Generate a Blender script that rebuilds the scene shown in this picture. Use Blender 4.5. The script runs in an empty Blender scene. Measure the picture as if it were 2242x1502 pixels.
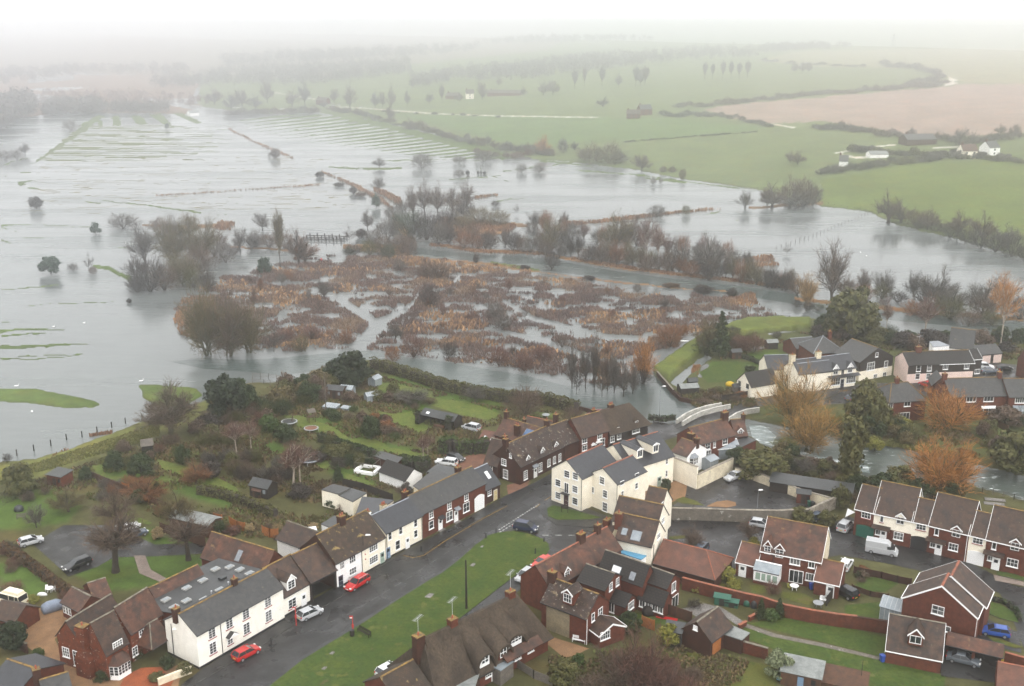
import bpy,bmesh,math,random
import numpy as np
from mathutils import Vector,Matrix
random.seed(7);rng=np.random.default_rng(7)
sc=bpy.context.scene
col=sc.collection
# ---------------------------------------------------------------- camera
F,H,W0,H0=2350.0,86.0,2242,1502
T=math.atan(701/F)
cam=bpy.data.cameras.new('camera');co=bpy.data.objects.new('camera',cam);col.objects.link(co)
cam.sensor_width=36;cam.lens=36*F/W0;cam.clip_start=1;cam.clip_end=20000
co.location=(0,0,H);co.rotation_euler=(math.pi/2-T,0,0);sc.camera=co
# ---------------------------------------------------------------- sky, sun, exposure
SKY=2.5;HORIZON=0.51
w=bpy.data.worlds.new('World');sc.world=w;w.use_nodes=True
nt=w.node_tree;nt.nodes.clear()
sky=nt.nodes.new('ShaderNodeTexSky');sky.sky_type='NISHITA';sky.sun_disc=False
sky.sun_elevation=math.radians(34);sky.sun_rotation=math.radians(152);sky.dust_density=6;sky.air_density=1.6
hs=nt.nodes.new('ShaderNodeHueSaturation');hs.inputs['Saturation'].default_value=0.10
bgn=nt.nodes.new('ShaderNodeBackground');bgn.inputs['Strength'].default_value=0.12
ow=nt.nodes.new('ShaderNodeOutputWorld')
cl=nt.nodes.new('ShaderNodeMix');cl.data_type='RGBA';cl.inputs[0].default_value=0.88;
tcw=nt.nodes.new('ShaderNodeTexCoord');sx=nt.nodes.new('ShaderNodeSeparateXYZ');mr=nt.nodes.new('ShaderNodeMapRange');mr.inputs[3].default_value=SKY/.12*HORIZON;mr.inputs[4].default_value=SKY/.12
cc=nt.nodes.new('ShaderNodeCombineColor');nt.links.new(tcw.outputs['Generated'],sx.inputs[0]);nt.links.new(sx.outputs[2],mr.inputs[0])
for i in range(3):nt.links.new(mr.outputs[0],cc.inputs[i])
nt.links.new(cc.outputs[0],cl.inputs[7])
nt.links.new(sky.outputs[0],hs.inputs['Color']);nt.links.new(hs.outputs[0],cl.inputs[6]);nt.links.new(cl.outputs[2],bgn.inputs[0]);nt.links.new(bgn.outputs[0],ow.inputs[0])
sl=bpy.data.lights.new('sun','SUN');sl.energy=1.5;sl.angle=math.radians(45);sl.color=(1,.98,.95)
so=bpy.data.objects.new('sun',sl);col.objects.link(so);so.rotation_euler=(math.radians(56),0,math.radians(28))
sc.view_settings.view_transform='Standard';sc.view_settings.look='None'
sc.view_settings.exposure=0.18;sc.view_settings.gamma=1
sc.cycles.use_denoising=True;sc.cycles.max_bounces=6;sc.cycles.diffuse_bounces=2;sc.cycles.volume_bounces=3
sc.cycles.transparent_max_bounces=8;sc.cycles.caustics_reflective=False;sc.cycles.caustics_refractive=False
HAZE_DENSITY=0.0008;HAZE_G=0.9
# ---------------------------------------------------------------- pixel <-> place
Z0=0.5
def sstep(a,b,x):
 t=np.clip((x-a)/(b-a),0,1);return t*t*(3-2*t)
def hfun(x,y):
 """height of the dry ground: valley floor, then hills rising beyond the flood edge"""
 x=np.asarray(x,float);y=np.asarray(y,float)
 d=(x-6)*.865+(y-760)*.5
 d2=np.maximum(d-12,0)
 z=40*(1-np.maximum(1-d2/1204,0)**1.8)-12*sstep(1250,1800,d2)+50*sstep(1900,3300,d2)
 z=z+1.8*np.sin(x/170+.6)*np.sin(y/230+1)*sstep(60,420,d)
 e=sstep(1500,3300,y)*30*(1-sstep(60,900,d))
 return np.maximum(z,0)+e
def ray(px,py):
 a=(px-1121)/F;b=(py-751)/F
 return Vector((a,math.cos(T)-b*math.sin(T),-math.sin(T)-b*math.cos(T)))
def G(p,z=Z0):
 d=ray(*p);s=(z-H)/d.z
 return Vector((d.x*s,d.y*s,z))
def PT(p):
 """pixel -> point on the terrain (hills included)"""
 d=ray(*p)
 if d.z>-0.002:d.z=-0.002
 s0=0.0;s=60.0
 while s<9000:
  if H+d.z*s<=float(hfun(d.x*s,d.y*s)):break
  s0=s;s*=1.02
 for _ in range(18):
  m=(s0+s)/2
  if H+d.z*m<=float(hfun(d.x*m,d.y*m)):s=m
  else:s0=m
 return Vector((d.x*s,d.y*s,float(hfun(d.x*s,d.y*s))))
def proj(x,y,z):
 zc=y*math.cos(T)-(z-H)*math.sin(T)
 yc=-(y*math.sin(T)+(z-H)*math.cos(T))
 return 1121+F*x/zc,751+F*yc/zc
def ppm(v):
 return F/(v.y*math.cos(T)+(H-v.z)*math.sin(T))
 # crops of the photograph used to read positions: (x, y) in the enlarged crop -> photo pixel
def crop(ox,oy,s):return lambda x,y:(ox+x/s,oy+y/s)
A=crop(0,1150,4.268);B=crop(350,1100,3.756);Cc=crop(700,1100,3.736);D=crop(1100,1100,3.736)
E=crop(1400,1050,3.324);R=crop(1800,1050,3.3235);G1=crop(0,750,3.756);G2=crop(450,750,3.756)
G3=crop(850,850,4.291);G4=crop(1150,850,3.7545);G5=crop(1400,680,4.693);G6=crop(1800,680,4.059)
# ---------------------------------------------------------------- materials
M={}
def nd(t,kind,**kw):
 n=t.nodes.new('ShaderNode'+kind)
 for k,v in kw.items():setattr(n,k,v)
 return n
def mat(name,c1,c2=None,scale=2.0,rough=.7,spec=.3,fine=None,brick=None,spots=None,attr=None,bump=0.0,lo=.35,hi=.65,emit=0,stretch=None,metal=0,rvar=None):
 """c1/c2 mixed by noise; brick=(w,h,mortar,strength) courses in metres on the UV; spots=(colour, scale, threshold)"""
 m=bpy.data.materials.new(name);m.use_nodes=True;t=m.node_tree;b=t.nodes['Principled BSDF'];L=t.links.new
 b.inputs['Roughness'].default_value=rough;b.inputs['Specular IOR Level'].default_value=spec;b.inputs['Metallic'].default_value=metal
 tc=nd(t,'TexCoord');src=tc.outputs['Object']
 if stretch:
  mp=nd(t,'Mapping');mp.inputs['Scale'].default_value=stretch;L(src,mp.inputs[0]);src=mp.outputs[0]
 def noise(s,det=4,r=.6):
  n=nd(t,'TexNoise');n.inputs['Scale'].default_value=s;n.inputs['Detail'].default_value=det;n.inputs['Roughness'].default_value=r
  L(src,n.inputs['Vector']);return n.outputs['Fac']
 def mix(f,a,bb,mode='MIX'):
  x=nd(t,'Mix',data_type='RGBA',blend_type=mode)
  for i,v in((0,f),(6,a),(7,bb)):
   if isinstance(v,bpy.types.NodeSocket):L(v,x.inputs[i])
   else:x.inputs[i].default_value=v if i==0 else(*v[:3],1)
  return x.outputs[2]
 def ramp(f,lo,hi):
  r=nd(t,'MapRange');r.inputs[1].default_value=lo;r.inputs[2].default_value=hi;L(f,r.inputs[0]);return r.outputs[0]
 c=c1
 if attr:
  a=nd(t,'Attribute');a.attribute_name=attr;c=a.outputs['Color']
 if c2 is not None:c=mix(ramp(noise(scale),lo,hi),c,c2)
 elif attr:c=mix(.55,c,mix(ramp(noise(scale),.2,.8),(.25,.25,.25),(1.7,1.7,1.6)),'MULTIPLY')if False else c
 if fine:
  f=mix(ramp(noise(fine[0],3,.7),.3,.7),(1-fine[1],)*3,(1+fine[1],)*3);c=mix(1.0,c,f,'MULTIPLY')
 if brick:
  bt=nd(t,'TexBrick');bt.inputs['Scale'].default_value=1;bt.inputs['Brick Width'].default_value=brick[0];bt.inputs['Row Height'].default_value=brick[1]
  bt.inputs['Mortar Size'].default_value=brick[2];bt.inputs['Color1'].default_value=(1+brick[3],)*3+(1,);bt.inputs['Color2'].default_value=(1-brick[3],)*3+(1,)
  k=brick[4]if len(brick)>4 else.75
  bt.inputs['Mortar'].default_value=(k,k,k,1);L(tc.outputs['UV'],bt.inputs['Vector']);c=mix(1.0,c,bt.outputs['Color'],'MULTIPLY')
 if spots:
  for sc_,s_,th in([spots]if not isinstance(spots[0],(list,tuple))or len(spots)==3 and not isinstance(spots[1],(list,tuple))else spots):
   n=nd(t,'TexNoise');n.inputs['Scale'].default_value=s_;n.inputs['Detail'].default_value=5;n.inputs['Roughness'].default_value=.65
   L(tc.outputs['Object'],n.inputs['Vector']);c=mix(ramp(n.outputs['Fac'],th,th+.05),c,sc_)
 if isinstance(c,bpy.types.NodeSocket):L(c,b.inputs['Base Color'])
 else:b.inputs['Base Color'].default_value=(*c[:3],1)
 if rvar:L(ramp(noise(rvar[0]),.35,.65),(rr:=nd(t,'MapRange')).inputs[0]);rr.inputs[3].default_value=rvar[1];rr.inputs[4].default_value=rvar[2];L(rr.outputs[0],b.inputs['Roughness'])
 if bump:
  bn=nd(t,'Bump');bn.inputs['Strength'].default_value=bump;bn.inputs['Distance'].default_value=.1
  L(noise(fine[0]if fine else scale*4),bn.inputs['Height']);L(bn.outputs[0],b.inputs['Normal'])
 if emit:b.inputs['Emission Color'].default_value=(*c1,1);b.inputs['Emission Strength'].default_value=emit
 M[name]=m;return m
lich=(.30,.22,.07)
mat('brick',(0.1320,0.0400,0.0224),(0.0840,0.0272,0.0176),1.2,.8,.2,(2.0,0.27),(.225,.075,.012,.14,.8))
mat('brick_dark',(0.0680,0.0272,0.0176),(0.0384,0.0192,0.0144),1.0,.8,.2,(2.0,0.30),(.225,.075,.012,.14,.8))
mat('brick_flint',(0.1840,0.0496,0.0224),(0.1040,0.0336,0.0192),1.3,.8,.2,(2.0,0.30),(.225,.075,.012,.12,.8),spots=((.6,.55,.48),2.6,.62))
mat('cream',(.88,.82,.69),(.82,.75,.61),.4,.75,.25,(.9,.08))
mat('pale_cream',(.90,.87,.79),(.84,.80,.71),.4,.75,.25,(.9,.07))
mat('white_paint',(.88,.875,.86),(.80,.79,.77),.5,.6,.3,(.9,.09))
mat('pink',(.80,.62,.55),(.72,.56,.5),.6,.7,.3)
mat('render_beige',(.27,.22,.14),(.19,.16,.11),.7,.85,.2,(3,.2))
mat('stone_wall',(.40,.36,.29),(.20,.17,.14),1.4,.85,.2,(4,.3),(.5,.25,.03,.1,.7))
mat('stained_wall',(.16,.14,.115),(.10,.09,.075),1.1,.8,.2,(4,.25),spots=((.42,.41,.38),.9,.61))
mat('cream_wall',(.74,.66,.49),(.52,.45,.33),.8,.8,.2,(3,.12))
mat('tile_brown',(.074,.040,.025),(.028,.020,.017),.9,.62,.35,(1.6,0.42),(.3,.22,.03,.12,.75),spots=((.15,.12,.07),1.5,.64))
mat('tile_moss',(0.0495,0.0297,0.0185),(0.0297,0.0211,0.0145),.7,.65,.3,(1.6,0.45),(.3,.22,.03,.12,.75),spots=[((.20,.14,.05),1.1,.60),((.42,.38,.33),2.3,.70)])
mat('tile_lichen',(0.0495,0.0284,0.0198),(0.0277,0.0198,0.0165),.9,.65,.3,(1.6,0.45),(.3,.22,.03,.12,.75),spots=[((.16,.12,.07),1.2,.6),((.55,.52,.48),2.4,.63)])
mat('tile_red',(0.1480,0.0600,0.0368),(0.0800,0.0384,0.0272),.8,.6,.35,(1.6,0.38),(.3,.22,.03,.14,.75))
mat('tile_rust',(.115,.047,.027),(.040,.024,.018),.6,.62,.35,(1.6,0.42),(.3,.22,.03,.14,.75),spots=((.17,.10,.05),1.3,.62))
mat('tile_concrete',(0.0297,0.0238,0.0198),(0.0185,0.0158,0.0139),1.0,.6,.35,(3,.2),(.6,.40,.10,.12,.35))
mat('slate',(0.0264,0.0284,0.0343),(0.0178,0.0191,0.0238),1.0,.42,.5,(1.6,0.30),(.4,.25,.02,.12,.8))
mat('slate_old',(0.0436,0.0422,0.0396),(0.0251,0.0257,0.0264),.9,.5,.45,(1.6,0.38),(.4,.25,.02,.15,.8),spots=((.17,.15,.09),1.2,.66))
mat('felt',(0.0363,0.0383,0.0396),(0.0185,0.0205,0.0205),.35,.45,.5,(3,.25))
mat('thatch',(0.0680,0.0512,0.0376),(0.0400,0.0312,0.0248),.5,.95,.1,(3.5,.4),stretch=(1,1,.35),bump=.5)
mat('ridge_lichen',(.25,.155,.045),(.10,.068,.038),1.6,.8,.2,(6,.2))
mat('ridge_grey',(.2,.18,.14),(.1,.085,.065),1.6,.8,.2,(6,.2))
mat('ridge_red',(.30,.095,.05),(.16,.07,.045),2,.7,.3)
mat('pot',(.34,.10,.055),(.24,.08,.05),3,.7,.2)
mat('glass',(.018,.022,.025),None,1,.08,.6);mat('glass_net',(.15,.155,.15),(.05,.055,.055),1.2,.15,.5,lo=.45,hi=.55)
mat('glass_roof',(.26,.29,.31),(.18,.21,.23),.8,.15,.6)
mat('frame_white',(.85,.85,.84),None,1,.4,.4)
mat('black_trim',(.02,.02,.022),None,1,.5,.4)
mat('sill_red',(.25,.04,.03),None,1,.6,.3)
mat('lead',(.22,.24,.26),(.16,.17,.19),2,.4,.5)
mat('wood_brown',(.10,.05,.03),(.06,.035,.025),1.5,.8,.2,(4,.2),stretch=(1,1,.3))
mat('wood_orange',(.34,.13,.04),(.25,.09,.03),1.5,.8,.2,(4,.2))
mat('wood_dark',(.035,.028,.024),(.022,.019,.017),1.5,.8,.2,(4,.3))
mat('wood_grey',(.14,.12,.10),(.09,.08,.07),1.5,.8,.2,(4,.3))
mat('door_blue',(.16,.24,.34),None,1,.5,.3);mat('door_navy',(.015,.02,.04),None,1,.4,.4)
mat('door_green',(.25,.33,.27),None,1,.5,.3);mat('garage_green',(.02,.11,.08),(.015,.09,.065),2,.5,.3)
mat('door_yellow',(.5,.4,.2),None,1,.5,.3);mat('door_brown',(.05,.02,.02),None,1,.5,.3)
mat('tarp_blue',(.10,.32,.50),(.06,.22,.36),1.5,.35,.4,(3,.2));mat('solar',(.06,.12,.24),(.04,.09,.19),2,.2,.6)
mat('plastic_blue',(.02,.06,.30),None,1,.4,.4);mat('plastic_green',(.02,.09,.06),None,1,.4,.4);mat('plastic_red',(.45,.02,.02),None,1,.4,.4)
mat('plastic_yellow',(.5,.33,.01),None,1,.5,.3);mat('plastic_white',(.75,.75,.74),None,1,.4,.4);mat('plastic_black',(.02,.02,.022),None,1,.5,.4)
mat('metal_red',(.42,.035,.03),None,1,.4,.4);mat('metal_grey',(.25,.26,.27),None,1,.4,.5);mat('steel',(.45,.46,.47),None,1,.35,.5)
mat('corrugated',(.21,.22,.21),(.13,.14,.135),.8,.5,.4,(3,.2))
mat('asphalt',(.032,.031,.031),(.017,.0165,.0165),.18,.42,.25,(2.2,.28),rvar=(.25,.14,.6))
mat('stone_pale',(.55,.53,.48),(.34,.33,.30),.8,.8,.2,(2,.2))
mat('skylight_glass',(.20,.22,.23),None,1,.2,.6);mat('upstand',(.42,.42,.40),(.3,.3,.29),2,.6,.3)
mat('pavement',(.017,.0165,.0165),(.010,.010,.010),.3,.4,.5,(5,.18),rvar=(.4,.25,.55))
mat('kerbstone',(.11,.105,.095),(.07,.068,.062),1,.7,.3)
mat('gravel',(.24,.14,.075),(.17,.10,.055),.6,.9,.1,(9,.25))
mat('gravel_red',(.20,.10,.065),(.13,.07,.05),.6,.9,.1,(9,.25))
mat('clay_bed',(.30,.085,.035),(.20,.06,.03),.8,.9,.1,(6,.2))
mat('brick_path',(.24,.19,.16),(.17,.13,.11),.8,.8,.2,(6,.15),(.4,.2,.03,.12,.7))
mat('patio',(.20,.185,.17),(.13,.12,.11),.7,.6,.3,(3,.2),(.6,.6,.04,.12,.6))
mat('lawn',(0.0400,0.0656,0.0152),(0.0600,0.0800,0.0176),.35,.9,.1,(1.6,.35),spots=[((.085,.095,.026),.45,.60),((.040,.070,.016),.8,.58),((.09,.07,.035),.33,.68)])
mat('lawn_rough',(0.0680,0.0760,0.0176),(0.0960,0.0920,0.0240),.4,.9,.1,(4,.25),spots=[((.10,.08,.035),.6,.60),((.05,.07,.018),.8,.58)])
mat('soil',(.055,.042,.028),(.075,.058,.035),.6,.95,.1,(4,.3),spots=((.06,.08,.025),.5,.56))
mat('mark_faint',(.17,.17,.165),(.05,.05,.05),2.0,.7,.2);mat('mark_white',(.42,.42,.40),(.15,.15,.145),2.0,.7,.2);mat('mark_yellow',(.34,.20,.04),(.20,.12,.035),2.5,.7,.2)
mat('bark',(.055,.045,.036),(.032,.027,.023),2,.9,.1);mat('bark_birch',(.42,.36,.30),(.2,.16,.13),3,.9,.1)
mat('bark_green',(.09,.09,.045),(.05,.05,.03),2,.9,.1)
for k,c,d in(('twig_brown',(0.128,0.090,0.066),(0.080,0.059,0.046)),('twig_grey',(0.120,0.108,0.094),(0.078,0.070,0.062)),('twig_red',(0.144,0.076,0.058),(0.096,0.054,0.043)),
('twig_orange',(.42,.19,.055),(.26,.12,.042)),('twig_olive',(0.136,0.110,0.054),(0.088,0.072,0.040)),('twig_rust',(0.208,0.096,0.046),(0.120,0.062,0.036)),('twig_dark',(0.064,0.054,0.048),(0.040,0.035,0.032)),
('twig_gold',(.34,.20,.065),(.21,.125,.045))):
 mat(k,c,d,.5,.95,.05)
for k,c,d in(('leaf_dark',(.022,.034,.014),(.040,.055,.018)),('leaf_black',(.014,.022,.012),(.026,.034,.014)),('leaf_green',(.035,.065,.018),(.065,.09,.022)),('leaf_olive',(.06,.065,.02),(.095,.085,.03)),
('leaf_yellow',(.22,.20,.035),(.12,.13,.03)),('leaf_pale',(.20,.22,.13),(.10,.12,.06)),('leaf_rust',(.10,.05,.025),(.06,.04,.02)),('leaf_blue',(.045,.075,.05),(.03,.05,.032)),('leaf_straw',(.30,.22,.11),(.2,.15,.08))):
 mat(k,c,d,.8,.75,.2)
mat('swan',(.8,.8,.8),None,1,.6,.2)
mat('jacket',(.5,.03,.03),None,1,.7,.2);mat('skin',(.35,.2,.15),None,1,.6,.3);mat('trousers',(.03,.03,.05),None,1,.8,.2)
mat('tyre',(.015,.015,.016),None,1,.8,.2);mat('rim',(.35,.36,.37),None,1,.3,.5,metal=.5)
mat('car_glass',(.02,.024,.028),None,1,.05,.7);mat('lamp_clear',(.7,.7,.68),None,1,.15,.6);mat('lamp_red',(.5,.02,.02),None,1,.2,.5);mat('lamp_lit',(1,.75,.25),None,1,.3,.5,emit=6)
mat('plate_yellow',(.5,.35,.03),None,1,.4,.4)
mat('cover',(.20,.23,.29),(.15,.18,.23),2,.6,.3)
# ---------------------------------------------------------------- objects
LM=[];AUTO=[];USED={}
def nrm(name):return name
def tag(o,label=None,cat=None,group=None,kind=None,lm=None):
 if label:o['label']=label
 if cat:o['category']=cat
 if group:o['group']=group
 if kind:o['kind']=kind
 if lm:LM.append((lm,proj(*wloc(o)),Vector(wloc(o))))
 return o
def wloc(o):
 if 'ctr' in o:return tuple(o['ctr'])
 return tuple(o.location)
def empty(name,loc=(0,0,0),rz=0,label=None,cat=None,group=None,lm=None,auto=None):
 o=bpy.data.objects.new(name,None);o.empty_display_size=.5;col.objects.link(o);o.location=loc;o.rotation_euler=(0,0,rz)
 tag(o,label,cat,group,lm=lm)
 if auto:AUTO.append((o,auto))
 return o
class MB:
 def __init__(s):s.v=[];s.f=[];s.m=[];s.uv=[];s.X=None
 def vert(s,p):
  s.v.append(tuple(s.X@Vector(p))if s.X else tuple(p));return len(s.v)-1
 def face(s,pts,mi=0,uv=None):
  i=[s.vert(p)for p in pts];s.f.append(i);s.m.append(mi);s.uv.append(uv or[(0,0)]*len(i))
 def box(s,x0,x1,y0,y1,z0,z1,mi=0):
  c=[(x0,y0,z0),(x1,y0,z0),(x1,y1,z0),(x0,y1,z0),(x0,y0,z1),(x1,y0,z1),(x1,y1,z1),(x0,y1,z1)]
  b=len(s.v);[s.vert(p)for p in c]
  for q in((0,3,2,1),(4,5,6,7),(0,1,5,4),(1,2,6,5),(2,3,7,6),(3,0,4,7)):
   s.f.append([b+i for i in q]);s.m.append(mi)
   ax=(0,1)if q in((0,3,2,1),(4,5,6,7))else((0,2)if q in((0,1,5,4),(2,3,7,6))else(1,2))
   s.uv.append([(c[i][ax[0]],c[i][ax[1]])for i in q])
  return s
 def loft(s,rings,mi=0,cap=True):
  n=len(rings[0]);b=len(s.v)
  for r in rings:[s.vert(p)for p in r]
  for k in range(len(rings)-1):
   for i in range(n):
    j=(i+1)%n;s.f.append([b+k*n+i,b+k*n+j,b+(k+1)*n+j,b+(k+1)*n+i]);s.m.append(mi);s.uv.append([(0,0)]*4)
  if cap:
   s.f.append([b+i for i in range(n)][::-1]);s.m.append(mi);s.uv.append([(0,0)]*n)
   e=b+(len(rings)-1)*n;s.f.append([e+i for i in range(n)]);s.m.append(mi);s.uv.append([(0,0)]*n)
  return s
 def tube(s,p,q,r0,r1=None,n=6,mi=0,cap=True):
  p=Vector(p);q=Vector(q);r1=r0 if r1 is None else r1;d=q-p
  if d.length<1e-6:return s
  d.normalize();a=d.orthogonal().normalized();c=d.cross(a)
  ring=lambda o,r:[o+(a*math.cos(6.2832*i/n)+c*math.sin(6.2832*i/n))*r for i in range(n)]
  return s.loft([ring(p,r0),ring(q,r1)],mi,cap)
 def prism(s,poly,z0,z1,mi=0):
  n=len(poly);lo=[(p[0],p[1],z0)for p in poly];hi=[(p[0],p[1],z1)for p in poly]
  s.face(hi,mi,[(p[0],p[1])for p in poly]);s.face(lo[::-1],mi)
  for i in range(n):
   j=(i+1)%n;l=math.hypot(poly[j][0]-poly[i][0],poly[j][1]-poly[i][1])
   s.face([lo[i],lo[j],hi[j],hi[i]],mi,[(0,z0),(l,z0),(l,z1),(0,z1)])
  return s
 def build(s,name,mats,parent=None,smooth=False,bevel=0,label=None):
  me=bpy.data.meshes.new(name);me.from_pydata(s.v,[],s.f)
  mats=mats if isinstance(mats,(list,tuple))else[mats]
  for m in mats:me.materials.append(M[m]if isinstance(m,str)else m)
  me.polygons.foreach_set('material_index',s.m)
  ul=me.uv_layers.new(name='UVMap');fl=[c for u in s.uv for p in u for c in p];ul.data.foreach_set('uv',fl)
  if smooth:me.polygons.foreach_set('use_smooth',[True]*len(s.f))
  o=bpy.data.objects.new(name,me);col.objects.link(o)
  if parent:o.parent=parent
  if bevel:
   b=o.modifiers.new('bevel','BEVEL');b.width=bevel;b.segments=2
  if label:o['label']=label
  return o
def npmesh(name,verts,faces,mats,midx=None,colors=None,parent=None,link=True):
 """fast mesh from numpy arrays (faces: n x 3 or n x 4)"""
 me=bpy.data.meshes.new(name);nv,nf,k=len(verts),len(faces),faces.shape[1]
 me.vertices.add(nv);me.vertices.foreach_set('co',verts.astype(np.float32).ravel())
 me.loops.add(nf*k);me.loops.foreach_set('vertex_index',faces.astype(np.int32).ravel())
 me.polygons.add(nf);me.polygons.foreach_set('loop_start',np.arange(0,nf*k,k,dtype=np.int32));me.polygons.foreach_set('loop_total',np.full(nf,k,dtype=np.int32))
 for m in(mats if isinstance(mats,(list,tuple))else[mats]):me.materials.append(M[m]if isinstance(m,str)else m)
 if midx is not None:me.polygons.foreach_set('material_index',midx.astype(np.int32))
 if colors is not None:
  a=me.color_attributes.new('col','FLOAT_COLOR','POINT');c=np.ones((nv,4),np.float32);c[:,:3]=colors;a.data.foreach_set('color',c.ravel())
 me.update(calc_edges=True);me.validate()
 if not link:return me
 o=bpy.data.objects.new(name,me);col.objects.link(o)
 if parent:o.parent=parent
 return o
def copyobj(src,parent=None):
 c=src.copy();col.objects.link(c)
 if parent:c.parent=parent
 return c
def sheet(name,pts,m,z,kind='structure',label=None,skirt=0,world=False,cat=None):
 P=[p if world else G(p,z)for p in pts]
 mb=MB();vs=[(p[0],p[1],z)for p in P]
 ar=sum(vs[i][0]*vs[(i+1)%len(vs)][1]-vs[(i+1)%len(vs)][0]*vs[i][1]for i in range(len(vs)))
 if ar<0:vs=vs[::-1]
 mb.face(vs,0,[(v[0],v[1])for v in vs])
 if skirt:
  for i in range(len(vs)):
   a,b=vs[i],vs[(i+1)%len(vs)]
   mb.face([(a[0],a[1],z-skirt),(b[0],b[1],z-skirt),b,a],1)
 o=mb.build(name,[m,'kerbstone']if skirt else m)
 bm=bmesh.new();bm.from_mesh(o.data);bmesh.ops.triangulate(bm,faces=[f for f in bm.faces if len(f.verts)>4]);bm.to_mesh(o.data);bm.free()
 tag(o,label,cat,kind=kind);return o
 # ================================================================ ground
_lat=rng.random((256,256))
def vnoise(x,y,s):
 x=np.asarray(x)/s;y=np.asarray(y)/s;xi=np.floor(x).astype(int);yi=np.floor(y).astype(int);fx=x-xi;fy=y-yi
 fx=fx*fx*(3-2*fx);fy=fy*fy*(3-2*fy);g=lambda a,b:_lat[a%256,b%256]
 return(g(xi,yi)*(1-fx)+g(xi+1,yi)*fx)*(1-fy)+(g(xi,yi+1)*(1-fx)+g(xi+1,yi+1)*fx)*fy
def fbm(x,y,s):return(vnoise(x,y,s)+.5*vnoise(x+71,y,s/2.1)+.25*vnoise(x,y+37,s/4.3))/1.75
def inpoly(px,py,poly):
 px=np.asarray(px,float);py=np.asarray(py,float);r=np.zeros(px.shape,bool);n=len(poly)
 for i in range(n):
  x0,y0=poly[i];x1,y1=poly[(i+1)%n]
  if y0==y1:continue
  c=((y0>py)!=(y1>py))&(px<(x1-x0)*(py-y0)/(y1-y0)+x0);r^=c
 return r
def band(pts,w0,w1=None):
 """polyline with a width in photo pixels -> polygon"""
 w1=w0 if w1 is None else w1;up,dn=[],[]
 for i,p in enumerate(pts):
  k=i/max(1,len(pts)-1);w_=(w0+(w1-w0)*k)/2;up.append((p[0],p[1]-w_));dn.append((p[0],p[1]+w_))
 return up+dn[::-1]
rows=list(np.arange(66,100,1.5))+list(np.arange(100,480,1.2))+list(np.arange(480,1000,2.4))+list(np.arange(1000,1640,4))
cols=np.arange(-420,2680,4.0)
ry=np.array(rows)[:,None];cx=cols[None,:]
a_=(cx-1121)/F+0*ry;b_=(ry-751)/F+0*cx
dz_=-math.sin(T)-b_*math.cos(T);s_=-H/dz_
gx=a_*s_;gy=(math.cos(T)-b_*math.sin(T))*s_
hz=hfun(gx,gy);ppx,ppy=proj(gx,gy,hz)
jit=(fbm(gx,gy,7)-.5);jit2=(fbm(gx+300,gy,2.2)-.5)
qx=ppx+jit*10;qy=ppy+jit*5+jit2*3
z=np.full(gx.shape,-0.6);colr=np.zeros(gx.shape+(3,));colr[:]=(.07,.06,.04);kind=np.zeros(gx.shape,int)
GREEN=(.068,.098,.023)
def cls(poly,zz,c,raw=False,rel=False,k=0):
 m_=inpoly(ppx if raw else qx,ppy if raw else qy,poly)
 if zz is not None:z[m_]=(hz[m_]+zz)if rel else zz
 if c is not None:colr[m_]=c
 if k:kind[m_]=k
 return m_
HILLS=[(-900,40),(-900,150),(120,148),(330,160),(440,178),(430,232),(560,250),(700,247),(830,264),(940,290),(1030,315),(1140,342),(1180,350),(1270,356),(1400,373),(1500,392),(1600,405),(1660,414),(1800,452),(1900,462),(1960,492),(2100,525),(2242,565),(2800,700),(2800,-400),(-900,-400)]
cls(HILLS,.35,(.098,.122,.044),rel=True,k=1)
m_=cls([(-900,40),(-900,170),(330,165),(700,175),(900,140),(1200,110),(1300,40)],None,(.15,.13,.10),k=1)
cls([(1540,240),(1620,228),(2060,192),(2110,184),(2242,186),(2700,190),(2700,330),(2242,292),(2100,300),(1960,296),(1930,285),(1800,266),(1690,272),(1600,260)],None,(.225,.165,.13),k=2)
cls([(1660,130),(1760,112),(2242,104),(2700,100),(2700,186),(2242,185),(2110,180),(2060,165),(2010,150),(1800,147),(1660,134)],None,(.17,.165,.085))
cls([(1310,258),(1500,262),(1690,282),(1500,300),(1270,312),(1180,330),(1050,300),(860,250),(1000,256)],None,(.085,.125,.04))
cls([(1800,395),(2000,360),(2242,350),(2700,340),(2700,690),(2242,550),(2050,510),(1900,462),(1800,452)],None,(.088,.115,.026))
# white chalk tracks and the pond lane on the hill
TR=(.42,.40,.34)
for pts,w_ in(([(735,234),(830,240),(960,250),(1100,255),(1310,258)],2.0),([(600,203),(690,218)],2),([(1690,272),(1740,281)],2.5),([(1960,318),(1900,324),(1830,336)],2.5),
([(1850,333),(1838,340),(1870,346),(1940,345)],4),([(2075,172),(2098,180),(2070,186)],7),([(2040,325),(2100,322)],3),([(320,215),(400,235),(470,250)],3)):
 cls(band(pts,w_),None,TR,raw=True)
 # far valley floor behind the flood: strips of land and water
for poly in([(-400,150),(330,160),(440,180),(420,215),(250,222),(60,205),(-400,200)],[(-400,262),(60,258),(130,245),(240,248),(430,250),(440,230),(330,215),(-400,240)]):
 cls(poly,.2,(.16,.11,.08))
for poly in([(70,165),(160,160),(160,172),(60,182)],[(210,142),(300,145),(300,152),(215,150)],[(320,212),(480,240),(470,250),(300,215)],[(40,195),(200,190),(110,200)]):cls(poly,-.6,None)
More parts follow.
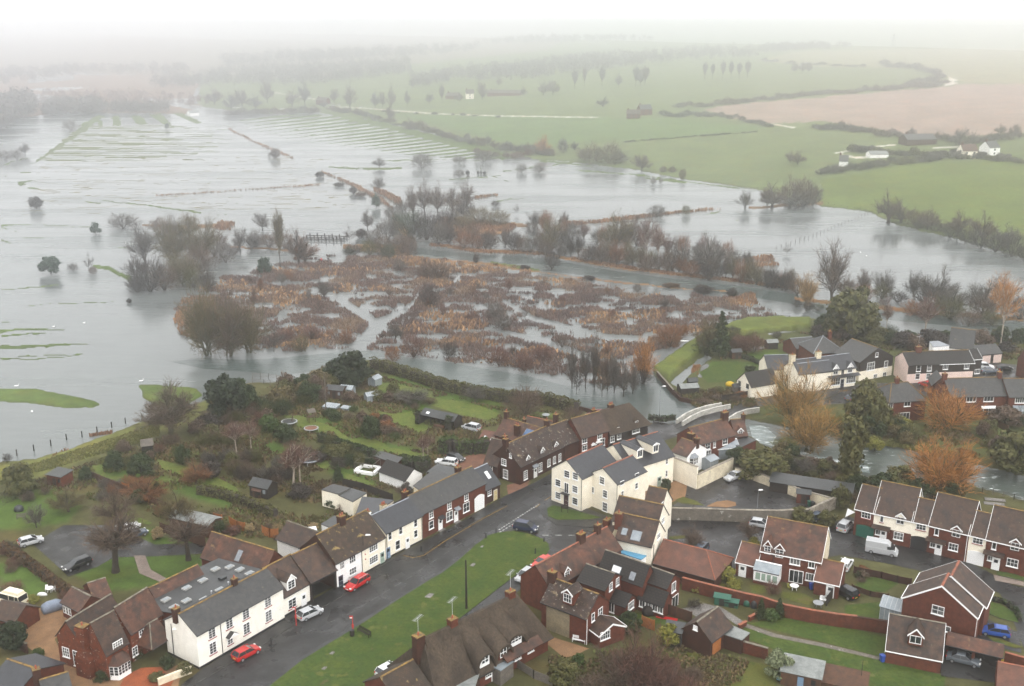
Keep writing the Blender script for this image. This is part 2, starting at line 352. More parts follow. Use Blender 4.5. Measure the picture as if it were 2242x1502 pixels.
# flooded meadows on the left
for poly in([(158,296),(178,272),(214,252),(232,254),(205,272),(190,288)],[(60,362),(110,330),(150,300),(172,284),(180,290),(160,305),(120,332),(84,352)],
[(243,254),(265,252),(264,275),(248,276)],[(285,254),(310,252),(326,272),(300,274)],[(325,252),(352,248),(378,272),(360,274)],[(375,248),(400,248),(448,270),(428,272)],[(213,265),(226,265),(225,277),(215,277)]):
 cls(poly,.12,GREEN)
for i in range(26):
 y0=277+i*3.05-(i%3)*.4;xl=172-(y0-277)*1.2;xr=500-abs(y0-290)*.8+30*math.sin(i*2.1)
 m_=inpoly(ppx,ppy,band([(xl,y0),(xr,y0-2+.01*(y0-290))],1.9))&(fbm(gx,gy*4,16)>.30+.22*sstep(240,500,ppx)+.12*sstep(330,355,ppy))
 z[m_]=.16;colr[m_]=(.085,.10,.035)
for i in range(46):
 y0=352+i*2.6;m_=inpoly(ppx,ppy,band([(90-i,y0+1),(720+i*2,y0-14)],1.4))&(fbm(gx+90,gy*5,12)>.63)
 z[m_]=.09;colr[m_]=(.13,.11,.05)
m_=cls([(520,262),(620,250),(705,250),(840,276),(940,296),(1050,325),(1125,345),(1050,350),(960,345),(880,338),(760,322),(640,305),(560,290)],None,None)
s1=ppy+.12*(ppx-560);fr=(s1/7.4)%1;lim=.30+.75*sstep(-30,60,(ppx-560)*.42-(ppy-262)*1.9+25*fbm(gx,gy,60))-.35*sstep(50,110,ppy-245-(ppx-560)*.12)
m_=m_&((fr<lim*.62)|(fbm(gx,gy*2,20)<.2));z[m_]=.10;colr[m_]=GREEN
m_=inpoly(qx,qy,[(705,245),(840,268),(1040,316),(1140,345),(1100,350),(1000,322),(860,284),(760,262)]);z[m_]=.3;colr[m_]=GREEN
for pts,w0_,w1_ in(([(0,493),(60,492),(100,494)],4,1),([(0,497),(40,508)],4,1),([(90,493),(200,497)],2,1),([(0,524),(28,534)],8,1),([(225,440),(290,446),(360,455),(440,466)],2,4),([(190,443),(220,445)],3,2),
([(0,634),(60,630),(130,624)],1.5,3),([(0,671),(80,669),(280,657)],1.4,1),([(0,706),(38,704)],2,1),([(0,727),(40,722),(140,721)],9,2),([(0,736),(130,727)],5,1),([(0,762),(100,757),(205,751)],10,2),
([(0,786),(90,785),(180,775)],3,2),([(40,780),(180,774)],2,1),([(203,583),(240,588),(262,600),(290,612)],8,14),([(470,470),(505,469)],1,1),([(50,521),(100,521)],1,1.5),([(255,542),(280,541)],2,3),
([(40,402),(75,396)],12,2),([(45,380),(70,378)],2,2),([(60,410),(85,413)],4,2),([(10,383),(20,398)],4,2),([(5,365),(40,350),(60,345)],3,2),
([(720,365),(780,370),(880,368)],3,5),([(830,352),(960,350),(1060,352)],2,2),([(1040,352),(1060,380),(1120,400)],3,1),([(1180,352),(1260,360),(1300,365)],5,2),([(1260,372),(1420,385),(1500,398),(1620,412)],3,3),
([(1085,440),(1150,434)],3,2),([(1410,390),(1500,399)],3,5),([(1548,470),(1578,464)],2,2),([(1610,482),(1640,482)],3,1),([(1100,375),(1260,355)],2,1.5),([(980,393),(1100,385)],1.5,1.5)):
 cls(band(pts,w0_,w1_),.14,GREEN)
cls([(-60,852),(40,850),(80,852),(120,860),(165,868),(205,876),(222,886),(205,893),(150,893),(100,888),(50,882),(-60,876)],.3,GREEN)
cls([(300,842),(330,840),(430,850),(445,865),(410,885),(350,895),(312,872)],.2,GREEN)
# dark river banks, islands and the marsh
BANK=(.16,.095,.045)
for pts,w0_,w1_ in(([(940,533),(1050,548),(1170,552),(1240,566),(1350,585),(1480,600),(1620,615),(1740,630)],8,9),([(310,492),(400,498),(500,494)],6,10),([(880,560),(960,570),(1060,577),(1160,592)],6,8),
([(1150,592),(1330,615),(1500,632),(1600,640)],4,4),([(500,540),(640,548)],4,6),([(1640,455),(1800,445)],5,6),([(860,480),(900,520),(880,545)],30,20),([(750,540),(900,548)],10,26),([(1120,490),(1160,497)],8,8),([(1740,655),(1900,672),(2242,700)],8,10),([(990,500),(1100,505)],22,14)):
 cls(band(pts,w0_,w1_),.15,BANK)
cls(band([(1075,575),(1180,592)],5,5),.3,GREEN)
MARSH=[(385,700),(395,660),(480,612),(560,590),(640,577),(760,565),(900,560),(960,578),(1060,583),(1150,597),(1230,612),(1330,627),(1430,645),(1540,655),(1640,662),(1700,690),(1640,705),(1570,722),(1500,748),(1430,770),(1390,820),(1330,845),(1240,830),(1150,810),(1050,795),(960,782),(880,775),(790,765),(800,745),(790,758),(700,762),(600,765),(520,775),(430,745)]
CHAN=[band([(700,640),(740,655),(775,678),(820,705)],14,26),[(800,690),(850,705),(845,725),(800,765),(755,768),(790,735),(808,712)],band([(830,708),(870,690),(905,665),(918,640)],22,10),band([(1100,660),(1170,700),(1330,740),(1420,745)],12,18),band([(1060,720),(1180,745),(1300,790)],10,22)]
# solid ground of the village
VILL=[(-900,1030),(0,1012),(70,1008),(160,983),(260,945),(350,912),(400,897),(450,876),(520,845),(555,838),(600,838),(700,815),(725,800),(760,788),(815,790),(850,812),(940,832),(1040,862),(1120,880),(1200,885),(1270,897),(1300,908),(1340,912),(1420,925),(1478,930),(1560,940),(1640,955),(1700,992),(1790,1010),(1880,1040),(1960,1062),(2060,1062),(2113,1055),(2150,1070),(2221,1090),(2280,1104),(2800,1200),(2800,1900),(-900,1900)]
VNOR=[(1430,822),(1442,806),(1490,768),(1540,730),(1590,714),(1660,702),(1770,700),(1830,700),(1890,708),(1990,735),(2090,742),(2242,742),(2800,760),(2800,1110),(2242,1042),(2150,1020),(2060,1004),(1990,985),(1900,968),(1800,952),(1700,930),(1600,912),(1515,888)]
cls(VILL,Z0,(.066,.064,.026));cls(VNOR,Z0,(.062,.068,.024))
cls([(-60,1030),(75,1010),(160,985),(260,948),(350,915),(450,880),(470,905),(350,950),(250,985),(160,1020),(60,1060),(-60,1060)],Z0,(.11,.115,.032))
LEVEE=[(1432,812),(1462,788),(1500,762),(1560,728),(1640,704),(1700,700),(1775,702),(1775,722),(1690,728),(1610,738),(1570,752),(1530,778),(1490,806),(1466,834)]
m_=cls(LEVEE,Z0+.9,(.095,.115,.028))
cls([(1468,838),(1500,808),(1545,774),(1560,782),(1520,812),(1485,850)],-.6,None)
cls(band([(1685,732),(1740,726)],4),-.4,None);cls(band([(1638,762),(1660,762)],7),-.3,None)
LAWNS=[[(-80,1110),(60,1085),(130,1062),(180,1110),(150,1150),(60,1165),(-80,1170)],[(150,1225),(300,1215),(440,1220),(440,1260),(345,1290),(230,1300),(160,1262)],[(250,1190),(330,1160),(440,1190),(430,1205),(260,1200)],
[(0,1240),(60,1230),(120,1290),(60,1320),(0,1270)],[(640,905),(700,895),(760,935),(850,975),(930,990),(960,1000),(900,1012),(800,985),(730,945)],[(930,830),(1010,860),(1100,885),(1080,925),(1000,905),(900,880),(800,850),(830,825)],
[(690,1000),(760,1010),(830,1050),(800,1075),(720,1040)],[(230,1010),(480,1080),(560,1110),(540,1130),(400,1090),(200,1035)],[(830,860),(930,890),(1010,930),(960,950),(850,905)],[(560,960),(640,985),(700,1010),(640,1020),(540,985)],
[(1560,795),(1680,800),(1690,822),(1600,835),(1540,832),(1530,815)],[(1625,770),(1710,770),(1730,792),(1650,800)],[(2020,740),(2242,745),(2242,775),(2080,770)],[(1840,940),(2010,955),(2010,975),(1880,965)],[(2150,930),(2242,960),(2242,985),(2170,960)]]
for p in LAWNS:cls(p,None,(.058,.092,.020))
# soften the shoreline
for _ in range(2):
 zs=z.copy();zs[1:-1,1:-1]=(z[1:-1,1:-1]*4+z[:-2,1:-1]+z[2:,1:-1]+z[1:-1,:-2]+z[1:-1,2:])/8;z=np.where((kind>0)|(ppy<815),z,zs)
 cs=colr.copy();cs[1:-1,1:-1]=(colr[1:-1,1:-1]*2+colr[:-2,1:-1]+colr[2:,1:-1]+colr[1:-1,:-2]+colr[1:-1,2:])/6;colr=np.where((ppy<815)[...,None],colr,cs)
z+=(z>.3)*(z<.6)*(fbm(gx,gy,9)-.5)*.12*(gy>0)*0
nr,nc=gx.shape;V=np.stack([gx,gy,z],-1).reshape(-1,3)
i0=(np.arange(nr-1)[:,None]*nc+np.arange(nc-1)[None,:]).ravel();fc=np.stack([i0,i0+nc,i0+nc+1,i0+1],1)[:,::-1][:,[3,2,1,0]]
# which way is up
fc=np.stack([i0+nc,i0+nc+1,i0+1,i0],1)
fk=kind[:-1,:-1].ravel()
gm=mat('ground',(.1,.1,.1),None,attr='col');t=gm.node_tree;b=t.nodes['Principled BSDF'];b.inputs['Roughness'].default_value=.95;b.inputs['Specular IOR Level'].default_value=.1
at=[n for n in t.nodes if n.type=='ATTRIBUTE'][0];tc=[n for n in t.nodes if n.type=='TEX_COORD'][0];prev=at.outputs['Color']
for s_,lo_,hi_ in((.035,.78,1.22),(.4,.75,1.3),(3.0,.8,1.2)):
 n=nd(t,'TexNoise');n.inputs['Scale'].default_value=s_;n.inputs['Detail'].default_value=5;n.inputs['Roughness'].default_value=.65;t.links.new(tc.outputs['Object'],n.inputs['Vector'])
 r=nd(t,'MapRange');r.inputs[1].default_value=.3;r.inputs[2].default_value=.7;r.inputs[3].default_value=lo_;r.inputs[4].default_value=hi_;t.links.new(n.outputs['Fac'],r.inputs[0])
 x=nd(t,'Mix',data_type='RGBA',blend_type='MULTIPLY');x.inputs[0].default_value=1;t.links.new(prev,x.inputs[6]);t.links.new(r.outputs[0],x.inputs[7]);prev=x.outputs[2]
n=nd(t,'TexNoise');n.inputs['Scale'].default_value=.12;n.inputs['Detail'].default_value=4;t.links.new(tc.outputs['Object'],n.inputs['Vector'])
r=nd(t,'MapRange');r.inputs[1].default_value=.52;r.inputs[2].default_value=.68;r.inputs[4].default_value=.55;t.links.new(n.outputs['Fac'],r.inputs[0])
x=nd(t,'Mix',data_type='RGBA',blend_type='MULTIPLY');x.inputs[7].default_value=(1.35,1.0,.85,1);t.links.new(r.outputs[0],x.inputs[0]);t.links.new(prev,x.inputs[6]);t.links.new(x.outputs[2],b.inputs['Base Color'])
def groundpart(name,sel):
 f=fc[sel];u,inv=np.unique(f,return_inverse=True)
 o=npmesh(name,V[u],inv.reshape(f.shape),'ground',colors=colr.reshape(-1,3)[u]);o.data.polygons.foreach_set('use_smooth',[True]*len(f));tag(o,kind='structure');return o
groundpart('ground',fk==0);groundpart('hills',fk==1);groundpart('ploughed_field',fk==2)
# ---------------------------------------------------------------- water
def water_mat(name,foam=0.0,body=(.075,.082,.080),rough=.10,bump=.45):
 m=bpy.data.materials.new(name);m.use_nodes=True;t=m.node_tree;b=t.nodes['Principled BSDF'];L=t.links.new
 b.inputs['Roughness'].default_value=rough;b.inputs['IOR'].default_value=1.34;b.inputs['Specular IOR Level'].default_value=.5
 tc=nd(t,'TexCoord');mp=nd(t,'Mapping');mp.inputs['Scale'].default_value=(.22,1.0,1);mp.inputs['Rotation'].default_value=(0,0,.10);L(tc.outputs['Object'],mp.inputs[0])
 n1=nd(t,'TexNoise');n1 .inputs['Scale'].default_value=1.5;n1 .inputs['Detail'].default_value=4;L(mp.outputs[0],n1 .inputs['Vector'])
 bn=nd(t,'Bump');bn.inputs['Strength'].default_value=bump;bn.inputs['Distance'].default_value=.06;L(n1 .outputs['Fac'],bn.inputs['Height']);L(bn.outputs[0],b.inputs['Normal'])
 n2=nd(t,'TexNoise');n2 .inputs['Scale'].default_value=.045;n2 .inputs['Detail'].default_value=6;n2 .inputs['Roughness'].default_value=.62;L(mp.outputs[0],n2 .inputs['Vector'])
 r=nd(t,'MapRange');r.inputs[1].default_value=.38;r.inputs[2].default_value=.62;r.inputs[3].default_value=rough*.5;r.inputs[4].default_value=rough*3.2;L(n2 .outputs['Fac'],r.inputs[0]);L(r.outputs[0],b.inputs['Roughness'])
 x=nd(t,'Mix',data_type='RGBA');x.inputs[6].default_value=(*body,1);x.inputs[7].default_value=(*[c*2.1 for c in body],1);n4=nd(t,'TexNoise');n4 .inputs['Scale'].default_value=.55;n4 .inputs['Detail'].default_value=3;L(mp.outputs[0],n4 .inputs['Vector']);ma=nd(t,'Math',operation='MULTIPLY_ADD');ma.inputs[1].default_value=.55;L(n4 .outputs['Fac'],ma.inputs[0])  # fine streaks in the body colour: silt, and ripple reflections put in as tone
 mb_=nd(t,'Math',operation='SUBTRACT');L(n2 .outputs['Fac'],mb_.inputs[0]);mb_.inputs[1].default_value=.275;L(mb_.outputs[0],ma.inputs[2]);L(ma.outputs[0],x.inputs[0]);c=x.outputs[2]
 if foam:
  mp2=nd(t,'Mapping');mp2 .inputs['Scale'].default_value=(.5,1.3,1);mp2 .inputs['Rotation'].default_value=(0,0,.35);L(tc.outputs['Object'],mp2 .inputs[0])
  n3=nd(t,'TexNoise');n3 .inputs['Scale'].default_value=.55;n3 .inputs['Detail'].default_value=7;n3 .inputs['Roughness'].default_value=.7;n3 .inputs['Distortion'].default_value=1.2;L(mp2 .outputs[0],n3 .inputs['Vector'])
  r2=nd(t,'MapRange');r2 .inputs[1].default_value=.62-foam;r2 .inputs[2].default_value=.72-foam;L(n3 .outputs['Fac'],r2 .inputs[0])
  x2=nd(t,'Mix',data_type='RGBA');x2 .inputs[7].default_value=(.62,.66,.66,1);L(r2 .outputs[0],x2 .inputs[0]);L(c,x2 .inputs[6]);c=x2 .outputs[2]
 L(c,b.inputs['Base Color']);M[name]=m
water_mat('water');water_mat('river_water',0.03,(.042,.050,.044),.2,.9);water_mat('weir_water',.10,(.10,.12,.115),.3,1.0);water_mat('puddle',0,(.10,.10,.10),.05,.05)
wo=MB();wo.face([(-2500,60,0),(2500,60,0),(2500,6300,0),(-2500,6300,0)]);wo=wo.build('water','water');tag(wo,kind='structure')
water_mat('deep_water',0,(.042,.052,.049),.12,.7)
sheet('river',[(905,541),(960,549),(1050,557),(1170,562),(1250,576),(1350,594),(1480,611),(1620,626),(1745,645),(1840,668),(1800,690),(1730,664),(1640,650),(1560,640),(1450,628),(1330,610),(1160,588),(1060,572),(960,566),(900,556)],'deep_water',.008)
sheet('river',[(372,792),(450,784),(530,788),(610,784),(700,775),(800,768),(960,790),(1150,822),(1240,845),(1390,835),(1440,800),(1540,735),(1560,728),(1500,768),(1436,822),(1500,885),(1560,935),(1480,928),(1330,908),(1200,882),(1040,858),(850,808),(770,784),(700,812),(610,822),(540,814),(450,808)],'deep_water',.008)
sheet('river',[(1860,690),(1960,702),(2100,715),(2300,740),(2300,700),(2242,690),(2100,690),(1960,682)],'deep_water',.008)
RIV=[(1560,935),(1640,925),(1700,932),(1800,954),(1900,970),(1990,987),(2060,1006),(2150,1022),(2242,1044),(2700,1110),(2700,1200),(2242,1106),(2150,1072),(2060,1066),(1960,1066),(1880,1044),(1790,1014),(1700,995),(1640,960)]
sheet('river_water',RIV,'river_water',.012)
sheet('weir_water',[(1640,932),(1672,932),(1700,955),(1690,975),(1650,968)],'weir_water',.02)
sheet('weir_water',[(1700,975),(1760,990),(1840,1010),(1900,1020),(1905,1036),(1830,1026),(1740,1004)],'weir_water',.02)
# ---------------------------------------------------------------- reeds: one object of standing stalks per bed
def reeds(name,poly,n,hgt,wid,cols_,zz=0.0,thr=.45,ns=9,label=None,holes=(),terrain=False,lean=.25,cat='reeds',jit=5):
 """stalk clumps scattered over a polygon traced in the photo"""
 xs=[p[0]for p in poly];ys=[p[1]for p in poly];gp=[G(p,zz)for p in poly]
 X0,X1=min(p.x for p in gp),max(p.x for p in gp);Y0,Y1=min(p.y for p in gp),max(p.y for p in gp)
 pts=[];got=0;tries=0
 while got<n and tries<60:
  tries+=1;x=rng.uniform(X0,X1,n*2);y=rng.uniform(Y0,Y1,n*2);u,v=proj(x,y,zz);ok=inpoly(u+(fbm(x,y,5)-.5)*jit,v+(fbm(x+90,y,5)-.5)*jit*.6,poly)
  for h in holes:ok&=~inpoly(u,v,h)
  if thr:ok&=fbm(x,y*1.4,ns)+.10*(rng.random(n*2)-.5)>thr
  pts.append(np.stack([x[ok],y[ok]],1));got+=ok.sum()
 p=np.concatenate(pts)[:n];n=len(p)
 if n==0:return
 hh=hgt*rng.uniform(.5,1.25,n)*(.6+.8*fbm(p[:,0]+50,p[:,1],14));ww=wid*rng.uniform(.5,1.4,n);an=rng.uniform(-.9,.9,n);ca,sa=np.cos(an)*ww/2,np.sin(an)*ww/2
 base=np.stack([p[:,0],p[:,1],np.full(n,zz-.05)],1);lx=rng.normal(0,lean,n)*hh;ly=rng.normal(0,lean,n)*hh
 v0=base+np.stack([-ca,-sa,0*ca],1);v1=base+np.stack([ca,sa,0*ca],1);v2=base+np.stack([lx+ca*.5,ly+sa*.5,hh],1);v3=base+np.stack([lx-ca*.6,ly-sa*.6,hh*.85],1)
 Vv=np.stack([v0,v1,v2,v3],1).reshape(-1,3);Ff=np.arange(4*n).reshape(n,4)
 g=fbm(p[:,0]+500,p[:,1],11)+.16*(rng.random(n)-.5);k=np.clip(((g-.28)/.44*len(cols_)).astype(int),0,len(cols_)-1);c=np.array(cols_)[k]*rng.uniform(.7,1.3,(n,1))
 m_='reed';
 if m_ not in M:
  mm=mat('reed',(.1,.1,.1),None,attr='col',rough=.95,spec=.05)
 o=npmesh(name,Vv,Ff,'reed',colors=np.repeat(c,4,0));tag(o,label,cat,kind='stuff');return o
RC=[(.11,.082,.074),(.15,.102,.088),(.14,.095,.084),(.18,.125,.095),(.12,.09,.08),(.16,.105,.088),(.13,.095,.084),(.22,.155,.11)]
reeds('reeds',MARSH,90000,.95,.20,RC,thr=.455,ns=5,holes=CHAN,jit=60,label='red-brown reeds and dead stems standing in the flooded marsh')
reeds('tussocks',MARSH,3200,1.2,.6,[(.28,.17,.095),(.33,.20,.11)],thr=.64,ns=14,holes=CHAN,jit=40,label='pale orange tussocks dotted about the flooded marsh')
OR=[(.22,.125,.07),(.17,.09,.052),(.27,.15,.08)]
for poly,n,h_,w_,lb in(([(960,478),(1060,485),(1130,495),(1110,515),(1000,512),(950,500)],2600,1.8,.6,'orange reed bed below the wooded island'),
(band([(820,415),(850,430),(880,445)],8,12),700,2.0,.7,'orange reeds beside the channel above the wooded island'),
(band([(770,405),(800,420),(845,445),(860,458)],6,6),600,1.6,.6,'orange reeds along the raised ditch bank'),
(band([(1240,492),(1300,488),(1390,478),(1480,466),(1580,457)],5,2),1500,1.7,.5,'long orange reed line across the flooded field'),
(band([(340,428),(420,424),(520,417),(700,405)],1.5,2.0),420,.9,.5,'thin orange reed line across the wide flood'),
(band([(500,282),(560,312),(640,345)],3,5),500,1.2,.7,'orange reeds along the drain between the ridged meadows'),
(band([(700,375),(760,400),(790,412)],3,4),300,1.6,.6,'orange reeds beside the small dark bushes'),
(band([(1250,566),(1350,584),(1480,600),(1620,616),(1740,632)],6,6),3000,1.0,.5,'pale orange grass along the river bank'),
(band([(940,536),(1050,550),(1180,556)],6,6),900,.8,.5,'dead grass on the bank below the hawthorns'),
([(1600,570),(1690,560),(1705,580),(1620,590)],700,1.3,.5,'orange reeds behind the river thicket'),
([(1650,640),(1580,655),(1600,672),(1660,668)],500,1.1,.4,'orange reed tuft at the end of the marsh'),
([(380,700),(400,655),(470,650),(480,700),(440,745),(395,735)],1500,1.3,.5,'pale orange reeds around the big willow'),
([(480,488),(515,490),(505,505),(470,503)],400,1.6,.6,'orange reeds at the edge of the left copse'),
(band([(105,1010),(150,985)],3),40,1.2,.4,'tuft of dead grass by the fence posts'),
(band([(195,955),(245,948)],4),220,.8,.4,'orange dead grass between the fence posts'),
(band([(1040,433),(1090,428)],3),200,1.5,.6,'small orange reed patch in open water'),
([(1512,822),(1520,800),(1535,800),(1528,830)],400,.9,.3,'rusty dead stems beside the garden ditch')):
 reeds('reeds',poly,n,h_*.8,w_*.7,OR,thr=.36,ns=5,label=lb,lean=.2)
reeds('dead_grass',band([(350,940),(130,1010),(60,1030)],30,20),4000,.35,.3,[(.12,.12,.04),(.15,.14,.05),(.1,.1,.03)],zz=Z0,thr=0,label='rough olive grass on the flood bank',cat='grass')
# ================================================================ builders: houses
def rayhit(p,O,N):
 d=ray(*p);C=Vector((0,0,H));s=(O-C).dot(N)/d.dot(N);return C+d*s
class House:
 """e0, e1: photo pixels of the front eave ends (left, right as seen from in front). axis 'par': ridge along the front, 'perp': the front is a gable."""
 def __init__(s,name,label,cat,e0=None,e1=None,eave=4.6,depth=None,rise=None,apex=None,side='r',axis='par',wall='brick',roof='tile_brown',z=Z0,hip=(0,0),over=.22,
far=None,lower=None,group=None,lm=None,root=None,frame=None,off=(0,0),L=None,ridge='ridge_grey',fascia=None,walls='flrb',plinth=None,depthpx=None):
  s.eave,s.axis,s.roofm,s.wallm,s.over=eave,axis,roof,wall,over
  if frame is None:
   a=G(e0,z+eave);b=G(e1,z+eave);U=Vector((b.x-a.x,b.y-a.y,0));s.L=L or U.length;U.normalize();V=Vector((-U.y,U.x,0));O=Vector((a.x,a.y,z))
  else:
   O,U,V=frame.O+frame.U*off[0]+frame.V*off[1],frame.U,frame.V;s.L=L
   if e0:a=G(e0,z+eave);O=Vector((a.x,a.y,z))
   if e1 and not L:b=G(e1,z+eave);s.L=(b-a).dot(U)
  s.O,s.U,s.V,s.z=O,U,V,z
  if apex:
   if axis=='par':
    Pp=O+(U*s.L if side=='r' else Vector());h=rayhit(apex,Pp,U)-O;depth=depth or max(2.5,2*h.dot(V));rise=rise or max(.5,h.z-eave)
   else:
    h=rayhit(apex,O,V)-O;rise=rise or max(.5,h.z-eave)
    s.half=h.dot(U)
  if axis=='perp' and far and not depth:
   hh=rayhit(far,O+U*s.L/2,U)-O;depth=hh.dot(V)
  s.D,s.rise=depth or 6,rise or 2.4
  if frame is None:print('house',name,'L%.1f D%.1f eave%.1f rise%.1f'%(s.L,s.D,eave,s.rise))
  s.rz=math.atan2(U.y,U.x)
  if root is None:
   s.root=empty(name,tuple(O),s.rz);c=O+U*s.L/2+V*s.D/2;s.root['ctr']=tuple(c);tag(s.root,label,cat,group,lm=lm)
  else:s.root=root.root
  s.X=Matrix.Translation(-s.root.location).to_4x4();s.X=(Matrix.Translation(s.root.location)@Matrix.Rotation(s.root.rotation_euler.z,4,'Z')).inverted()@Matrix.Translation(O)@Matrix.Rotation(s.rz,4,'Z')
  s.hip=hip
  s.build_walls(walls,lower,plinth);s.build_roof(ridge,fascia)
 def mb(s):
  m=MB();m.X=s.X;return m
 def put(s,m,name,mats,parent=None,**k):return m.build(name,mats,parent or s.root,**k)
 def build_walls(s,walls,lower,plinth):
  L,D,e,r=s.L,s.D,s.eave,s.rise;m=s.mb();hl,hr=s.hip;i=.02
  def quad(a,b,mi=0,z0=-.3,z1=e):
   l=math.hypot(b[0]-a[0],b[1]-a[1]);m.face([(*a,z0),(*b,z0),(*b,z1),(*a,z1)],mi,[(0,z0),(l,z0),(l,z1),(0,z1)])
  def tri(a,b,top):
   l=math.hypot(b[0]-a[0],b[1]-a[1]);m.face([(*a,e),(*b,e),top],0,[(0,e),(l,e),(l/2,top[2])])
  segs={'f':((0,0),(L,0)),'r':((L,0),(L,D)),'b':((L,D),(0,D)),'l':((0,D),(0,0))}
  for k in walls:
   if lower:quad(*segs[k],1,-.3,lower[1]);quad(*segs[k],0,lower[1],e)
   else:quad(*segs[k])
  mats=[s.wallm,lower[0]]if lower else[s.wallm]
  if s.axis=='par':
   if not hl and 'l' in walls:tri((0,D),(0,0),(0,D/2,e+r))
   if not hr and 'r' in walls:tri((L,0),(L,D),(L,D/2,e+r))
  else:
   tri((0,0),(L,0),(L/2,0,e+r));tri((L,D),(0,D),(L/2,D,e+r))
  s.wall=s.put(m,'wall',mats)
  if plinth:
   m=s.mb();m.box(-.03,L+.03,-.03,.0,-.3,plinth[1]);m.box(L,L+.03,0,D,-.3,plinth[1]);m.box(-.03,0,0,D,-.3,plinth[1]);s.put(m,'plinth',plinth[0])
 def slope(s,m,pts,t=.14,mi=0):
  """a roof slab: pts on top surface, thickness t; UV in metres along the slope"""
  P=[Vector(p)for p in pts];n=(P[1]-P[0]).cross(P[2]-P[0]).normalized()
  if n.z<0:P=P[::-1];n=-n
  e=P[1]-P[0];e=min(((P[(i+1)%len(P)]-P[i])for i in range(len(P))),key=lambda q:abs(q.z)/(q.length+1e-6)).normalized();f=n.cross(e)
  uv=[(p.dot(e),p.dot(f))for p in P];m.face([tuple(p)for p in P],mi,uv);Q=[p-Vector((0,0,t))for p in P];m.face([tuple(p)for p in Q[::-1]],mi)
  for i in range(len(P)):
   j=(i+1)%len(P);m.face([tuple(Q[i]),tuple(Q[j]),tuple(P[j]),tuple(P[i])],mi)
 def build_roof(s,ridge,fascia):
  L,D,e,r,o=s.L,s.D,s.eave+.06,s.rise,s.over;m=s.mb();og=.12
  # work in (along ridge, across) coordinates
  if s.axis=='par':A_,W=L,D;P=lambda u,v,z:(u,v,z)
  else:A_,W=D,L;P=lambda u,v,z:(v,u,z)
  k=r/(W/2);hl,hr=s.hip;ua,ub=(hl if hl else-og),(A_-hr if hr else A_+og);ea,eb=(-o if hl else-og),(A_+o if hr else A_+og)
  top=e+r;lo=e-k*o
  s.slope(m,[P(ea,-o,lo),P(eb,-o,lo),P(ub,W/2,top),P(ua,W/2,top)]);s.slope(m,[P(ea,W+o,lo),P(ua,W/2,top),P(ub,W/2,top),P(eb,W+o,lo)])
  if hl:s.slope(m,[P(-o,-o,lo),P(ua,W/2,top),P(-o,W+o,lo)])
  if hr:s.slope(m,[P(A_+o,-o,lo),P(A_+o,W+o,lo),P(ub,W/2,top)])
  s.roof=s.put(m,'roof',s.roofm)
  if ridge:
   m=s.mb();w_=.19
   n_=max(2,int((ub-ua)/.45));
   m.loft([[P(ua+(ub-ua)*i/n_,W/2-w_,top-.03),P(ua+(ub-ua)*i/n_,W/2,top+.07+.025*(i%2)),P(ua+(ub-ua)*i/n_,W/2+w_,top-.03)]for i in range(n_+1)])
   if hl:m.tube(P(ua,W/2,top),P(-o,-o,lo+.05),.1);m.tube(P(ua,W/2,top),P(-o,W+o,lo+.05),.1)
   if hr:m.tube(P(ub,W/2,top),P(A_+o,-o,lo+.05),.1);m.tube(P(ub,W/2,top),P(A_+o,W+o,lo+.05),.1)
   s.put(m,'ridge_tiles',ridge,s.roof)
  if fascia:
   m=s.mb()
   for(uu,hh)in((0,hl),(A_,hr)):
    if hh:continue
    for sg in(0,1):
     y0,y1=(-o-.03,W/2)if sg==0 else(W+o+.03,W/2);x0,x1=(uu-og-.05,uu-og)if uu==0 else(uu+og,uu+og+.05);l2=lo-.03*k
     ring=lambda y,zz:[P(x0,y,zz-.24),P(x1,y,zz-.24),P(x1,y,zz+.03),P(x0,y,zz+.03)]
     m.loft([ring(y0,l2),ring(y1,top)])
   for yy in((-o-.09,-o),(W+o,W+o+.09)):
    a,b=P(ea,yy[0],lo-.12),P(eb,yy[1],lo+.02);m.box(min(a[0],b[0]),max(a[0],b[0]),min(a[1],b[1]),max(a[1],b[1]),a[2],b[2])
   s.put(m,'fascia',fascia,s.roof)
  else:
   for yy in((-o-.10,-o),(W+o,W+o+.10)):
    m=s.mb();a,b=P(ea,yy[0],lo-.10),P(eb,yy[1],lo+.01);m.box(min(a[0],b[0]),max(a[0],b[0]),min(a[1],b[1]),max(a[1],b[1]),a[2],b[2]);s.put(m,'gutter','black_trim',s.roof)
    # --- positions on faces --------------------------------------------------
 def face(s,f):
  U,V=s.U,s.V
  return{'f':(s.O,V,U,-V),'b':(s.O+V*s.D,V,-U,V),'r':(s.O+U*s.L,U,V,U),'l':(s.O,U,-V,-U)}[f]
 def onface(s,f,p):
  O,N,along,out=s.face(f);h=rayhit(p,O,N);return h,along,out
 def fm(s,h,along,out):
  """matrix: x along the wall, y outwards, z up, origin at world point h -> root local"""
  X=Matrix.Identity(4);X.col[0][:3]=along;X.col[1][:3]=out;X.col[2][:3]=(0,0,1);X.col[3][:3]=h
  return(Matrix.Translation(s.root.location)@Matrix.Rotation(s.root.rotation_euler.z,4,'Z')).inverted()@X
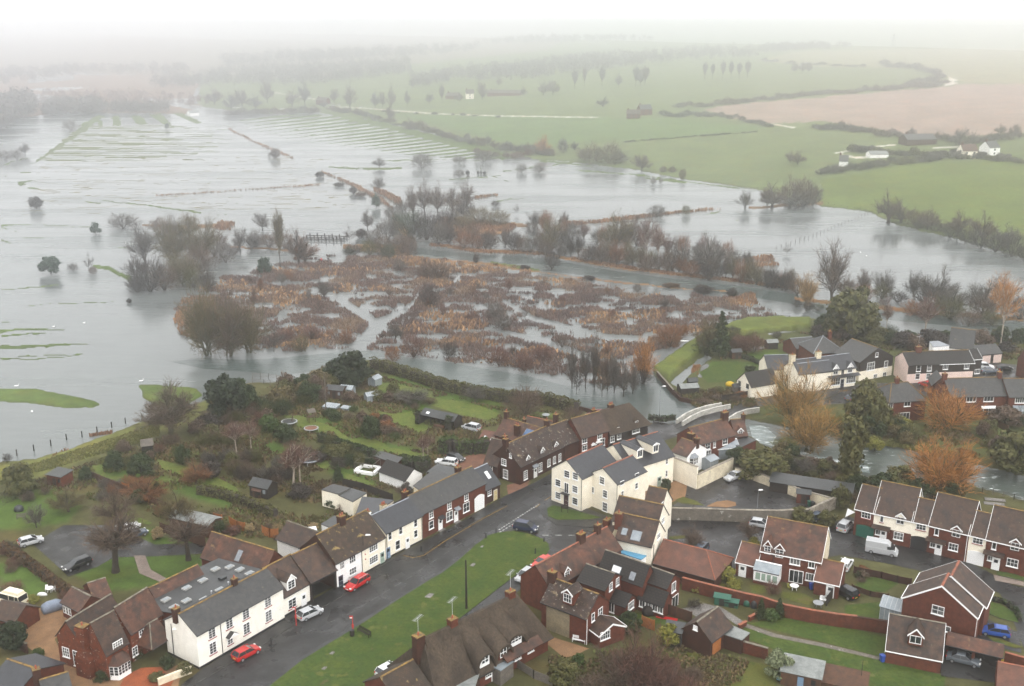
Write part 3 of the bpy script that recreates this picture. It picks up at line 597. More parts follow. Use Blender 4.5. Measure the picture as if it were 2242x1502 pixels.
 def win(s,f,p,w=1.1,h=1.3,nx=2,nz=2,frame='frame_white',sill='frame_white',arch=False,name='window',glass='glass',parent=None,label=None):
  c,al,out=s.onface(f,p);par=parent or s.root
  if s.axis=='par' and f in 'fb':c.z=min(c.z,s.z+s.eave-h/2-.22)
  X=s.fm(c,al,out)
  m=MB();m.X=X;m.box(-w/2,w/2,-.04,.03,-h/2,h/2);glass=random.choice(('glass','glass','glass_net'))if glass=='glass' else glass;g=m.build(name,glass,par,label=label)
  if parent is not None:return g
  m=MB();m.X=X;t=.085
  for x0,x1,z0,z1 in((-w/2-t*.6,-w/2+t*.5,-h/2-t*.6,h/2+t*.6),(w/2-t*.5,w/2+t*.6,-h/2-t*.6,h/2+t*.6),(-w/2+t*.5,w/2-t*.5,-h/2-t*.6,-h/2+t*.5),(-w/2+t*.5,w/2-t*.5,h/2-t*.5,h/2+t*.6)):m.box(x0,x1,0,.075,z0,z1)
  for i in range(1,nx):x=-w/2+w*i/nx;m.box(x-.03,x+.03,0,.068,-h/2+t*.5,h/2-t*.5)
  for i in range(1,nz):zz=-h/2+h*i/nz;m.box(-w/2+t*.5,w/2-t*.5,0,.062,zz-.022,zz+.022)
  m.build('frame',frame,g)
  if sill:m=MB();m.X=X;m.box(-w/2-.12,w/2+.12,0,.14,-h/2-t*.6-.12,-h/2-t*.6);m.build('sill',sill,g)
  return g
 def door(s,f,p,w=.95,h=2.0,m_='frame_white',glass=True,name='door',step=False,ground=None):
  c,al,out=s.onface(f,p);c.z=s.z+h/2+(.1 if step else 0)if ground is None else ground+h/2;X=s.fm(c,al,out);m=MB();m.X=X
  m.box(-w/2-.07,w/2+.07,0,.035,-h/2,h/2+.07,1);m.box(-w/2,w/2,.035,.06,-h/2,h/2,0)
  if glass:m.box(-w*.28,w*.28,.06,.066,h*.12,h*.38,2)
  for zz in(-.32,.02):m.box(-w*.33,w*.33,.06,.07,zz*h-.02,zz*h,1)
  g=m.build(name,[m_,'frame_white','glass'],s.root);m=MB();m.X=X;m.box(w*.34,w*.40,.06,.12,-.05,.05);m.build('handle','steel',g)
  if step:m=MB();m.X=X;m.box(-w/2-.25,w/2+.25,0,.7,-h/2-.3,-h/2);m.build('doorstep','patio',s.root)
  return g
 def garage(s,f,p,w=2.6,h=2.2,m_='frame_white',arch=.25):
  c,al,out=s.onface(f,p);c.z=s.z+h/2;X=s.fm(c,al,out);m=MB();m.X=X
  n=10;pts=[(-w/2,-h/2),(w/2,-h/2)]+[(w/2-w*i/n,h/2+arch*math.sin(math.pi*i/n))for i in range(n+1)]
  m.loft([[(x,y,z)for x,z in pts]for y in(0,.06)]);g=m.build('garage_door_or_arch_dark',m_,s.root)
  m=MB();m.X=X
  for i in range(1,8):x=-w/2+w*i/8;m.box(x-.012,x+.012,.06,.068,-h/2+.05,h/2-.05)
  m.build('door_boards',m_,g);return g
 def rawbox(s,name,mats,f,p,w,h,d0,d1,parent=None,mi=0):
  c,al,out=s.onface(f,p);X=s.fm(c,al,out);m=MB();m.X=X;m.box(-w/2,w/2,d0,d1,-h/2,h/2);return m.build(name,mats,parent or s.root)
 def canopy(s,f,p,w=1.5,d=.9,m_='tile_brown',gable=False):
  c,al,out=s.onface(f,p);X=s.fm(c,al,out);m=MB();m.X=X
  if gable:s_=w*.35;m.face([(-w/2,0,0),(-w/2,d,0),(0,d,s_),(0,0,s_)]);m.face([(w/2,d,0),(w/2,0,0),(0,0,s_),(0,d,s_)]);m.face([(-w/2,d,0),(w/2,d,0),(0,d,s_)],1)
  else:m.loft([[(-w/2,0,.42),(-w/2,0,.28),(-w/2,d,-.06),(-w/2,d,.04)],[(w/2,0,.42),(w/2,0,.28),(w/2,d,-.06),(w/2,d,.04)]])
  o=m.build('porch_roof',[m_,'frame_white'],s.root)
  m=MB();m.X=X
  for x in(-w/2+.1,w/2-.1):m=MB();m.X=X;m.tube((x,0,-.5),(x,d-.1,-.02),.04);m.build('bracket','frame_white',o)
  # --- on the roof ---------------------------------------------------------
 def roofz(s,u,v):
  k=s.rise/((s.D if s.axis=='par' else s.L)/2);a=v if s.axis=='par' else u;W=s.D if s.axis=='par' else s.L
  return s.eave+.06+s.rise-k*abs(a-W/2)
 def roofhit(s,p,which='f'):
  """pixel -> local (u, v, z) on the front ('f') or back slope (par), left/right slope (perp: 'l'/'r')"""
  W=s.D if s.axis=='par' else s.L;k=s.rise/(W/2);ax=s.V if s.axis=='par' else s.U;sg=1 if which in 'fl' else-1
  N=Vector((0,0,1))-ax*k*sg;P0=s.O+ax*(W/2)+Vector((0,0,s.eave+.06+s.rise));h=rayhit(p,P0,N)-s.O
  return h.dot(s.U),h.dot(s.V),h.z
 def chimney(s,t,h=1.6,w=.9,d=.6,pots=2,m_='brick_dark',off=0,px=None,drop=1.2,band=True):
  """t: place along the ridge 0..1, off: across from the ridge in metres"""
  if s.axis=='par':u,v=t*s.L,s.D/2+off
  else:u,v=s.L/2+off,t*s.D
  h=h*.75;z=s.roofz(u,v);m=s.mb();m.box(u-w/2,u+w/2,v-d/2,v+d/2,z-drop,z+h,0)
  if band:m.box(u-w/2-.06,u+w/2+.06,v-d/2-.06,v+d/2+.06,z+h-.28,z+h-.1,0);m.box(u-w/2-.04,u+w/2+.04,v-d/2-.04,v+d/2+.04,z+h,z+h+.07,1)
  for i in range(pots):x=u+(i-(pots-1)/2)*w/max(pots,1)*.85;m.tube((x,v,z+h),(x,v,z+h+.55),.13,.10,8,2)
  c=s.put(m,'chimney',[m_,'ridge_lichen','pot'],s.roof)
  return c
 def breast(s,f,p,w,d,top,m_=None,pots=1):
  c,al,out=s.onface(f,p);c.z=s.z;X=s.fm(c,al,out);m=MB();m.X=X
  hh=s.eave*.62
  m.loft([[(-w/2,0,-.3),(w/2,0,-.3),(w/2,d,-.3),(-w/2,d,-.3)],[(-w/2,0,hh),(w/2,0,hh),(w/2,d,hh),(-w/2,d,hh)],[(-w*.28,-.25,hh+1.2),(w*.28,-.25,hh+1.2),(w*.28,d*.8,hh+1.2),(-w*.28,d*.8,hh+1.2)],[(-w*.28,-.25,top),(w*.28,-.25,top),(w*.28,d*.8,top),(-w*.28,d*.8,top)]])
  m.box(-w*.34,w*.34,-.33,d*.8+.1,top-.7,top-.25);m.box(-w*.33,w*.33,-.3,d*.8+.05,top,top+.08,1)
  for i in range(pots):m.tube(((i-(pots-1)/2)*.4,d*.3,top),((i-(pots-1)/2)*.4,d*.3,top+.5),.14,.11,8,2)
  m.build('chimney',[m_ or s.wallm,'ridge_lichen','pot'],s.root)
 def aerial(s,t,off=0,h=2.4,base=1.6):
  u,v=(t*s.L,s.D/2+off)if s.axis=='par' else(s.L/2+off,t*s.D);z=s.roofz(u,v)+base;m=s.mb()
  m.tube((u,v,z-base),(u,v,z+h),.025,n=4);a=1.0;m.tube((u-.9*a,v-.3,z+h-.1),(u+.9*a,v+.3,z+h-.1),.02,n=4)
  for i in range(7):q=-0.8+i*.27;m.tube((u+q+.12,v+q*.33-.35,z+h-.1),(u+q-.12,v+q*.33+.35,z+h-.1),.014,n=4)
  s.put(m,'tv_aerial','steel',s.roof)
 def skylight(s,p,w=.8,h=1.0,which='f',m_='glass_roof'):
  u,v,z=s.roofhit(p,which);W=s.D if s.axis=='par' else s.L;k=s.rise/(W/2)*(1 if which in 'fl' else-1);m=s.mb();c=1/math.sqrt(1+k*k);hh=h*c/2
  def q(a,b,lift):return(u+a,v+b,z+k*b+lift)if s.axis=='par' else(u+b,v+a,z+k*b+lift)
  for(x,y,l0,l1,mi)in((w/2+.07,hh+.06,-.05,.07,1),(w/2,hh,.07,.085,0)):
   m.loft([[q(-x,-y,l),q(x,-y,l),q(x,y,l),q(-x,y,l)]for l in(l0,l1)],mi)
  return s.put(m,'skylight',[m_,'lead'],s.roof)
 def dormer(s,p,w=1.5,h=1.3,rise=.8,roof=None,wall=None,nx=2,nz=2,which='f',out=None,frame='frame_white',barge=True,gabletop=None):
  """gabled dormer whose window centre is seen at pixel p"""
  O,N,al,ot=s.face('f' if which=='f' else{'l':'l','r':'r','b':'b'}[which]);setb=.35 if out is None else out
  c=rayhit(p,O-ot*setb,N);X=s.fm(c,al,ot);m=MB();m.X=X;L=4.0;W=s.D if s.axis=='par' else s.L;k=s.rise/(W/2)
  ln=min(W/2-setb,(h/2+rise)/k+.6+max(0,(c.z-s.z-s.eave-k*setb))/k*1.0)
  m.box(-w/2,w/2,-ln,0,-h/2-.25,h/2);m.face([(-w/2,0,h/2),(w/2,0,h/2),(0,0,h/2+rise)])
  b=m.build('dormer',[wall or s.wallm],s.root)
  m=MB();m.X=X;o=.15;t=.1
  for sg in(-1,1):
   q=[(sg*(w/2+o),.15,h/2-o*rise/(w/2)),(0,.15,h/2+rise),(0,-ln,h/2+rise),(sg*(w/2+o),-ln,h/2-o*rise/(w/2))]
   m.loft([[(x,y,z+d)for x,y,z in q]for d in(0,t)])
  m.build('dormer_roof',roof or s.roofm,b)
  if barge:
   m=MB();m.X=X
   for sg in(-1,1):q0,q1=(sg*(w/2+o),h/2-o*rise/(w/2)),(0,h/2+rise);m.loft([[(x,.15,z-.14),(x,.2,z-.14),(x,.2,z+.12),(x,.15,z+.12)]for x,z in(q0,q1)])
   m.build('bargeboard','frame_white',b)
  ww,wh=w*.72,h*.8;m=MB();m.X=X;m.box(-ww/2,ww/2,0,.03,-wh/2,wh/2);g=m.build('window','glass',s.root)
  m=MB();m.X=X;tt=.08
  for x0,x1,z0,z1 in((-ww/2-tt,-ww/2,-wh/2-tt,wh/2+tt),(ww/2,ww/2+tt,-wh/2-tt,wh/2+tt),(-ww/2,ww/2,-wh/2-tt,-wh/2),(-ww/2,ww/2,wh/2,wh/2+tt)):m.box(x0,x1,0,.07,z0,z1)
  for i in range(1,nx):x=-ww/2+ww*i/nx;m.box(x-.03,x+.03,.03,.06,-wh/2,wh/2)
  for i in range(1,nz):zz=-wh/2+wh*i/nz;m.box(-ww/2,ww/2,.03,.055,zz-.02,zz+.02)
  m.build('frame',frame,g)
 def pipe(s,f,p,m_='black_trim',top=None):
  c,al,out=s.onface(f,p);c.z=s.z;X=s.fm(c,al,out);m=MB();m.X=X;m.tube((0,.07,0),(0,.07,top or s.eave-.1),.05,n=6);m.build('downpipe',m_,s.root)
def block(name,label,cat,quad,ztop,wall='cream',roof='felt',z=Z0,group=None,lm=None,parent=None,cap=.12,pname=None):
 """flat-roofed block: quad = photo pixels of its roof corners at height ztop"""
 P=[G(p,z+ztop)for p in quad];c=sum(P,Vector())/len(P)
 if parent is None:r=empty(name,(c.x,c.y,z),0,label,cat,group,lm)
 else:r=parent
 X=(Matrix.Translation(r.location)@Matrix.Rotation(r.rotation_euler.z,4,'Z')).inverted()
 q=[X@p for p in P];ar=sum(q[i].x*q[(i+1)%len(q)].y-q[(i+1)%len(q)].x*q[i].y for i in range(len(q)))
 if ar<0:q=q[::-1]
 b0=(z-r.location.z);m=MB();m.prism([(p.x,p.y)for p in q],b0-.3,b0+ztop-.02);wl=m.build(pname or 'wall',wall,r)
 cc=sum(q,Vector())/len(q);m=MB();m.prism([(cc.x+(p.x-cc.x)*1.03,cc.y+(p.y-cc.y)*1.03)for p in q],b0+ztop-.02,b0+ztop+cap);rf=m.build('flat_roof',roof,r)
 return r,rf
def P2(p,z=Z0):v=G(p,z);return Vector((v.x,v.y,z))
def wallrun(name,label,cat,pts,h,t=.3,m_='brick',cap='ridge_red',z=Z0,group=None,lm=None,base=True,posts=0,capw=.08,world=False):
 """garden wall or fence along photo pixels (foot of the wall, or its top when base=False)"""
 P=[Vector(p)for p in pts]if world else[P2(p,z)if base else G(p,z+h)for p in pts];c=sum(P,Vector())/len(P);r=empty(name,(P[0].x,P[0].y,z),0,label,cat,group);r['ctr']=(c.x,c.y,z)
 if lm:tag(r,lm=lm)
 m=MB();k=MB();ps=MB();dist=0
 for a,b in zip(P,P[1:]):
  d=Vector((b.x-a.x,b.y-a.y,0));l=d.length;d.normalize();n=Vector((-d.y,d.x,0))*t/2
  q=lambda p,s_,zz,e=0:(p.x-P[0].x+n.x*s_+d.x*e,p.y-P[0].y+n.y*s_+d.y*e,zz)
  for s1,s2,e0,e1 in((1,-1,None,None),):
   m.face([q(a,-1,-.3),q(b,-1,-.3),q(b,-1,h),q(a,-1,h)],0,[(dist,0),(dist+l,0),(dist+l,h),(dist,h)]);m.face([q(b,1,-.3),q(a,1,-.3),q(a,1,h),q(b,1,h)],0,[(dist+l,0),(dist,0),(dist,h),(dist+l,h)])
   m.face([q(a,1,-.3),q(a,-1,-.3),q(a,-1,h),q(a,1,h)],0);m.face([q(b,-1,-.3),q(b,1,-.3),q(b,1,h),q(b,-1,h)],0);m.face([q(a,-1,h),q(b,-1,h),q(b,1,h),q(a,1,h)],0)
  cw=1+capw/(t/2);k.loft([[q(p,-cw,h,e),q(p,cw,h,e),q(p,cw*.8,h+.09,e),q(p,-cw*.8,h+.09,e)]for p,e in((a,-.03),(b,.03))])
  if posts:
   n_=max(1,int(l/posts))
   for i in range(n_+1):
    p=a+d*(l*i/n_);ps=MB();ps.box(p.x-P[0].x-.07,p.x-P[0].x+.07,p.y-P[0].y-.07,p.y-P[0].y+.07,-.2,h+.12);ps.build('post',m_,r)
  dist+=l
 m.build('panel' if posts else 'wall_body',m_,r)
 if cap:k.build('coping',cap,r)
 return r
def railfence(name,label,pts,h=1.1,step=2.2,rails=3,m_='wood_grey',z=Z0,group=None,r_=.05,terrain=False,cat='fence'):
 P=[PT(p)if terrain else P2(p,z)for p in pts];r=empty(name,tuple(P[0]),0,label,cat,group);r['ctr']=tuple(sum(P,Vector())/len(P));m=MB();k=0
 for a,b in zip(P,P[1:]):
  l=(b-a).length;n_=max(1,round(l/step))
  for i in range(n_+1):
   p=a+(b-a)*(i/n_)-P[0]
   if k<95:q=MB();q.box(p.x-r_,p.x+r_,p.y-r_,p.y+r_,p.z-.6,p.z+h+.08);q.build('post',m_,r);k+=1
  for j in range(rails):
   zz=h*(j+1)/rails-.08;A0,B0=a-P[0],b-P[0];m.tube((A0 .x,A0 .y,A0 .z+zz),(B0 .x,B0 .y,B0 .z+zz),.035 if r_<.06 else.05,n=4)
 if rails:m.build('rail',m_,r)
 return r
def shed(name,label,p,w,d,h,rise,rz,wall='wood_brown',roof='felt',z=Z0,door='wood_dark',win=1,lm=None,group=None,pent=False,cat='shed',glazed=False):
 """p: pixel of the middle of its foot; rz degrees"""
 c=P2(p,z);r=empty(name,tuple(c),math.radians(rz),label,cat,group,lm);m=MB();k=rise/(d/2)
 mw='glass_roof' if glazed else wall
 m.box(-w/2,w/2,-d/2,d/2,-.2,h)
 if not pent:
  for x in(-w/2,w/2):m.face([(x,-d/2,h),(x,d/2,h),(x,0,h+rise)])
 m.build('wall',mw,r);m=MB();o=.18
 if pent:m.loft([[(-w/2-o,-d/2-o,h),(w/2+o,-d/2-o,h),(w/2+o,-d/2-o,h+.08),(-w/2-o,-d/2-o,h+.08)],[(-w/2-o,d/2+o,h+rise),(w/2+o,d/2+o,h+rise),(w/2+o,d/2+o,h+rise+.08),(-w/2-o,d/2+o,h+rise+.08)]])
 else:
  for sg in(-1,1):
   q=[(-w/2-o,sg*(d/2+o),h-k*o),(w/2+o,sg*(d/2+o),h-k*o),(w/2+o,0,h+rise),(-w/2-o,0,h+rise)];m.loft([[(x,y,z_+t_)for x,y,z_ in q]for t_ in(.01,.07)])
 m.build('roof','glass_roof' if glazed else roof,r)
 if glazed:
  m=MB()
  for i in range(6):
   x=-w/2+w*i/5
   for y in(-d/2,d/2):m.tube((x,y,0),(x,y,h),.035,n=4)
   m.tube((x,-d/2-.02,h+.05),(x,0,h+rise+.1),.03,n=4);m.tube((x,d/2+.02,h+.05),(x,0,h+rise+.1),.03,n=4)
  m.build('frame','steel',r)
 else:
  m=MB();m.box(-.4,.4,-d/2-.04,-d/2,0,min(1.8,h-.1));m.build('door',door,r)
  for i in range(win):x=-w/2+w*(.2+.6*i/max(1,win-1)if win>1 else.82);m=MB();m.box(x-.28,x+.28,-d/2-.05,-d/2,h*.45,h*.8);m.build('window','glass_roof' if win>1 else 'glass',r)
 return r
 # ================================================================ roads and lawns
ROAD=[(300,1590),(430,1478),(560,1400),(690,1318),(735,1290),(800,1258),(925,1192),(1010,1150),(1105,1092),(1215,1042),(1300,1000),(1400,950),(1430,926),(1480,936),(1480,945),(1420,980),(1330,1030),(1230,1090),(1215,1120),(1260,1140),(1320,1150),(1330,1190),(1260,1220),(1180,1260),(1100,1320),(1000,1400),(860,1500),(790,1590)]
sheet('road',ROAD,'asphalt',Z0+.04)
LANE=[(1300,1144),(1430,1128),(1560,1136),(1650,1146),(1760,1170),(1860,1130),(1905,1150),(1890,1180),(1990,1200),(2060,1212),(2110,1225),(2160,1250),(2215,1280),(2400,1320),(2400,1470),(2242,1420),(2215,1350),(2190,1300),(2140,1275),(2070,1262),(1950,1235),(1840,1215),(1800,1222),(1610,1262),(1480,1245),(1470,1200),(1330,1190)]
sheet('lane',LANE,'asphalt',Z0+.045)
sheet('driveway',[(2138,1345),(2232,1385),(2236,1430),(2130,1400),(2120,1390)],'asphalt',Z0+.05)
sheet('driveway',[(1905,1180),(1960,1140),(2120,1200),(2100,1225),(2000,1205)],'asphalt',Z0+.05)
sheet('driveway',[(2056,1400),(2235,1450),(2242,1502),(2060,1480)],'asphalt',Z0+.035)
sheet('car_park',[(1505,1060),(1600,1030),(1680,1040),(1800,1080),(1825,1105),(1780,1118),(1700,1120),(1470,1108),(1500,1090)],'asphalt',Z0+.04)
sheet('car_park',[(70,1190),(140,1150),(235,1150),(300,1175),(340,1192),(440,1188),(470,1202),(440,1212),(340,1218),(250,1220),(215,1240),(150,1262),(110,1225)],'asphalt',Z0+.04)
sheet('garden_path',[(293,1216),(318,1216),(330,1247),(368,1268),(350,1274),(305,1255)],'brick_path',Z0+.045)
sheet('gravel_yard',[(60,1340),(140,1315),(170,1340),(120,1400),(140,1440),(230,1502),(150,1540),(90,1440),(40,1400),(40,1360)],'gravel',Z0+.03)
sheet('gravel_yard',[(150,1420),(240,1478),(340,1480),(400,1450),(380,1560),(230,1520)],'gravel',Z0+.035)
sheet('flower_bed',[(262,1502),(275,1478),(310,1462),(352,1460),(365,1475),(380,1490),(370,1510)],'clay_bed',Z0+.05)
sheet('gravel_yard',[(985,1015),(1040,990),(1080,1000),(1060,1025),(1000,1045)],'gravel_red',Z0+.03);sheet('gravel_yard',[(1110,1062),(1160,1050),(1150,1075),(1112,1082)],'gravel_red',Z0+.05)
sheet('gravel_yard',[(1195,1390),(1290,1420),(1255,1436),(1235,1440),(1200,1412)],'gravel',Z0+.03)
sheet('gravel_yard',[(1420,1060),(1500,1050),(1530,1075),(1470,1100),(1430,1110),(1400,1080)],'gravel',Z0+.03)
sheet('flower_bed',[E(485,195),E(560,160),E(640,150),E(700,165),E(705,190),E(640,203)],'gravel',Z0+.06,skirt=.1)
sheet('lawn',[E(262,145),E(320,125),E(400,150),E(480,190),E(300,172)],'lawn_rough',Z0+.06)
GREEN_=[(555,1530),(660,1446),(700,1421),(753,1389),(802,1359),(866,1316),(922,1281),(968,1254),(1002,1228),(1040,1194),(1069,1172),(1088,1166),(1125,1162),(1155,1167),(1187,1179),(1200,1189),(1203,1203),(1194,1218),(1165,1233),(1125,1262),(1060,1312),(960,1390),(830,1478),(760,1540)]
sheet('lawn',GREEN_,'lawn',Z0+.11,skirt=.2)
sheet('lawn',[(1198,1112),(1212,1106),(1260,1118),(1318,1133),(1290,1137),(1220,1138),(1200,1130)],'lawn',Z0+.19,skirt=.1)
sheet('pavement',[(1184,1100),(1215,1085),(1330,1130),(1330,1152),(1280,1153),(1220,1148),(1188,1128),(1178,1112)],'pavement',Z0+.14,skirt=.2)
PAVE=[(395,1500),(440,1466),(560,1392),(690,1310),(735,1284),(800,1250),(925,1186),(1010,1142),(1105,1086),(1150,1066),(1215,1032),(1222,1040),(1160,1078),(1100,1110),(1040,1142),(960,1186),(925,1213),(905,1217),(885,1213),(830,1240),(748,1305),(700,1332),(560,1420),(420,1502)]
sheet('pavement',PAVE,'pavement',Z0+.13,skirt=.2)
sheet('lawn',[(1850,1325),(1925,1318),(1955,1345),(1950,1362),(1850,1345)],'lawn',Z0+.03);sheet('lawn',[(1870,1280),(1930,1255),(1970,1275),(1940,1295),(1890,1295)],'lawn',Z0+.03)
sheet('lawn',[(1635,1365),(1720,1352),(1880,1380),(1940,1395),(1935,1440),(1800,1405)],'lawn',Z0+.03);sheet('lawn',[(1628,1373),(1790,1410),(1932,1447),(2070,1480),(2062,1560),(1880,1560),(1760,1470),(1690,1420),(1640,1400)],'lawn',Z0+.035)
sheet('lawn',[(1470,1440),(1520,1425),(1700,1460),(1700,1530),(1560,1540),(1480,1480)],'lawn_rough',Z0+.03)
sheet('garden_path',[(1630,1364),(1700,1388),(1800,1408),(1935,1440),(1935,1447),(1800,1416),(1690,1394),(1626,1371)],'stained_wall',Z0+.05)
sheet('patio',[E(310,940),E(470,900),E(600,930),E(770,1040),E(740,1080),E(640,1010),E(420,1000)],'patio',Z0+.04)
sheet('lawn',[E(1040,815),E(1200,830),E(1270,870),E(1240,915),E(1100,880),E(1030,850)],'lawn_rough',Z0+.03);sheet('lawn',[E(800,765),E(910,775),E(940,820),E(820,830)],'lawn_rough',Z0+.03)
sheet('lawn',[D(1100,900),D(1290,950),D(1440,985),D(1350,1010),D(1220,985),D(1100,950)],'lawn',Z0+.04)
sheet('lawn',[E(210,470),E(290,480),E(300,525),E(220,520)],'lawn',Z0+.06);sheet('lawn',[E(320,470),E(450,455),E(400,520),E(345,525)],'lawn',Z0+.06);sheet('lawn',[E(215,415),E(330,405),E(345,425),E(220,435)],'lawn_rough',Z0+.06)
sheet('lawn',[R(1225,890),R(1300,910),R(1400,970),R(1430,1040),R(1300,1010),R(1215,975)],'lawn',Z0+.10,skirt=.1);sheet('lawn',[R(1270,665),R(1380,680),R(1469,710),R(1469,735),R(1280,695)],'lawn',Z0+.10,skirt=.1)
sheet('pavement',[R(1245,690),R(1469,745),R(1469,775),R(1260,735)],'brick_path',Z0+.09);sheet('flower_bed',[R(1190,1130),R(1330,1170),R(1469,1220),R(1400,1225),R(1250,1180)],'lawn_rough',Z0+.10)
sheet('lawn',[(1560,800),(1600,790),(1690,800),(1700,812),(1640,832),(1550,838),(1530,815)],'lawn',Z0+.03)
sheet('puddle',[G5(640,570),G5(690,545),G5(720,560),G5(640,690),G5(600,680)],'puddle',Z0+.02);sheet('puddle',[G5(1085,380),G5(1200,370),G5(1310,375),G5(1220,405),G5(1100,412)],'puddle',Z0+.02)
sheet('puddle',[G5(1320,235),G5(1480,210),G5(1590,215),G5(1450,230),G5(1330,250)],'puddle',Z0+.02)
sheet('road',[(1430,922),(1480,930),(1560,898),(1650,872),(1700,862),(1790,855),(1900,838),(2010,838),(2120,842),(2400,848),(2400,870),(2010,866),(1900,880),(1790,888),(1690,884),(1640,896),(1560,922),(1485,955),(1420,975)],'asphalt',Z0+.05)
sheet('pavement',[(1476,928),(1560,892),(1640,870),(1640,876),(1562,900),(1482,938)],'pavement',Z0+.15,skirt=.1)
sheet('driveway',[(2140,790),(2242,800),(2300,840),(2160,835),(2100,838)],'asphalt',Z0+.03)
for i,(x,y,w_,d_)in enumerate(((940,1303,22,9),(727,1429,14,6),(710,1462,14,6),(1055,1196,9,4),(1035,1236,14,6),(832,1482,12,5))):sheet('drain_cover',[(x-w_/2,y+d_/2),(x,y-d_/2),(x+w_/2,y-d_/3),(x+w_*.1,y+d_*.7)],'patio',Z0+.12)
mat('garden_lawn',(.075,.105,.022),(.105,.120,.03),.4,.9,.1,(1.6,.3),spots=((.05,.07,.02),.6,.6));mat('tarmac_patch',(.010,.010,.011),(.014,.014,.015),.5,.3,.5,(3,.2));mat('worn_tarmac',(.034,.034,.034),(.022,.022,.022),.4,.5,.4,(2,.25))
for q in([(700,1375),(712,1366),(724,1372),(710,1382)],[(850,1268),(880,1252),(888,1258),(858,1275)],[(1010,1190),(1042,1172),(1052,1178),(1020,1197)],[(1140,1100),(1170,1084),(1188,1092),(1158,1108)],[(540,1462),(560,1450),(575,1458),(552,1472)],[(1260,1180),(1290,1172),(1300,1182),(1268,1192)],[(1690,1185),(1740,1180),(1750,1192),(1700,1198)]):sheet('road_patch',q,'tarmac_patch',Z0+.049)
sheet('road_patch',[(620,1462),(800,1352),(960,1254),(1060,1182),(1066,1186),(968,1260),(806,1362),(640,1472)],'worn_tarmac',Z0+.047)
GL=[[G2(640,600),G2(770,600),G2(900,640),G2(1040,690),G2(1190,790),G2(1400,795),G2(1520,860),G2(1860,930),G2(1700,960),G2(1500,900),G2(1300,870),G2(1120,810),G2(1040,730),G2(920,740),G2(760,690)],[G2(1130,1060),G2(1260,1110),G2(1420,1170),G2(1380,1190),G2(1160,1130)],[G2(890,940),G2(1050,985),G2(1060,1040),G2(960,1040),G2(900,1000)],
[G2(-20,1075),G2(120,1120),G2(250,1190),G2(300,1260),G2(100,1230),G2(-40,1190)],[G2(1400,320),G2(1620,350),G2(1870,405),G2(1870,470),G2(1600,400),G2(1420,390)],[G2(1390,560),G2(1560,590),G2(1700,560),G2(1740,640),G2(1860,700),G2(1760,740),G2(1500,640)],[G3(430,90),G3(760,130),G3(1060,240),G3(960,300),G3(700,255),G3(400,160)],[G3(1380,220),G3(1560,240),G3(1600,280),G3(1300,260)],
[G1(760,1010),G1(850,1010),G1(860,1080),G1(1100,1130),G1(1260,1160),G1(1240,1200),G1(1000,1150),G1(780,1080)],[G1(1290,960),G1(1500,1010),G1(1800,1120),G1(1878,1230),G1(1600,1140),G1(1330,1040)],[G1(900,1400),G1(1050,1400),G1(1250,1480),G1(1230,1500),G1(960,1450)]]
for i,q in enumerate(GL):sheet('lawn',q,'garden_lawn',Z0+.012+i*.0045)
# markings
def dash(a,b,n,fill=.55,wd=.12,m_='mark_white',z=Z0+.055,name='road_marking'):
 a,b=G(a,z),G(b,z);d=b-a;l=d.length;d.normalize();nn=Vector((-d.y,d.x,0))*wd/2;m=MB()
 for i in range(n):
  s0=l*i/n;s1=s0+l/n*fill;q=[a+d*s0-nn,a+d*s1-nn,a+d*s1+nn,a+d*s0+nn];m.face([(p.x,p.y,z)for p in q])
 tag(m.build(name,m_),kind='structure')
dash(Cc(60,990),Cc(130,960),1,.9,m_='mark_faint');dash(Cc(225,920),Cc(790,580),6,.6,.1,'mark_faint');dash(Cc(810,560),Cc(1300,240),5,.5,.1,'mark_faint');dash(Cc(1380,190),Cc(1700,10),3,.5,.1,'mark_faint')
dash(Cc(1465,225),Cc(1800,10),18,.6,.25);dash(Cc(1470,245),Cc(1620,155),6,.6,.25);dash(D(325,268),D(750,268),4,.5,.2)
def strip(pts,wd,m_,z=Z0+.058,name='road_marking'):
 P=[G(p,z)for p in pts];m=MB()
 for a,b in zip(P,P[1:]):
  d=(b-a).normalized();n=Vector((-d.y,d.x,0))*wd/2;e=d*wd*.3;q=[a-n-e,b-n+e,b+n+e,a+n-e];m.face([(p.x,p.y,z)for p in q]);z+=.0015
 tag(m.build(name,m_),kind='structure')
strip([(883,1216),(905,1221),(928,1216),(975,1184),(1060,1134),(1110,1108)],.12,'mark_yellow');strip([G3(1130,1045),G3(1530,835)],.12,'mark_yellow');strip([G3(1150,1045),G3(1540,843)],.12,'mark_yellow');strip([G3(1385,1120),G3(1440,1075),G3(1540,1010)],.12,'mark_yellow')
strip([Cc(0,868),Cc(130,790)],.1,'mark_yellow')
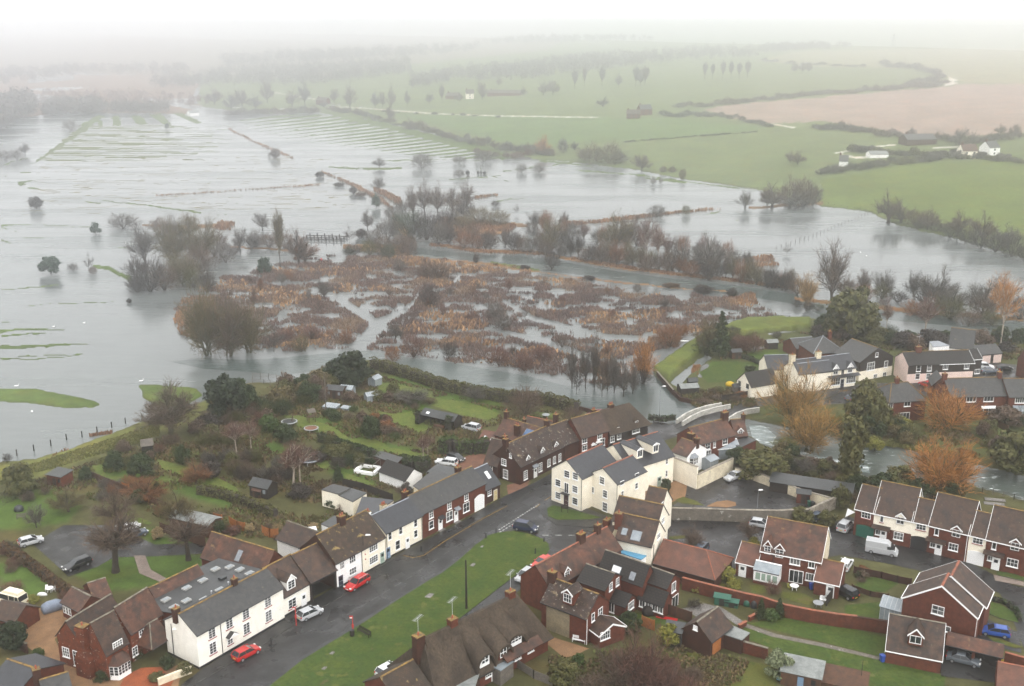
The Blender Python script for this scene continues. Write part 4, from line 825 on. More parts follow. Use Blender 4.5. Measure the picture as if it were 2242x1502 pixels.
# ================================================================ houses of the street
SR='houses along the village street'
h=House('white_building','long cream rendered two-storey building with slate roof and red window sills beside the street','building',B(300,1090),B(1010,697),5.4,depth=6.8,rise=2.1,wall='pale_cream',roof='slate_old',ridge='ridge_lichen',plinth=('black_trim',.35),lm='long cream slate-roofed building')
for p in((425,1050),(568,970),(705,897),(885,792)):h.win('f',B(*p),1.15,1.5,2,4,sill='sill_red')
for p in((435,1195),(712,1035),(893,932)):h.win('f',B(*p),1.15,1.7,2,4,sill='sill_red')
h.win('f',B(577,1135),.9,1.1,2,3,sill='sill_red');h.canopy('f',B(583,1090),1.9,.8,'slate_old',gable=True);h.pipe('f',B(505,1110));h.pipe('l',B(115,1200));h.chimney(.0,1.3,.9,.7,1,off=.6);h.chimney(.62,1.2,.8,.6,1)
WB=h
_,rf=block('flat_roof_extension','wide grey flat roof dotted with skylights behind the long cream building','extension',[B(-330,840),B(155,915),B(870,570),B(480,470)],4.6,'brick','felt',lm='grey flat roof')
for i,p in enumerate(((455,548),(573,530),(658,552),(737,583),(352,640),(220,703),(492,718),(48,800),(217,808),(366,795),(117,860))):
 m=MB();q=G(B(*p),Z0+4.85);X=Matrix.Translation(-_.location)@Matrix.Translation(q)@Matrix.Rotation(h.rz,4,'Z');m.X=X;m.box(-.65,.65,-.45,.45,-.15,.12);m.box(-.5,.5,-.32,.32,.12,.16,1);m.build('skylight',['upstand','skylight_glass'],_)
for p in((515,625),(620,640)):m=MB();q=G(B(*p),Z0+4.8);m.X=Matrix.Translation(-_.location)@Matrix.Translation(q)@Matrix.Rotation(h.rz,4,'Z');m.box(-.5,.5,-.4,.4,-.1,.25);m.build('roof_box','felt',_)
for p in((566,700),(428,775)):m=MB();q=G(B(*p),Z0+4.8);q=q-_.location;m.tube(q,q+Vector((0,0,.8)),.07);m.tube(q+Vector((0,0,.8)),q+Vector((0,0,.95)),.14);m.build('vent_pipe','steel',_)
h=House('gatehouse_cottage','low cream cottage with one gabled dormer between the long building and the archway','cottage',B(1015,778),B(1237,655),3.4,depth=8.4,rise=3.4,wall='pale_cream',roof='tile_brown',ridge='ridge_lichen',plinth=('black_trim',.35),group=SR,lm='low cream cottage with a dormer')
h.win('f',B(1088,828),1.5,1.5,2,3,sill='sill_red');h.door('f',B(1184,810),.95,2.1);h.dormer(B(1080,672),1.7,1.5,.9,wall='white_paint',nx=2,nz=3)
h2=House('archway_building','brown tiled carriage archway with a dark open passage beneath','building',B(1240,655),B(1450,548),3.6,depth=8.4,rise=3.2,wall='brick_dark',roof='tile_brown',ridge='ridge_lichen',walls='lrb',group=SR,lm='dark archway')
m=h2 .mb();m.box(0,h2 .L,-.02,.25,3.0,3.6);m.box(0,.3,0,.35,0,3);m.box(h2 .L-.3,h2 .L,0,.35,0,3);h2 .put(m,'lintel_beam','wood_dark');sheet('passage_floor',[B(1240,790),B(1445,680),B(1350,590),B(1200,640)],'pavement',Z0+.06)
h=House('white_cottage','white painted cottage with a navy door and brown tiled roof beside the archway','cottage',B(1445,497),B(1655,387),4.6,depth=8.2,apex=None,rise=3.6,wall='white_paint',roof='tile_moss',ridge='ridge_lichen',plinth=('black_trim',.3),group=SR,lm='white cottage')
for p,w_ in(((1498,517),.9),((1583,468),1.3)):h.win('f',B(*p),w_,1.1,3,2,sill=None)
m=h.mb();m.box(-.05,-.01,0,h.D,-.2,h.eave);m.face([(-.05,h.D,h.eave),(-.05,0,h.eave),(-.05,h.D/2,h.eave+h.rise-.1)]);h.put(m,'gable_wall','brick_dark');h.win('f',B(1586,562),1.5,1.1,3,2);h.door('f',B(1487,640),.95,2.0,'door_navy');h.chimney(.97,1.5,1.1,1.0,2)
h=House('cream_cottage','cream cottage with bowed windows and a pale green door behind the lamp post','cottage',B(1655,387),B(1850,280),4.6,depth=8.2,rise=3.6,wall='cream',roof='tile_moss',ridge='ridge_lichen',plinth=('black_trim',.3),group=SR,lm='cream cottage with the green door')
for p in((1755,365),(1757,468)):h.win('f',B(*p),1.9,1.2,4,3)
h.door('f',B(1828,437),.95,2.1,'door_green');h.pipe('f',B(1660,470))
h=House('cream_terrace','pair of cream terraced cottages under one dark slate roof with a blue door','cottage',Cc(540,250),Cc(838,103),4.8,depth=6.6,rise=2.2,wall='cream',roof='slate',ridge='lead',plinth=('black_trim',.3),group=SR,lm='slate-roofed cream terrace')
for p in((573,265),(660,217),(782,152)):h.win('f',Cc(*p),.75,1.3,1,2)
h.win('f',Cc(637,347),1.0,1.6,1,2);h.win('f',Cc(784,255),.8,1.3,1,2);h.door('f',Cc(560,402),.9,2.0,'door_blue');h.door('f',Cc(718,322),.9,2.0);h.chimney(-.02,1.3,.9,.9,2,'white_paint',off=.8);h.chimney(.45,1.2,.9,.8,3,'cream_wall',off=1.2);h.pipe('f',Cc(548,350));h.pipe('f',Cc(834,190))
h=House('red_brick_terrace','red brick terraced houses with white doors and a tall arched white garage door','house',G3(320,1178),G3(912,888),4.8,depth=6.8,rise=2.3,wall='brick',roof='slate_old',ridge='ridge_lichen',group=SR,lm='red brick terrace')
for p in((402,1172),(572,1086),(732,1007)):h.win('f',G3(*p),.95,1.35,2,3)
h.win('f',G3(403,1282),1.1,1.4,1,2);h.win('f',G3(574,1200),1.6,1.7,2,2);h.win('f',G3(732,1117),1.6,1.7,2,2)
h.door('f',G3(490,1275),.95,2.1,step=True);h.door('f',G3(637,1187),.95,2.1,step=True);h.canopy('f',G3(490,1218),1.3,.7,'black_trim');h.canopy('f',G3(640,1135),1.3,.7,'lead');h.garage('f',G3(856,1075),2.7,2.6,arch=.45);h.chimney(.02,1.4,1.0,.8,2,off=1);h.chimney(.80,1.4,1.0,.8,1,off=.3)
RB=h
h=House('slate_annex','small slate-roofed brick annex with one rooflight and a yellow door','annex',G3(912,955),G3(1050,890),3.0,depth=6.6,rise=3.0,wall='brick_dark',roof='slate',ridge='lead',group=SR,lm='small slate annex')
h.skylight(G3(935,817),.8,1.5,m_='plastic_white');h.win('f',G3(950,975),.9,1.2,2,3);h.door('f',G3(1007,965),.9,2.0,'door_yellow',glass=False)
# the big brick cottage row on the bend
h=House('dormer_cottage','long dark brick cottage with three dormers and lichen-spotted roof on the street bend','cottage',G3(1238,735),G3(1650,538),3.9,depth=7.6,apex=G3(1148,545),side='l',wall='brick_dark',roof='tile_lichen',ridge='ridge_lichen',group=SR,lm='long cottage with three dormers')
DC=h
for p,w_,hh in(((1290,815),1.0,1.7),((1428,742),1.0,1.7),((1508,700),.9,1.4),((1560,673),.8,1.4),((1610,650),.8,1.5)):h.win('f',G3(*p),w_,hh,2,4)
h.door('f',G3(1383,775),.95,2.0);h.canopy('f',G3(1375,735),1.5,.6,'lead')
for p in((1310,680),(1447,605),(1575,552)):h.dormer(G3(*p),1.1,1.1,.6,nx=2,nz=3)
h.win('l',G3(1087,693),1.1,1.2,2,3);h.win('l',G3(1150,633),.5,.8,2,3);h.win('l',G3(1103,805),1.1,1.7,3,3);h.chimney(.0,1.8,.8,.9,1,off=-.2);h.chimney(.96,1.6,.9,.8,1,off=.2)
w_=House('wing',None,None,G3(900,697),G3(1027,727),3.0,depth=6,apex=G3(985,462),side='l',wall='brick_dark',roof='tile_brown',root=h);w_.win('f',G3(960,752),.9,1.0,2,2);w_.chimney(.95,1.3,.7,.9,1)
h=House('rear_cottage','tiled rear cottage with a blue solar panel behind the long cottage with dormers','cottage',G3(1000,430),G3(1330,530),3.6,depth=7,apex=G3(1075,285),side='l',wall='brick',roof='tile_rust',ridge='ridge_lichen',lm='cottage with the solar panel')
h.skylight(G3(1318,425),2.0,1.7,m_='solar');h.chimney(.03,1.7,.8,.7,1);h.chimney(.42,1.5,.6,.6,1,off=1.4);h.chimney(.55,2.6,1.1,.8,2,off=-2.4)
h=House('back_range','brown tiled back range with a brick chimney beyond the solar panel roof','cottage',G3(1240,390),G3(1600,470),3.6,depth=6,apex=G3(1290,272),side='l',wall='brick',roof='tile_brown',ridge='ridge_red',lm='back range');h.chimney(.74,2.2,.9,.8,1)
h=House('red_lean_to','low red tiled lean-to with two small rooflights beside the clipped hedge','outbuilding',G3(855,470),G3(985,495),2.2,depth=4.4,apex=G3(930,372),side='l',wall='brick',roof='tile_red',ridge=None,lm='red lean-to');h.skylight(G3(910,462),.5,.7,m_='plastic_white');h.skylight(G3(975,478),.5,.7,m_='plastic_white')
h=House('brick_link_cottage','brown roofed brick cottages with small white windows next to the thatched end house','cottage',G4(460,408),G4(692,342),4.6,depth=6.6,apex=G4(650,205),side='r',wall='brick',roof='tile_brown',ridge='ridge_lichen',group=SR,lm='brick link cottages')
for p in((487,425),(612,382),(487,490)):h.win('f',G4(*p),1.2,1.1,2,2)
h.win('f',G4(632,442),1.3,1.5,2,2);h.canopy('f',G4(600,440),1.5,.6,'white_paint',gable=True);h.canopy('f',G4(558,462),1.3,.6,'white_paint',gable=True);h.chimney(.9,1.4,.9,.7,2,off=1)
w_=House('wing',None,None,G4(322,465),G4(462,412),4.0,depth=8,apex=G4(240,318),side='l',wall='brick_dark',roof='tile_lichen',ridge='ridge_lichen',root=h)
h=House('thatched_end_cottage','thatched dark timbered cottage at the river end of the street','cottage',G4(690,362),G4(1010,275),4.2,depth=7.4,apex=G4(908,98),side='r',hip=(0,2.2),wall='wood_dark',roof='thatch',ridge=None,over=.6,group=SR,lm='thatched end cottage')
for p,a_ in(((715,418),1.0),((770,394),1.0),((910,343),2.0)):h.win('f',G4(*p),a_,1.2,2,2)
h.chimney(.33,1.0,1.2,.8,3,off=.2);h.dormer(G4(762,335),.9,.8,.3,roof='thatch',barge=False);h.dormer(G4(915,282),1.0,.8,.3,roof='thatch',barge=False)
# cream apartment block
CG='parts of the cream block'
h=House('cream_apartment_block','large cream three-storey block with slate roof and small balcony on the corner','building',G4(218,655),G4(465,742),6.6,axis='perp',apex=G4(335,588),far=G4(630,455),wall='cream',roof='slate',ridge='ridge_red',lm='cream slate-roofed block')
for p in((343,705),(413,722)):h.win('f',G4(*p),1.2,1.3,1,3)
for p in((270,777),(410,830),(270,882),(410,928)):h.win('f',G4(*p),1.2,1.3,1,3)
h.win('f',G4(340,820),.95,2.0,2,1,sill=None,name='balcony_door');h.rawbox('balcony','black_trim','f',G4(338,862),1.7,.1,0,.9)
c,al,out=h.onface('f',G4(338,862));m=MB();m.X=h.fm(c,al,out)
for i in range(9):x=-.8+.2*i;m.tube((x,.88,0),(x,.88,1),.02,n=4)
m.tube((-.8,.88,1),(.8,.88,1),.03,n=4);m.build('railing','black_trim',h.root);h.door('f',G4(337,930),1.1,2.3,'door_brown',glass=False)
w_=House('wing',None,None,G4(522,700),G4(755,787),6.3,axis='perp',apex=G4(628,652),far=G4(880,520),wall='cream',roof='slate',ridge='ridge_red',root=h)
for p,a_,b_ in(((632,758),1.1,1.4),((657,868),1.0,1.4),((656,975),1.1,1.7),((557,835),.5,1.1)):w_.win('f',G4(*p),a_,b_,1,3)
for p,a_,b_ in(((795,778),1.0,.7),((916,714),1.0,.7),((797,868),.6,1.1),((913,802),.8,1.1)):w_.win('r',G4(*p),a_,b_,1,2)
w_.rawbox('meter_cupboard','cream','f',G4(500,965),1.4,2.0,0,.7);h.pipe('f',G4(464,870));w_.pipe('f',G4(756,880))
w_=House('wing',None,None,G4(860,665),G4(1222,552),5.6,axis='par',apex=G4(1085,358),side='r',wall='cream',roof='slate',ridge='ridge_red',root=h)
for p in((942,535),(1072,493)):w_.dormer(G4(*p),1.5,1.5,.35,roof='slate',wall='cream',nx=2,nz=1,out=0)
w_.win('f',G4(1163,597),.5,1.1,1,2);w_.win('f',G4(1160,700),.5,1.3,1,2);w_.door('f',G4(1103,730),1.0,2.1,'door_green')
w_=House('wing',None,None,G4(1012,628),G4(1092,600),4.9,depth=4.5,rise=2.0,wall='cream',roof='slate',ridge=None,root=h);w_.win('f',G4(1033,640),.6,1.0,1,2);w_.win('f',G4(1028,742),.6,1.3,1,2)
# brown-roofed cream block with three gables
h=House('triple_gabled_block','cream block with three parallel brown roofs and tall gables facing the lane','building',G4(745,1230),G4(1040,1297),5.2,apex=G4(1100,1090),side='r',wall='cream',roof='tile_brown',ridge='ridge_lichen',lm='three-gabled cream block')
h.win('r',G4(1095,1215),1.3,.9,3,2);h.win('r',G4(1152,1243),.4,.7,1,1);h.skylight(G4(815,1180),.8,1.0);h.skylight(G4(912,1215),1.5,1.5);h.chimney(-.05,2.2,1.1,1.0,1,'brick',off=-1.2);h.pipe('r',G4(1052,1350))
for i in(1,2):
 o_=h.D*i;w_=House('wing',None,None,eave=5.2,depth=h.D,rise=h.rise,L=h.L+(1.6,-3.0)[i-1],frame=h,off=((-3.1,0)[i-1],o_),wall='cream',roof='tile_brown',ridge='ridge_lichen',root=h)
 w_.win('r',G4(1130,1085)if i==1 else G4(1128,955),1.2,.9,3,2)
w_=House('wing',None,None,G4(568,1172),G4(700,1215),2.8,depth=4.5,rise=2.0,wall='cream',roof='tile_brown',ridge='ridge_lichen',root=h,hip=(1.5,0));w_.chimney(.5,1.2,.9,.9,1,'brick',off=-1)
# white house and brick row towards the bridge
h=House('white_gabled_house','white gabled house with a bay window above the cream garden wall','house',G4(1205,517),G4(1330,560),4.2,apex=G4(1415,450),side='r',wall='white_paint',roof='tile_rust',ridge='ridge_lichen',lm='white gabled house')
c,al,out=h.onface('r',G4(1378,590));X=h.fm(c,al,out)
m=MB();m.X=X;m.loft([[(-1.1,0,z_),(-.7,.7,z_),(.7,.7,z_),(1.1,0,z_)]for z_ in(-.6,.6)]);g=m.build('bay_window','glass',h.root)
m=MB();m.X=X
for x,y in((-1.1,.02),(-.7,.7),(-.23,.7),(.23,.7),(.7,.7),(1.1,.02)):m.tube((x,y,-.65),(x,y,.65),.06,n=4)
for z_ in(-.65,0,.65):m.tube((-1.1,.02,z_),(-.7,.7,z_),.05,n=4);m.tube((-.7,.7,z_),(.7,.7,z_),.05,n=4);m.tube((.7,.7,z_),(1.1,.02,z_),.05,n=4)
m.build('frame','frame_white',g);m=MB();m.X=X;m.loft([[(-1.25,0,.7),(-.8,.85,.7),(.8,.85,.7),(1.25,0,.7)],[(-.6,0,1.4),(-.4,.1,1.4),(.4,.1,1.4),(.6,0,1.4)]]);m.build('bay_roof','lead',h.root)
h.chimney(.15,2.4,1.3,1.0,1,off=2.2);h.chimney(.95,1.2,.9,.7,1);sh=shed('white_conservatory','small white conservatory against the white gabled house',G4(1510,660),2.6,2.4,2.2,.5,math.degrees(h.rz)+90,glazed=True,lm='small conservatory',cat='conservatory')
h=House('bridge_end_house','long brick house with a rusty tiled roof beside the road bridge','house',G4(1430,462),G4(1728,380),4.6,apex=G4(1640,247),side='r',wall='brick',roof='tile_rust',ridge='ridge_lichen',lm='brick house beside the bridge')
for p,a_ in(((1500,460),1.3),((1643,418),1.3),((1556,440),.6),((1505,535),1.3)):h.win('f',G4(*p),a_,1.3,2,2)
h.chimney(.99,1.8,1.4,1.0,2);w_=House('wing',None,None,G4(1728,392),G4(1828,384),3.2,depth=5.5,rise=2.6,wall='brick',roof='tile_rust',ridge='ridge_lichen',root=h);w_.dormer(G4(1768,368),1.2,1.0,.6,roof='tile_rust');w_.chimney(1.0,1.2,.7,.7,1)
w_=House('wing',None,None,G4(1560,505),G4(1760,490),2.3,depth=4,rise=1.2,wall='glass_roof',roof='glass_roof',ridge='frame_white',root=h,fascia='frame_white',over=.05)
r_,_f=block('flat_roofed_extension','low brick extension with a wet grey flat roof beside the river','extension',[G4(1690,447),G4(1820,400),G4(1897,430),G4(1765,492)],2.6,'brick','felt',lm='low grey extension')
# ---- the cluster of brick houses below the green
h=House('lichen_roofed_cottage','brick cottage with white lichen on its roof, a beige rendered side and one dormer','cottage',D(320,808),D(690,947),4.3,apex=D(785,748),side='r',wall='brick',roof='tile_lichen',ridge='ridge_lichen',lm='lichen-roofed cottage')
m=h.mb();m.box(.9,h.L*.63,-.03,0,-.2,4.25);h.put(m,'rendered_panel','render_beige');h.win('r',D(740,938),.7,1.2,1,2);h.win('r',D(800,897),1.1,1.3,2,2);h.dormer(D(533,783),1.7,1.5,.7,nx=3,nz=2);h.chimney(.0,1.8,1.2,.9,1,off=-.3);h.pipe('r',D(688,1040),'frame_white')
w_=House('garden_room',None,None,D(697,1015),D(795,1088),2.2,depth=4.6,rise=1.1,wall='brick',roof='tile_brown',ridge=None,fascia='frame_white',root=h);w_.win('r',D(840,1085),1.6,1.2,4,2)
h=House('rust_roofed_row','long rusty tiled brick row whose back faces the gardens, with a single dormer','house',D(392,704),D(972,374),4.5,depth=6,rise=2.8,wall='brick',roof='tile_rust',ridge='ridge_red',lm='rusty tiled row')
h.dormer(D(527,592),1.3,1.3,.7,nx=2,nz=3);h.chimney(.62,1.6,1.3,.9,2);h.chimney(.86,1.6,.9,.8,1)
h=House('dark_tiled_wing_house','brick house with dark pantiled wings, white windows and a tiled porch over the lawn','house',D(615,634),D(842,714),4.5,apex=D(918,580),side='r',wall='brick',roof='tile_concrete',ridge='ridge_grey',lm='dark pantiled house')
h.win('r',D(885,688),.8,1.2,2,3,sill='frame_white');h.win('r',D(940,648),.8,1.2,2,3)
w_=House('wing',None,None,D(790,545),D(1148,674),4.5,apex=D(1205,512),side='r',wall='brick',roof='tile_concrete',ridge='ridge_grey',root=h);w_.skylight(D(933,550),1.4,.9,m_='plastic_white');w_.skylight(D(1063,605),.8,1.0,m_='lead')
w_=House('wing',None,None,D(1158,630),D(1348,698),4.5,apex=D(1404,590),side='r',wall='brick',roof='tile_concrete',ridge='ridge_grey',root=h);w_.win('r',D(1400,690),1.1,1.5,2,1);w_.win('r',D(1410,812),1.8,2.1,2,1,sill=None,name='patio_door')
w_=House('garden_room',None,None,D(1112,772),D(1320,842),2.3,depth=2.6,rise=1.6,wall='brick',roof='tile_concrete',ridge=None,root=h)
for t_ in(1145,1195,1250,1290):w_.win('f',D(t_,810+(t_-1145)*.37),.9,1.2,2,1)
w_=House('garden_room',None,None,D(862,795),D(1010,848),2.1,depth=3.2,apex=D(1078,745),side='r',rise=1.2,wall='brick',roof='tile_concrete',ridge=None,root=h);w_.win('r',D(1050,842),1.6,1.2,4,2);w_.win('f',D(893,835),.9,1.6,2,1,glass='glass')
r_,_f=block('tarpaulin_covered_annex','flat annex covered with a bright blue tarpaulin beside the three-gabled block','annex',[D(930,405),D(985,372),D(1185,432),D(1135,470)],3.2,'white_paint','tarp_blue',lm='blue tarpaulin')
h=House('orange_tiled_garages','low garage range with a broad orange tiled roof beside the lane','garage',E(102,604),E(545,724),2.4,apex=E(130,548),side='l',hip=(0,3),wall='brick_dark',roof='tile_red',ridge='ridge_red',depth=8,rise=2.4,lm='orange tiled garages')
h=House('gablet_house','brick house with two small gablets, white conservatory and cream gable end','house',E(885,513),E(1322,598),4.8,depth=9,rise=3.9,wall='brick',roof='tile_rust',ridge='ridge_lichen',fascia='frame_white',lm='house with two gablets')
GH=h
for p,w_ in(((933,512),1.2),((1019,537),1.5)):h.dormer(E(*p),w_,1.6,.9,roof='tile_red',nx=2,nz=3,out=0)
h.win('f',E(1135,568),1.5,1.1,3,1);h.win('f',E(1255,600),.9,1.1,2,1);h.win('f',E(1140,705),2.1,2.1,3,1,sill=None,name='patio_door');h.win('f',E(1240,708),1.2,1.2,3,1)
m=h.mb();m.box(h.L+.01,h.L+.04,.05,h.D-.05,1.6,h.eave);m.face([(h.L+.035,.05,h.eave),(h.L+.035,h.D-.05,h.eave),(h.L+.035,h.D/2,h.eave+h.rise-.12)]);h.put(m,'rendered_gable','cream_wall');h.pipe('f',E(975,570))
w_=House('annex',None,None,E(705,594),E(850,628),2.5,depth=6,rise=2.2,wall='brick',roof='tile_red',ridge='ridge_lichen',root=h,fascia='frame_white');w_.door('f',E(750,650),1.1,2.0)
w_=House('annex',None,None,E(1274,728),E(1452,767),2.5,depth=6,rise=2.3,apex=E(1500,617),side='r',wall='brick',roof='tile_red',ridge='ridge_lichen',root=h,fascia='frame_white');w_.door('f',E(1388,795),1.1,2.0)
w_=House('conservatory',None,None,E(832,655),E(1010,695),2.3,depth=3.2,rise=.9,wall='frame_white',roof='glass_roof',ridge='frame_white',root=h,over=.05,plinth=('brick',.5))
for t_ in(862,905,938,985):w_.win('f',E(t_,700+(t_-862)*.23),.85,1.3,1,1,sill=None,glass='door_green')
h=House('brick_outbuilding','tall brick outbuilding with a steep brown roof above the lower lawn','outbuilding',E(305,1085),E(520,1177),2.8,axis='perp',apex=E(415,1035),far=E(570,905),wall='brick_dark',roof='tile_brown',ridge='ridge_grey',lm='tall brick outbuilding')
h.win('f',E(408,1078),.6,.6,1,1,glass='white_paint');h.rawbox('garage_door_or_arch_dark','wood_orange','r',E(560,1215),2.2,1.9,0,.06)
r_,_f=block('glass_lean_to','grey corrugated lean-to joined to the tall brick outbuilding','lean-to',[E(605,1125),E(672,1065),E(802,1120),E(745,1172)],2.2,'brick_dark','corrugated',lm='grey lean-to')
# ---- right-hand row
RG='linked houses of the estate row'
def mats_l(u,l_):return dict(wall=u,lower=(l_,2.6))
ha=House('green_garage_house','brick end house with a dark green garage door','house',R(243,207),R(380,240),5.1,depth=7,rise=3.2,wall='brick',roof='tile_brown',ridge='ridge_lichen',fascia='frame_white',group=RG,lm='house with the green garage')
ha.win('f',R(322,243),1.5,1.2,3,2,sill='sill_red');ha.garage('f',R(312,365),3.0,2.1,'garage_green')
hb_=House('half_cream_house','house rendered cream above brick with a pointed gablet window','house',R(380,240),R(660,300),5.1,depth=9,rise=4.2,roof='tile_brown',ridge='ridge_lichen',fascia='frame_white',group=RG,lm='half-cream house',**mats_l('cream','brick'))
hb_.win('f',R(435,285),.5,1.2,1,1,sill='sill_red');hb_.dormer(R(570,298),1.5,1.4,.7,nx=2,nz=2,out=0,roof='tile_brown',wall='cream');hb_.win('f',R(556,410),1.5,1.3,3,2);hb_.door('f',R(445,392),1.0,2.1,step=True);hb_.win('f',R(408,382),.8,.9,2,1);hb_.canopy('f',R(432,350),3.0,1.0,'tile_brown')
hc=House('cream_link','cream rendered link over an open archway between two taller houses','house',R(660,300),R(782,326),5.1,depth=6.6,rise=3.0,wall='cream',roof='tile_brown',ridge='ridge_lichen',fascia='frame_white',group=RG,lm='cream link with the open archway')
hc.win('f',R(722,330),1.5,1.1,3,2,sill='sill_red');hc.garage('f',R(708,470),2.9,2.3,'plastic_black')  # black panel put in for the shade inside the open archway, no garage door
hd=House('gabled_brick_house','all-brick house with a pointed gablet in the middle of the estate row','house',R(782,328),R(1072,398),5.1,depth=9,rise=4.2,wall='brick',roof='tile_brown',ridge='ridge_lichen',fascia='frame_white',group=RG,lm='all-brick row house')
hd.win('f',R(835,370),.6,1.3,1,1);hd.dormer(R(976,392),1.6,1.4,.7,nx=2,nz=2,out=0,roof='tile_brown');hd.door('f',R(846,500),1.0,2.1);hd.win('f',R(805,475),.8,.8,2,1);hd.canopy('f',R(832,445),3.2,1.0,'tile_brown');hd.win('f',R(955,490),1.4,1.2,3,2);hd.pipe('f',R(1055,440),'frame_white')
he=House('cream_link','cream rendered link over a white garage door','house',R(1072,398),R(1198,428),5.1,depth=6.6,rise=3.0,wall='cream',roof='tile_brown',ridge='ridge_lichen',fascia='frame_white',group=RG,lm='cream link with the white garage')
he.win('f',R(1136,425),1.5,1.1,3,2,sill='sill_red');he.garage('f',R(1125,545),2.8,2.2)
hf=House('end_brick_house','brick house at the right end of the estate row with a white front door','house',R(1198,430),R(1500,500),5.1,depth=9,rise=4.2,wall='brick',roof='tile_brown',ridge='ridge_lichen',fascia='frame_white',group=RG,lm='end brick row house')
hf.win('f',R(1254,467),.6,1.3,1,1);hf.dormer(R(1404,488),1.6,1.4,.7,nx=2,nz=2,out=0,roof='tile_brown');hf.door('f',R(1263,608),1.1,2.1);hf.win('f',R(1225,572),.8,.8,2,1);hf.canopy('f',R(1252,540),3.2,1.0,'tile_brown');hf.win('f',R(1385,605),1.6,1.3,3,2)
# big brick pair
h=House('wide_gabled_house','large red brick house with a wide white-edged gable facing the carport','house',R(590,857),R(1125,1002),4.8,axis='perp',apex=R(872,772),depth=4.2,wall='brick',roof='tile_brown',ridge='ridge_red',fascia='frame_white',lm='wide gabled house')
h.win('f',R(843,950),1.6,1.3,2,2);h.win('f',R(912,1087),.8,.8,1,1);h.pipe('r',R(1112,1110),'frame_white')
w_=House('wing',None,None,eave=4.8,depth=5.4,rise=h.rise,L=h.L,axis='perp',frame=h,off=(.5,3.7),wall='brick',roof='tile_brown',ridge='ridge_red',fascia='frame_white',root=h)
m=h.mb();
h2=shed('octagonal_conservatory','white conservatory with a faceted glass roof on the wide gabled house',R(520,1000),3.4,3.4,2.2,1.0,math.degrees(h.rz),glazed=True,lm='white faceted conservatory',cat='conservatory')
h=House('dormer_garage','brick garage with a single dormer in its brown tiled roof, above the lawn','garage',R(468,1232),R(870,1310),2.2,depth=7,rise=3.6,wall='brick',roof='tile_brown',ridge='ridge_grey',fascia='frame_white',lm='garage with one dormer')
h.dormer(R(680,1165),1.9,1.3,1.0,nx=2,nz=1)
h=House('carport','open brick carport with a mossy tiled roof over the grey saloon car','carport',R(905,1195),R(1310,1290),2.3,depth=3.4,rise=.9,wall='brick_dark',roof='tile_rust',ridge=None,walls='lb',lm='tiled carport')
m=h.mb();m.box(h.L-.4,h.L-.05,.05,.4,-.2,2.3);h.put(m,'pier','brick');m=h.mb();m.box(h.L*.5-.2,h.L*.5+.2,.05,.35,-.2,2.3);h.put(m,'pier','brick')
h=House('pink_tiled_garage','garage with a clean pink tiled roof at the corner of the picture','garage',R(1275,1500),R(1560,1560),2.3,depth=6,rise=1.8,wall='brick',roof='tile_red',ridge='ridge_red',lm='pink tiled garage')
# ---- thatched row on the green
h=House('thatched_row','long thatched cottage row with eyebrow dormers at the edge of the green','cottage',Cc(965,1560),Cc(1868,1075),2.7,depth=9.5,rise=5.0,hip=(1.6,1.6),wall='brick',roof='thatch',ridge=None,over=.55,lm='thatched row')
TH=h
def eyebrow(h,p,w_,wh,ww,brick=False,fwd=.7):
 """a thatch hump swept over a window whose centre is seen at p"""
 u,v,z_=h.roofhit(p,'f');vw=max(v-fwd,.1 if not brick else-.1);q=rayhit(p,h.O+h.V*vw,h.V)-h.O;u,zw=q.dot(h.U),q.z
 top=zw+wh/2+.8;k=h.rise/(h.D/2);g_=k*.42;vend=(top+.25-g_*vw-h.eave-.06)/(k-g_);m=h.mb();n=12;rings=[]
 for i in range(8):
  t=i/7;v_=vw-.45+(vend-vw+.45)*t;zb=h.roofz(0,v_)-.5 if v_>0 else h.eave-.3+k*v_;zt=top+g_*(v_-vw)+.1-(.12 if i==0 else 0);s_=1.06-.38*t*t;zb=min(zb,zw-wh/2-.1)if i==0 else zb
  r=[(u+math.cos(math.pi*j/n)*w_/2*s_,v_,max(zb,zb+(zt-zb)*(math.sin(math.pi*j/n)**.7)))for j in range(n+1)];rings.append([(x,y,z)for x,y,z in r])
  if i==0:z00=zb
  # front of the hood is open above the window: a thick edge only
 m.loft(rings,cap=False);inner=[[(u+(x-u)*.86,y+(.02 if i_==0 else 0),zz-.32)for x,y,zz in r]for i_,r in enumerate(rings[:2])];m.loft([rings[0],inner[0]],cap=False)
 h.put(m,'thatch_hood','thatch',h.roof,smooth=True)
 m=h.mb();m.box(u-max(ww/2+.12,w_*.25),u+max(ww/2+.12,w_*.25),vw,vw+1.2,(zw-wh/2-.6)if not brick else-.2,zw+wh/2+.05);b_=h.put(m,'dormer','brick' if brick else 'white_paint')
 m=h.mb();m.box(u-ww/2,u+ww/2,vw-.04,vw,zw-wh/2,zw+wh/2);g=h.put(m,'window','glass',b_);m=h.mb();n_=max(2,round(ww/.55))
 for i in range(n_+1):x=u-ww/2+ww*i/n_;m.box(x-.04,x+.04,vw-.10,vw-.04,zw-wh/2-.06,zw+wh/2+.06)
 for t in(0,.5,1):zz=zw-wh/2+wh*t;m.box(u-ww/2,u+ww/2,vw-.09,vw-.04,zz-.04,zz+.04)
 h.put(m,'frame','frame_white',b_)
eyebrow(h,Cc(1350,1285),3.4,1.0,1.2);eyebrow(h,Cc(1500,1225),3.4,1.3,1.1,True,fwd=1.6);eyebrow(h,Cc(1595,1122),4.2,.8,2.4)
for p,w_ in(((1620,1252),1.1),((1725,1187),1.1),((1565,1272),.8),((1380,1395),1.0)):h.win('f',Cc(*p),w_,1.1,3,3)
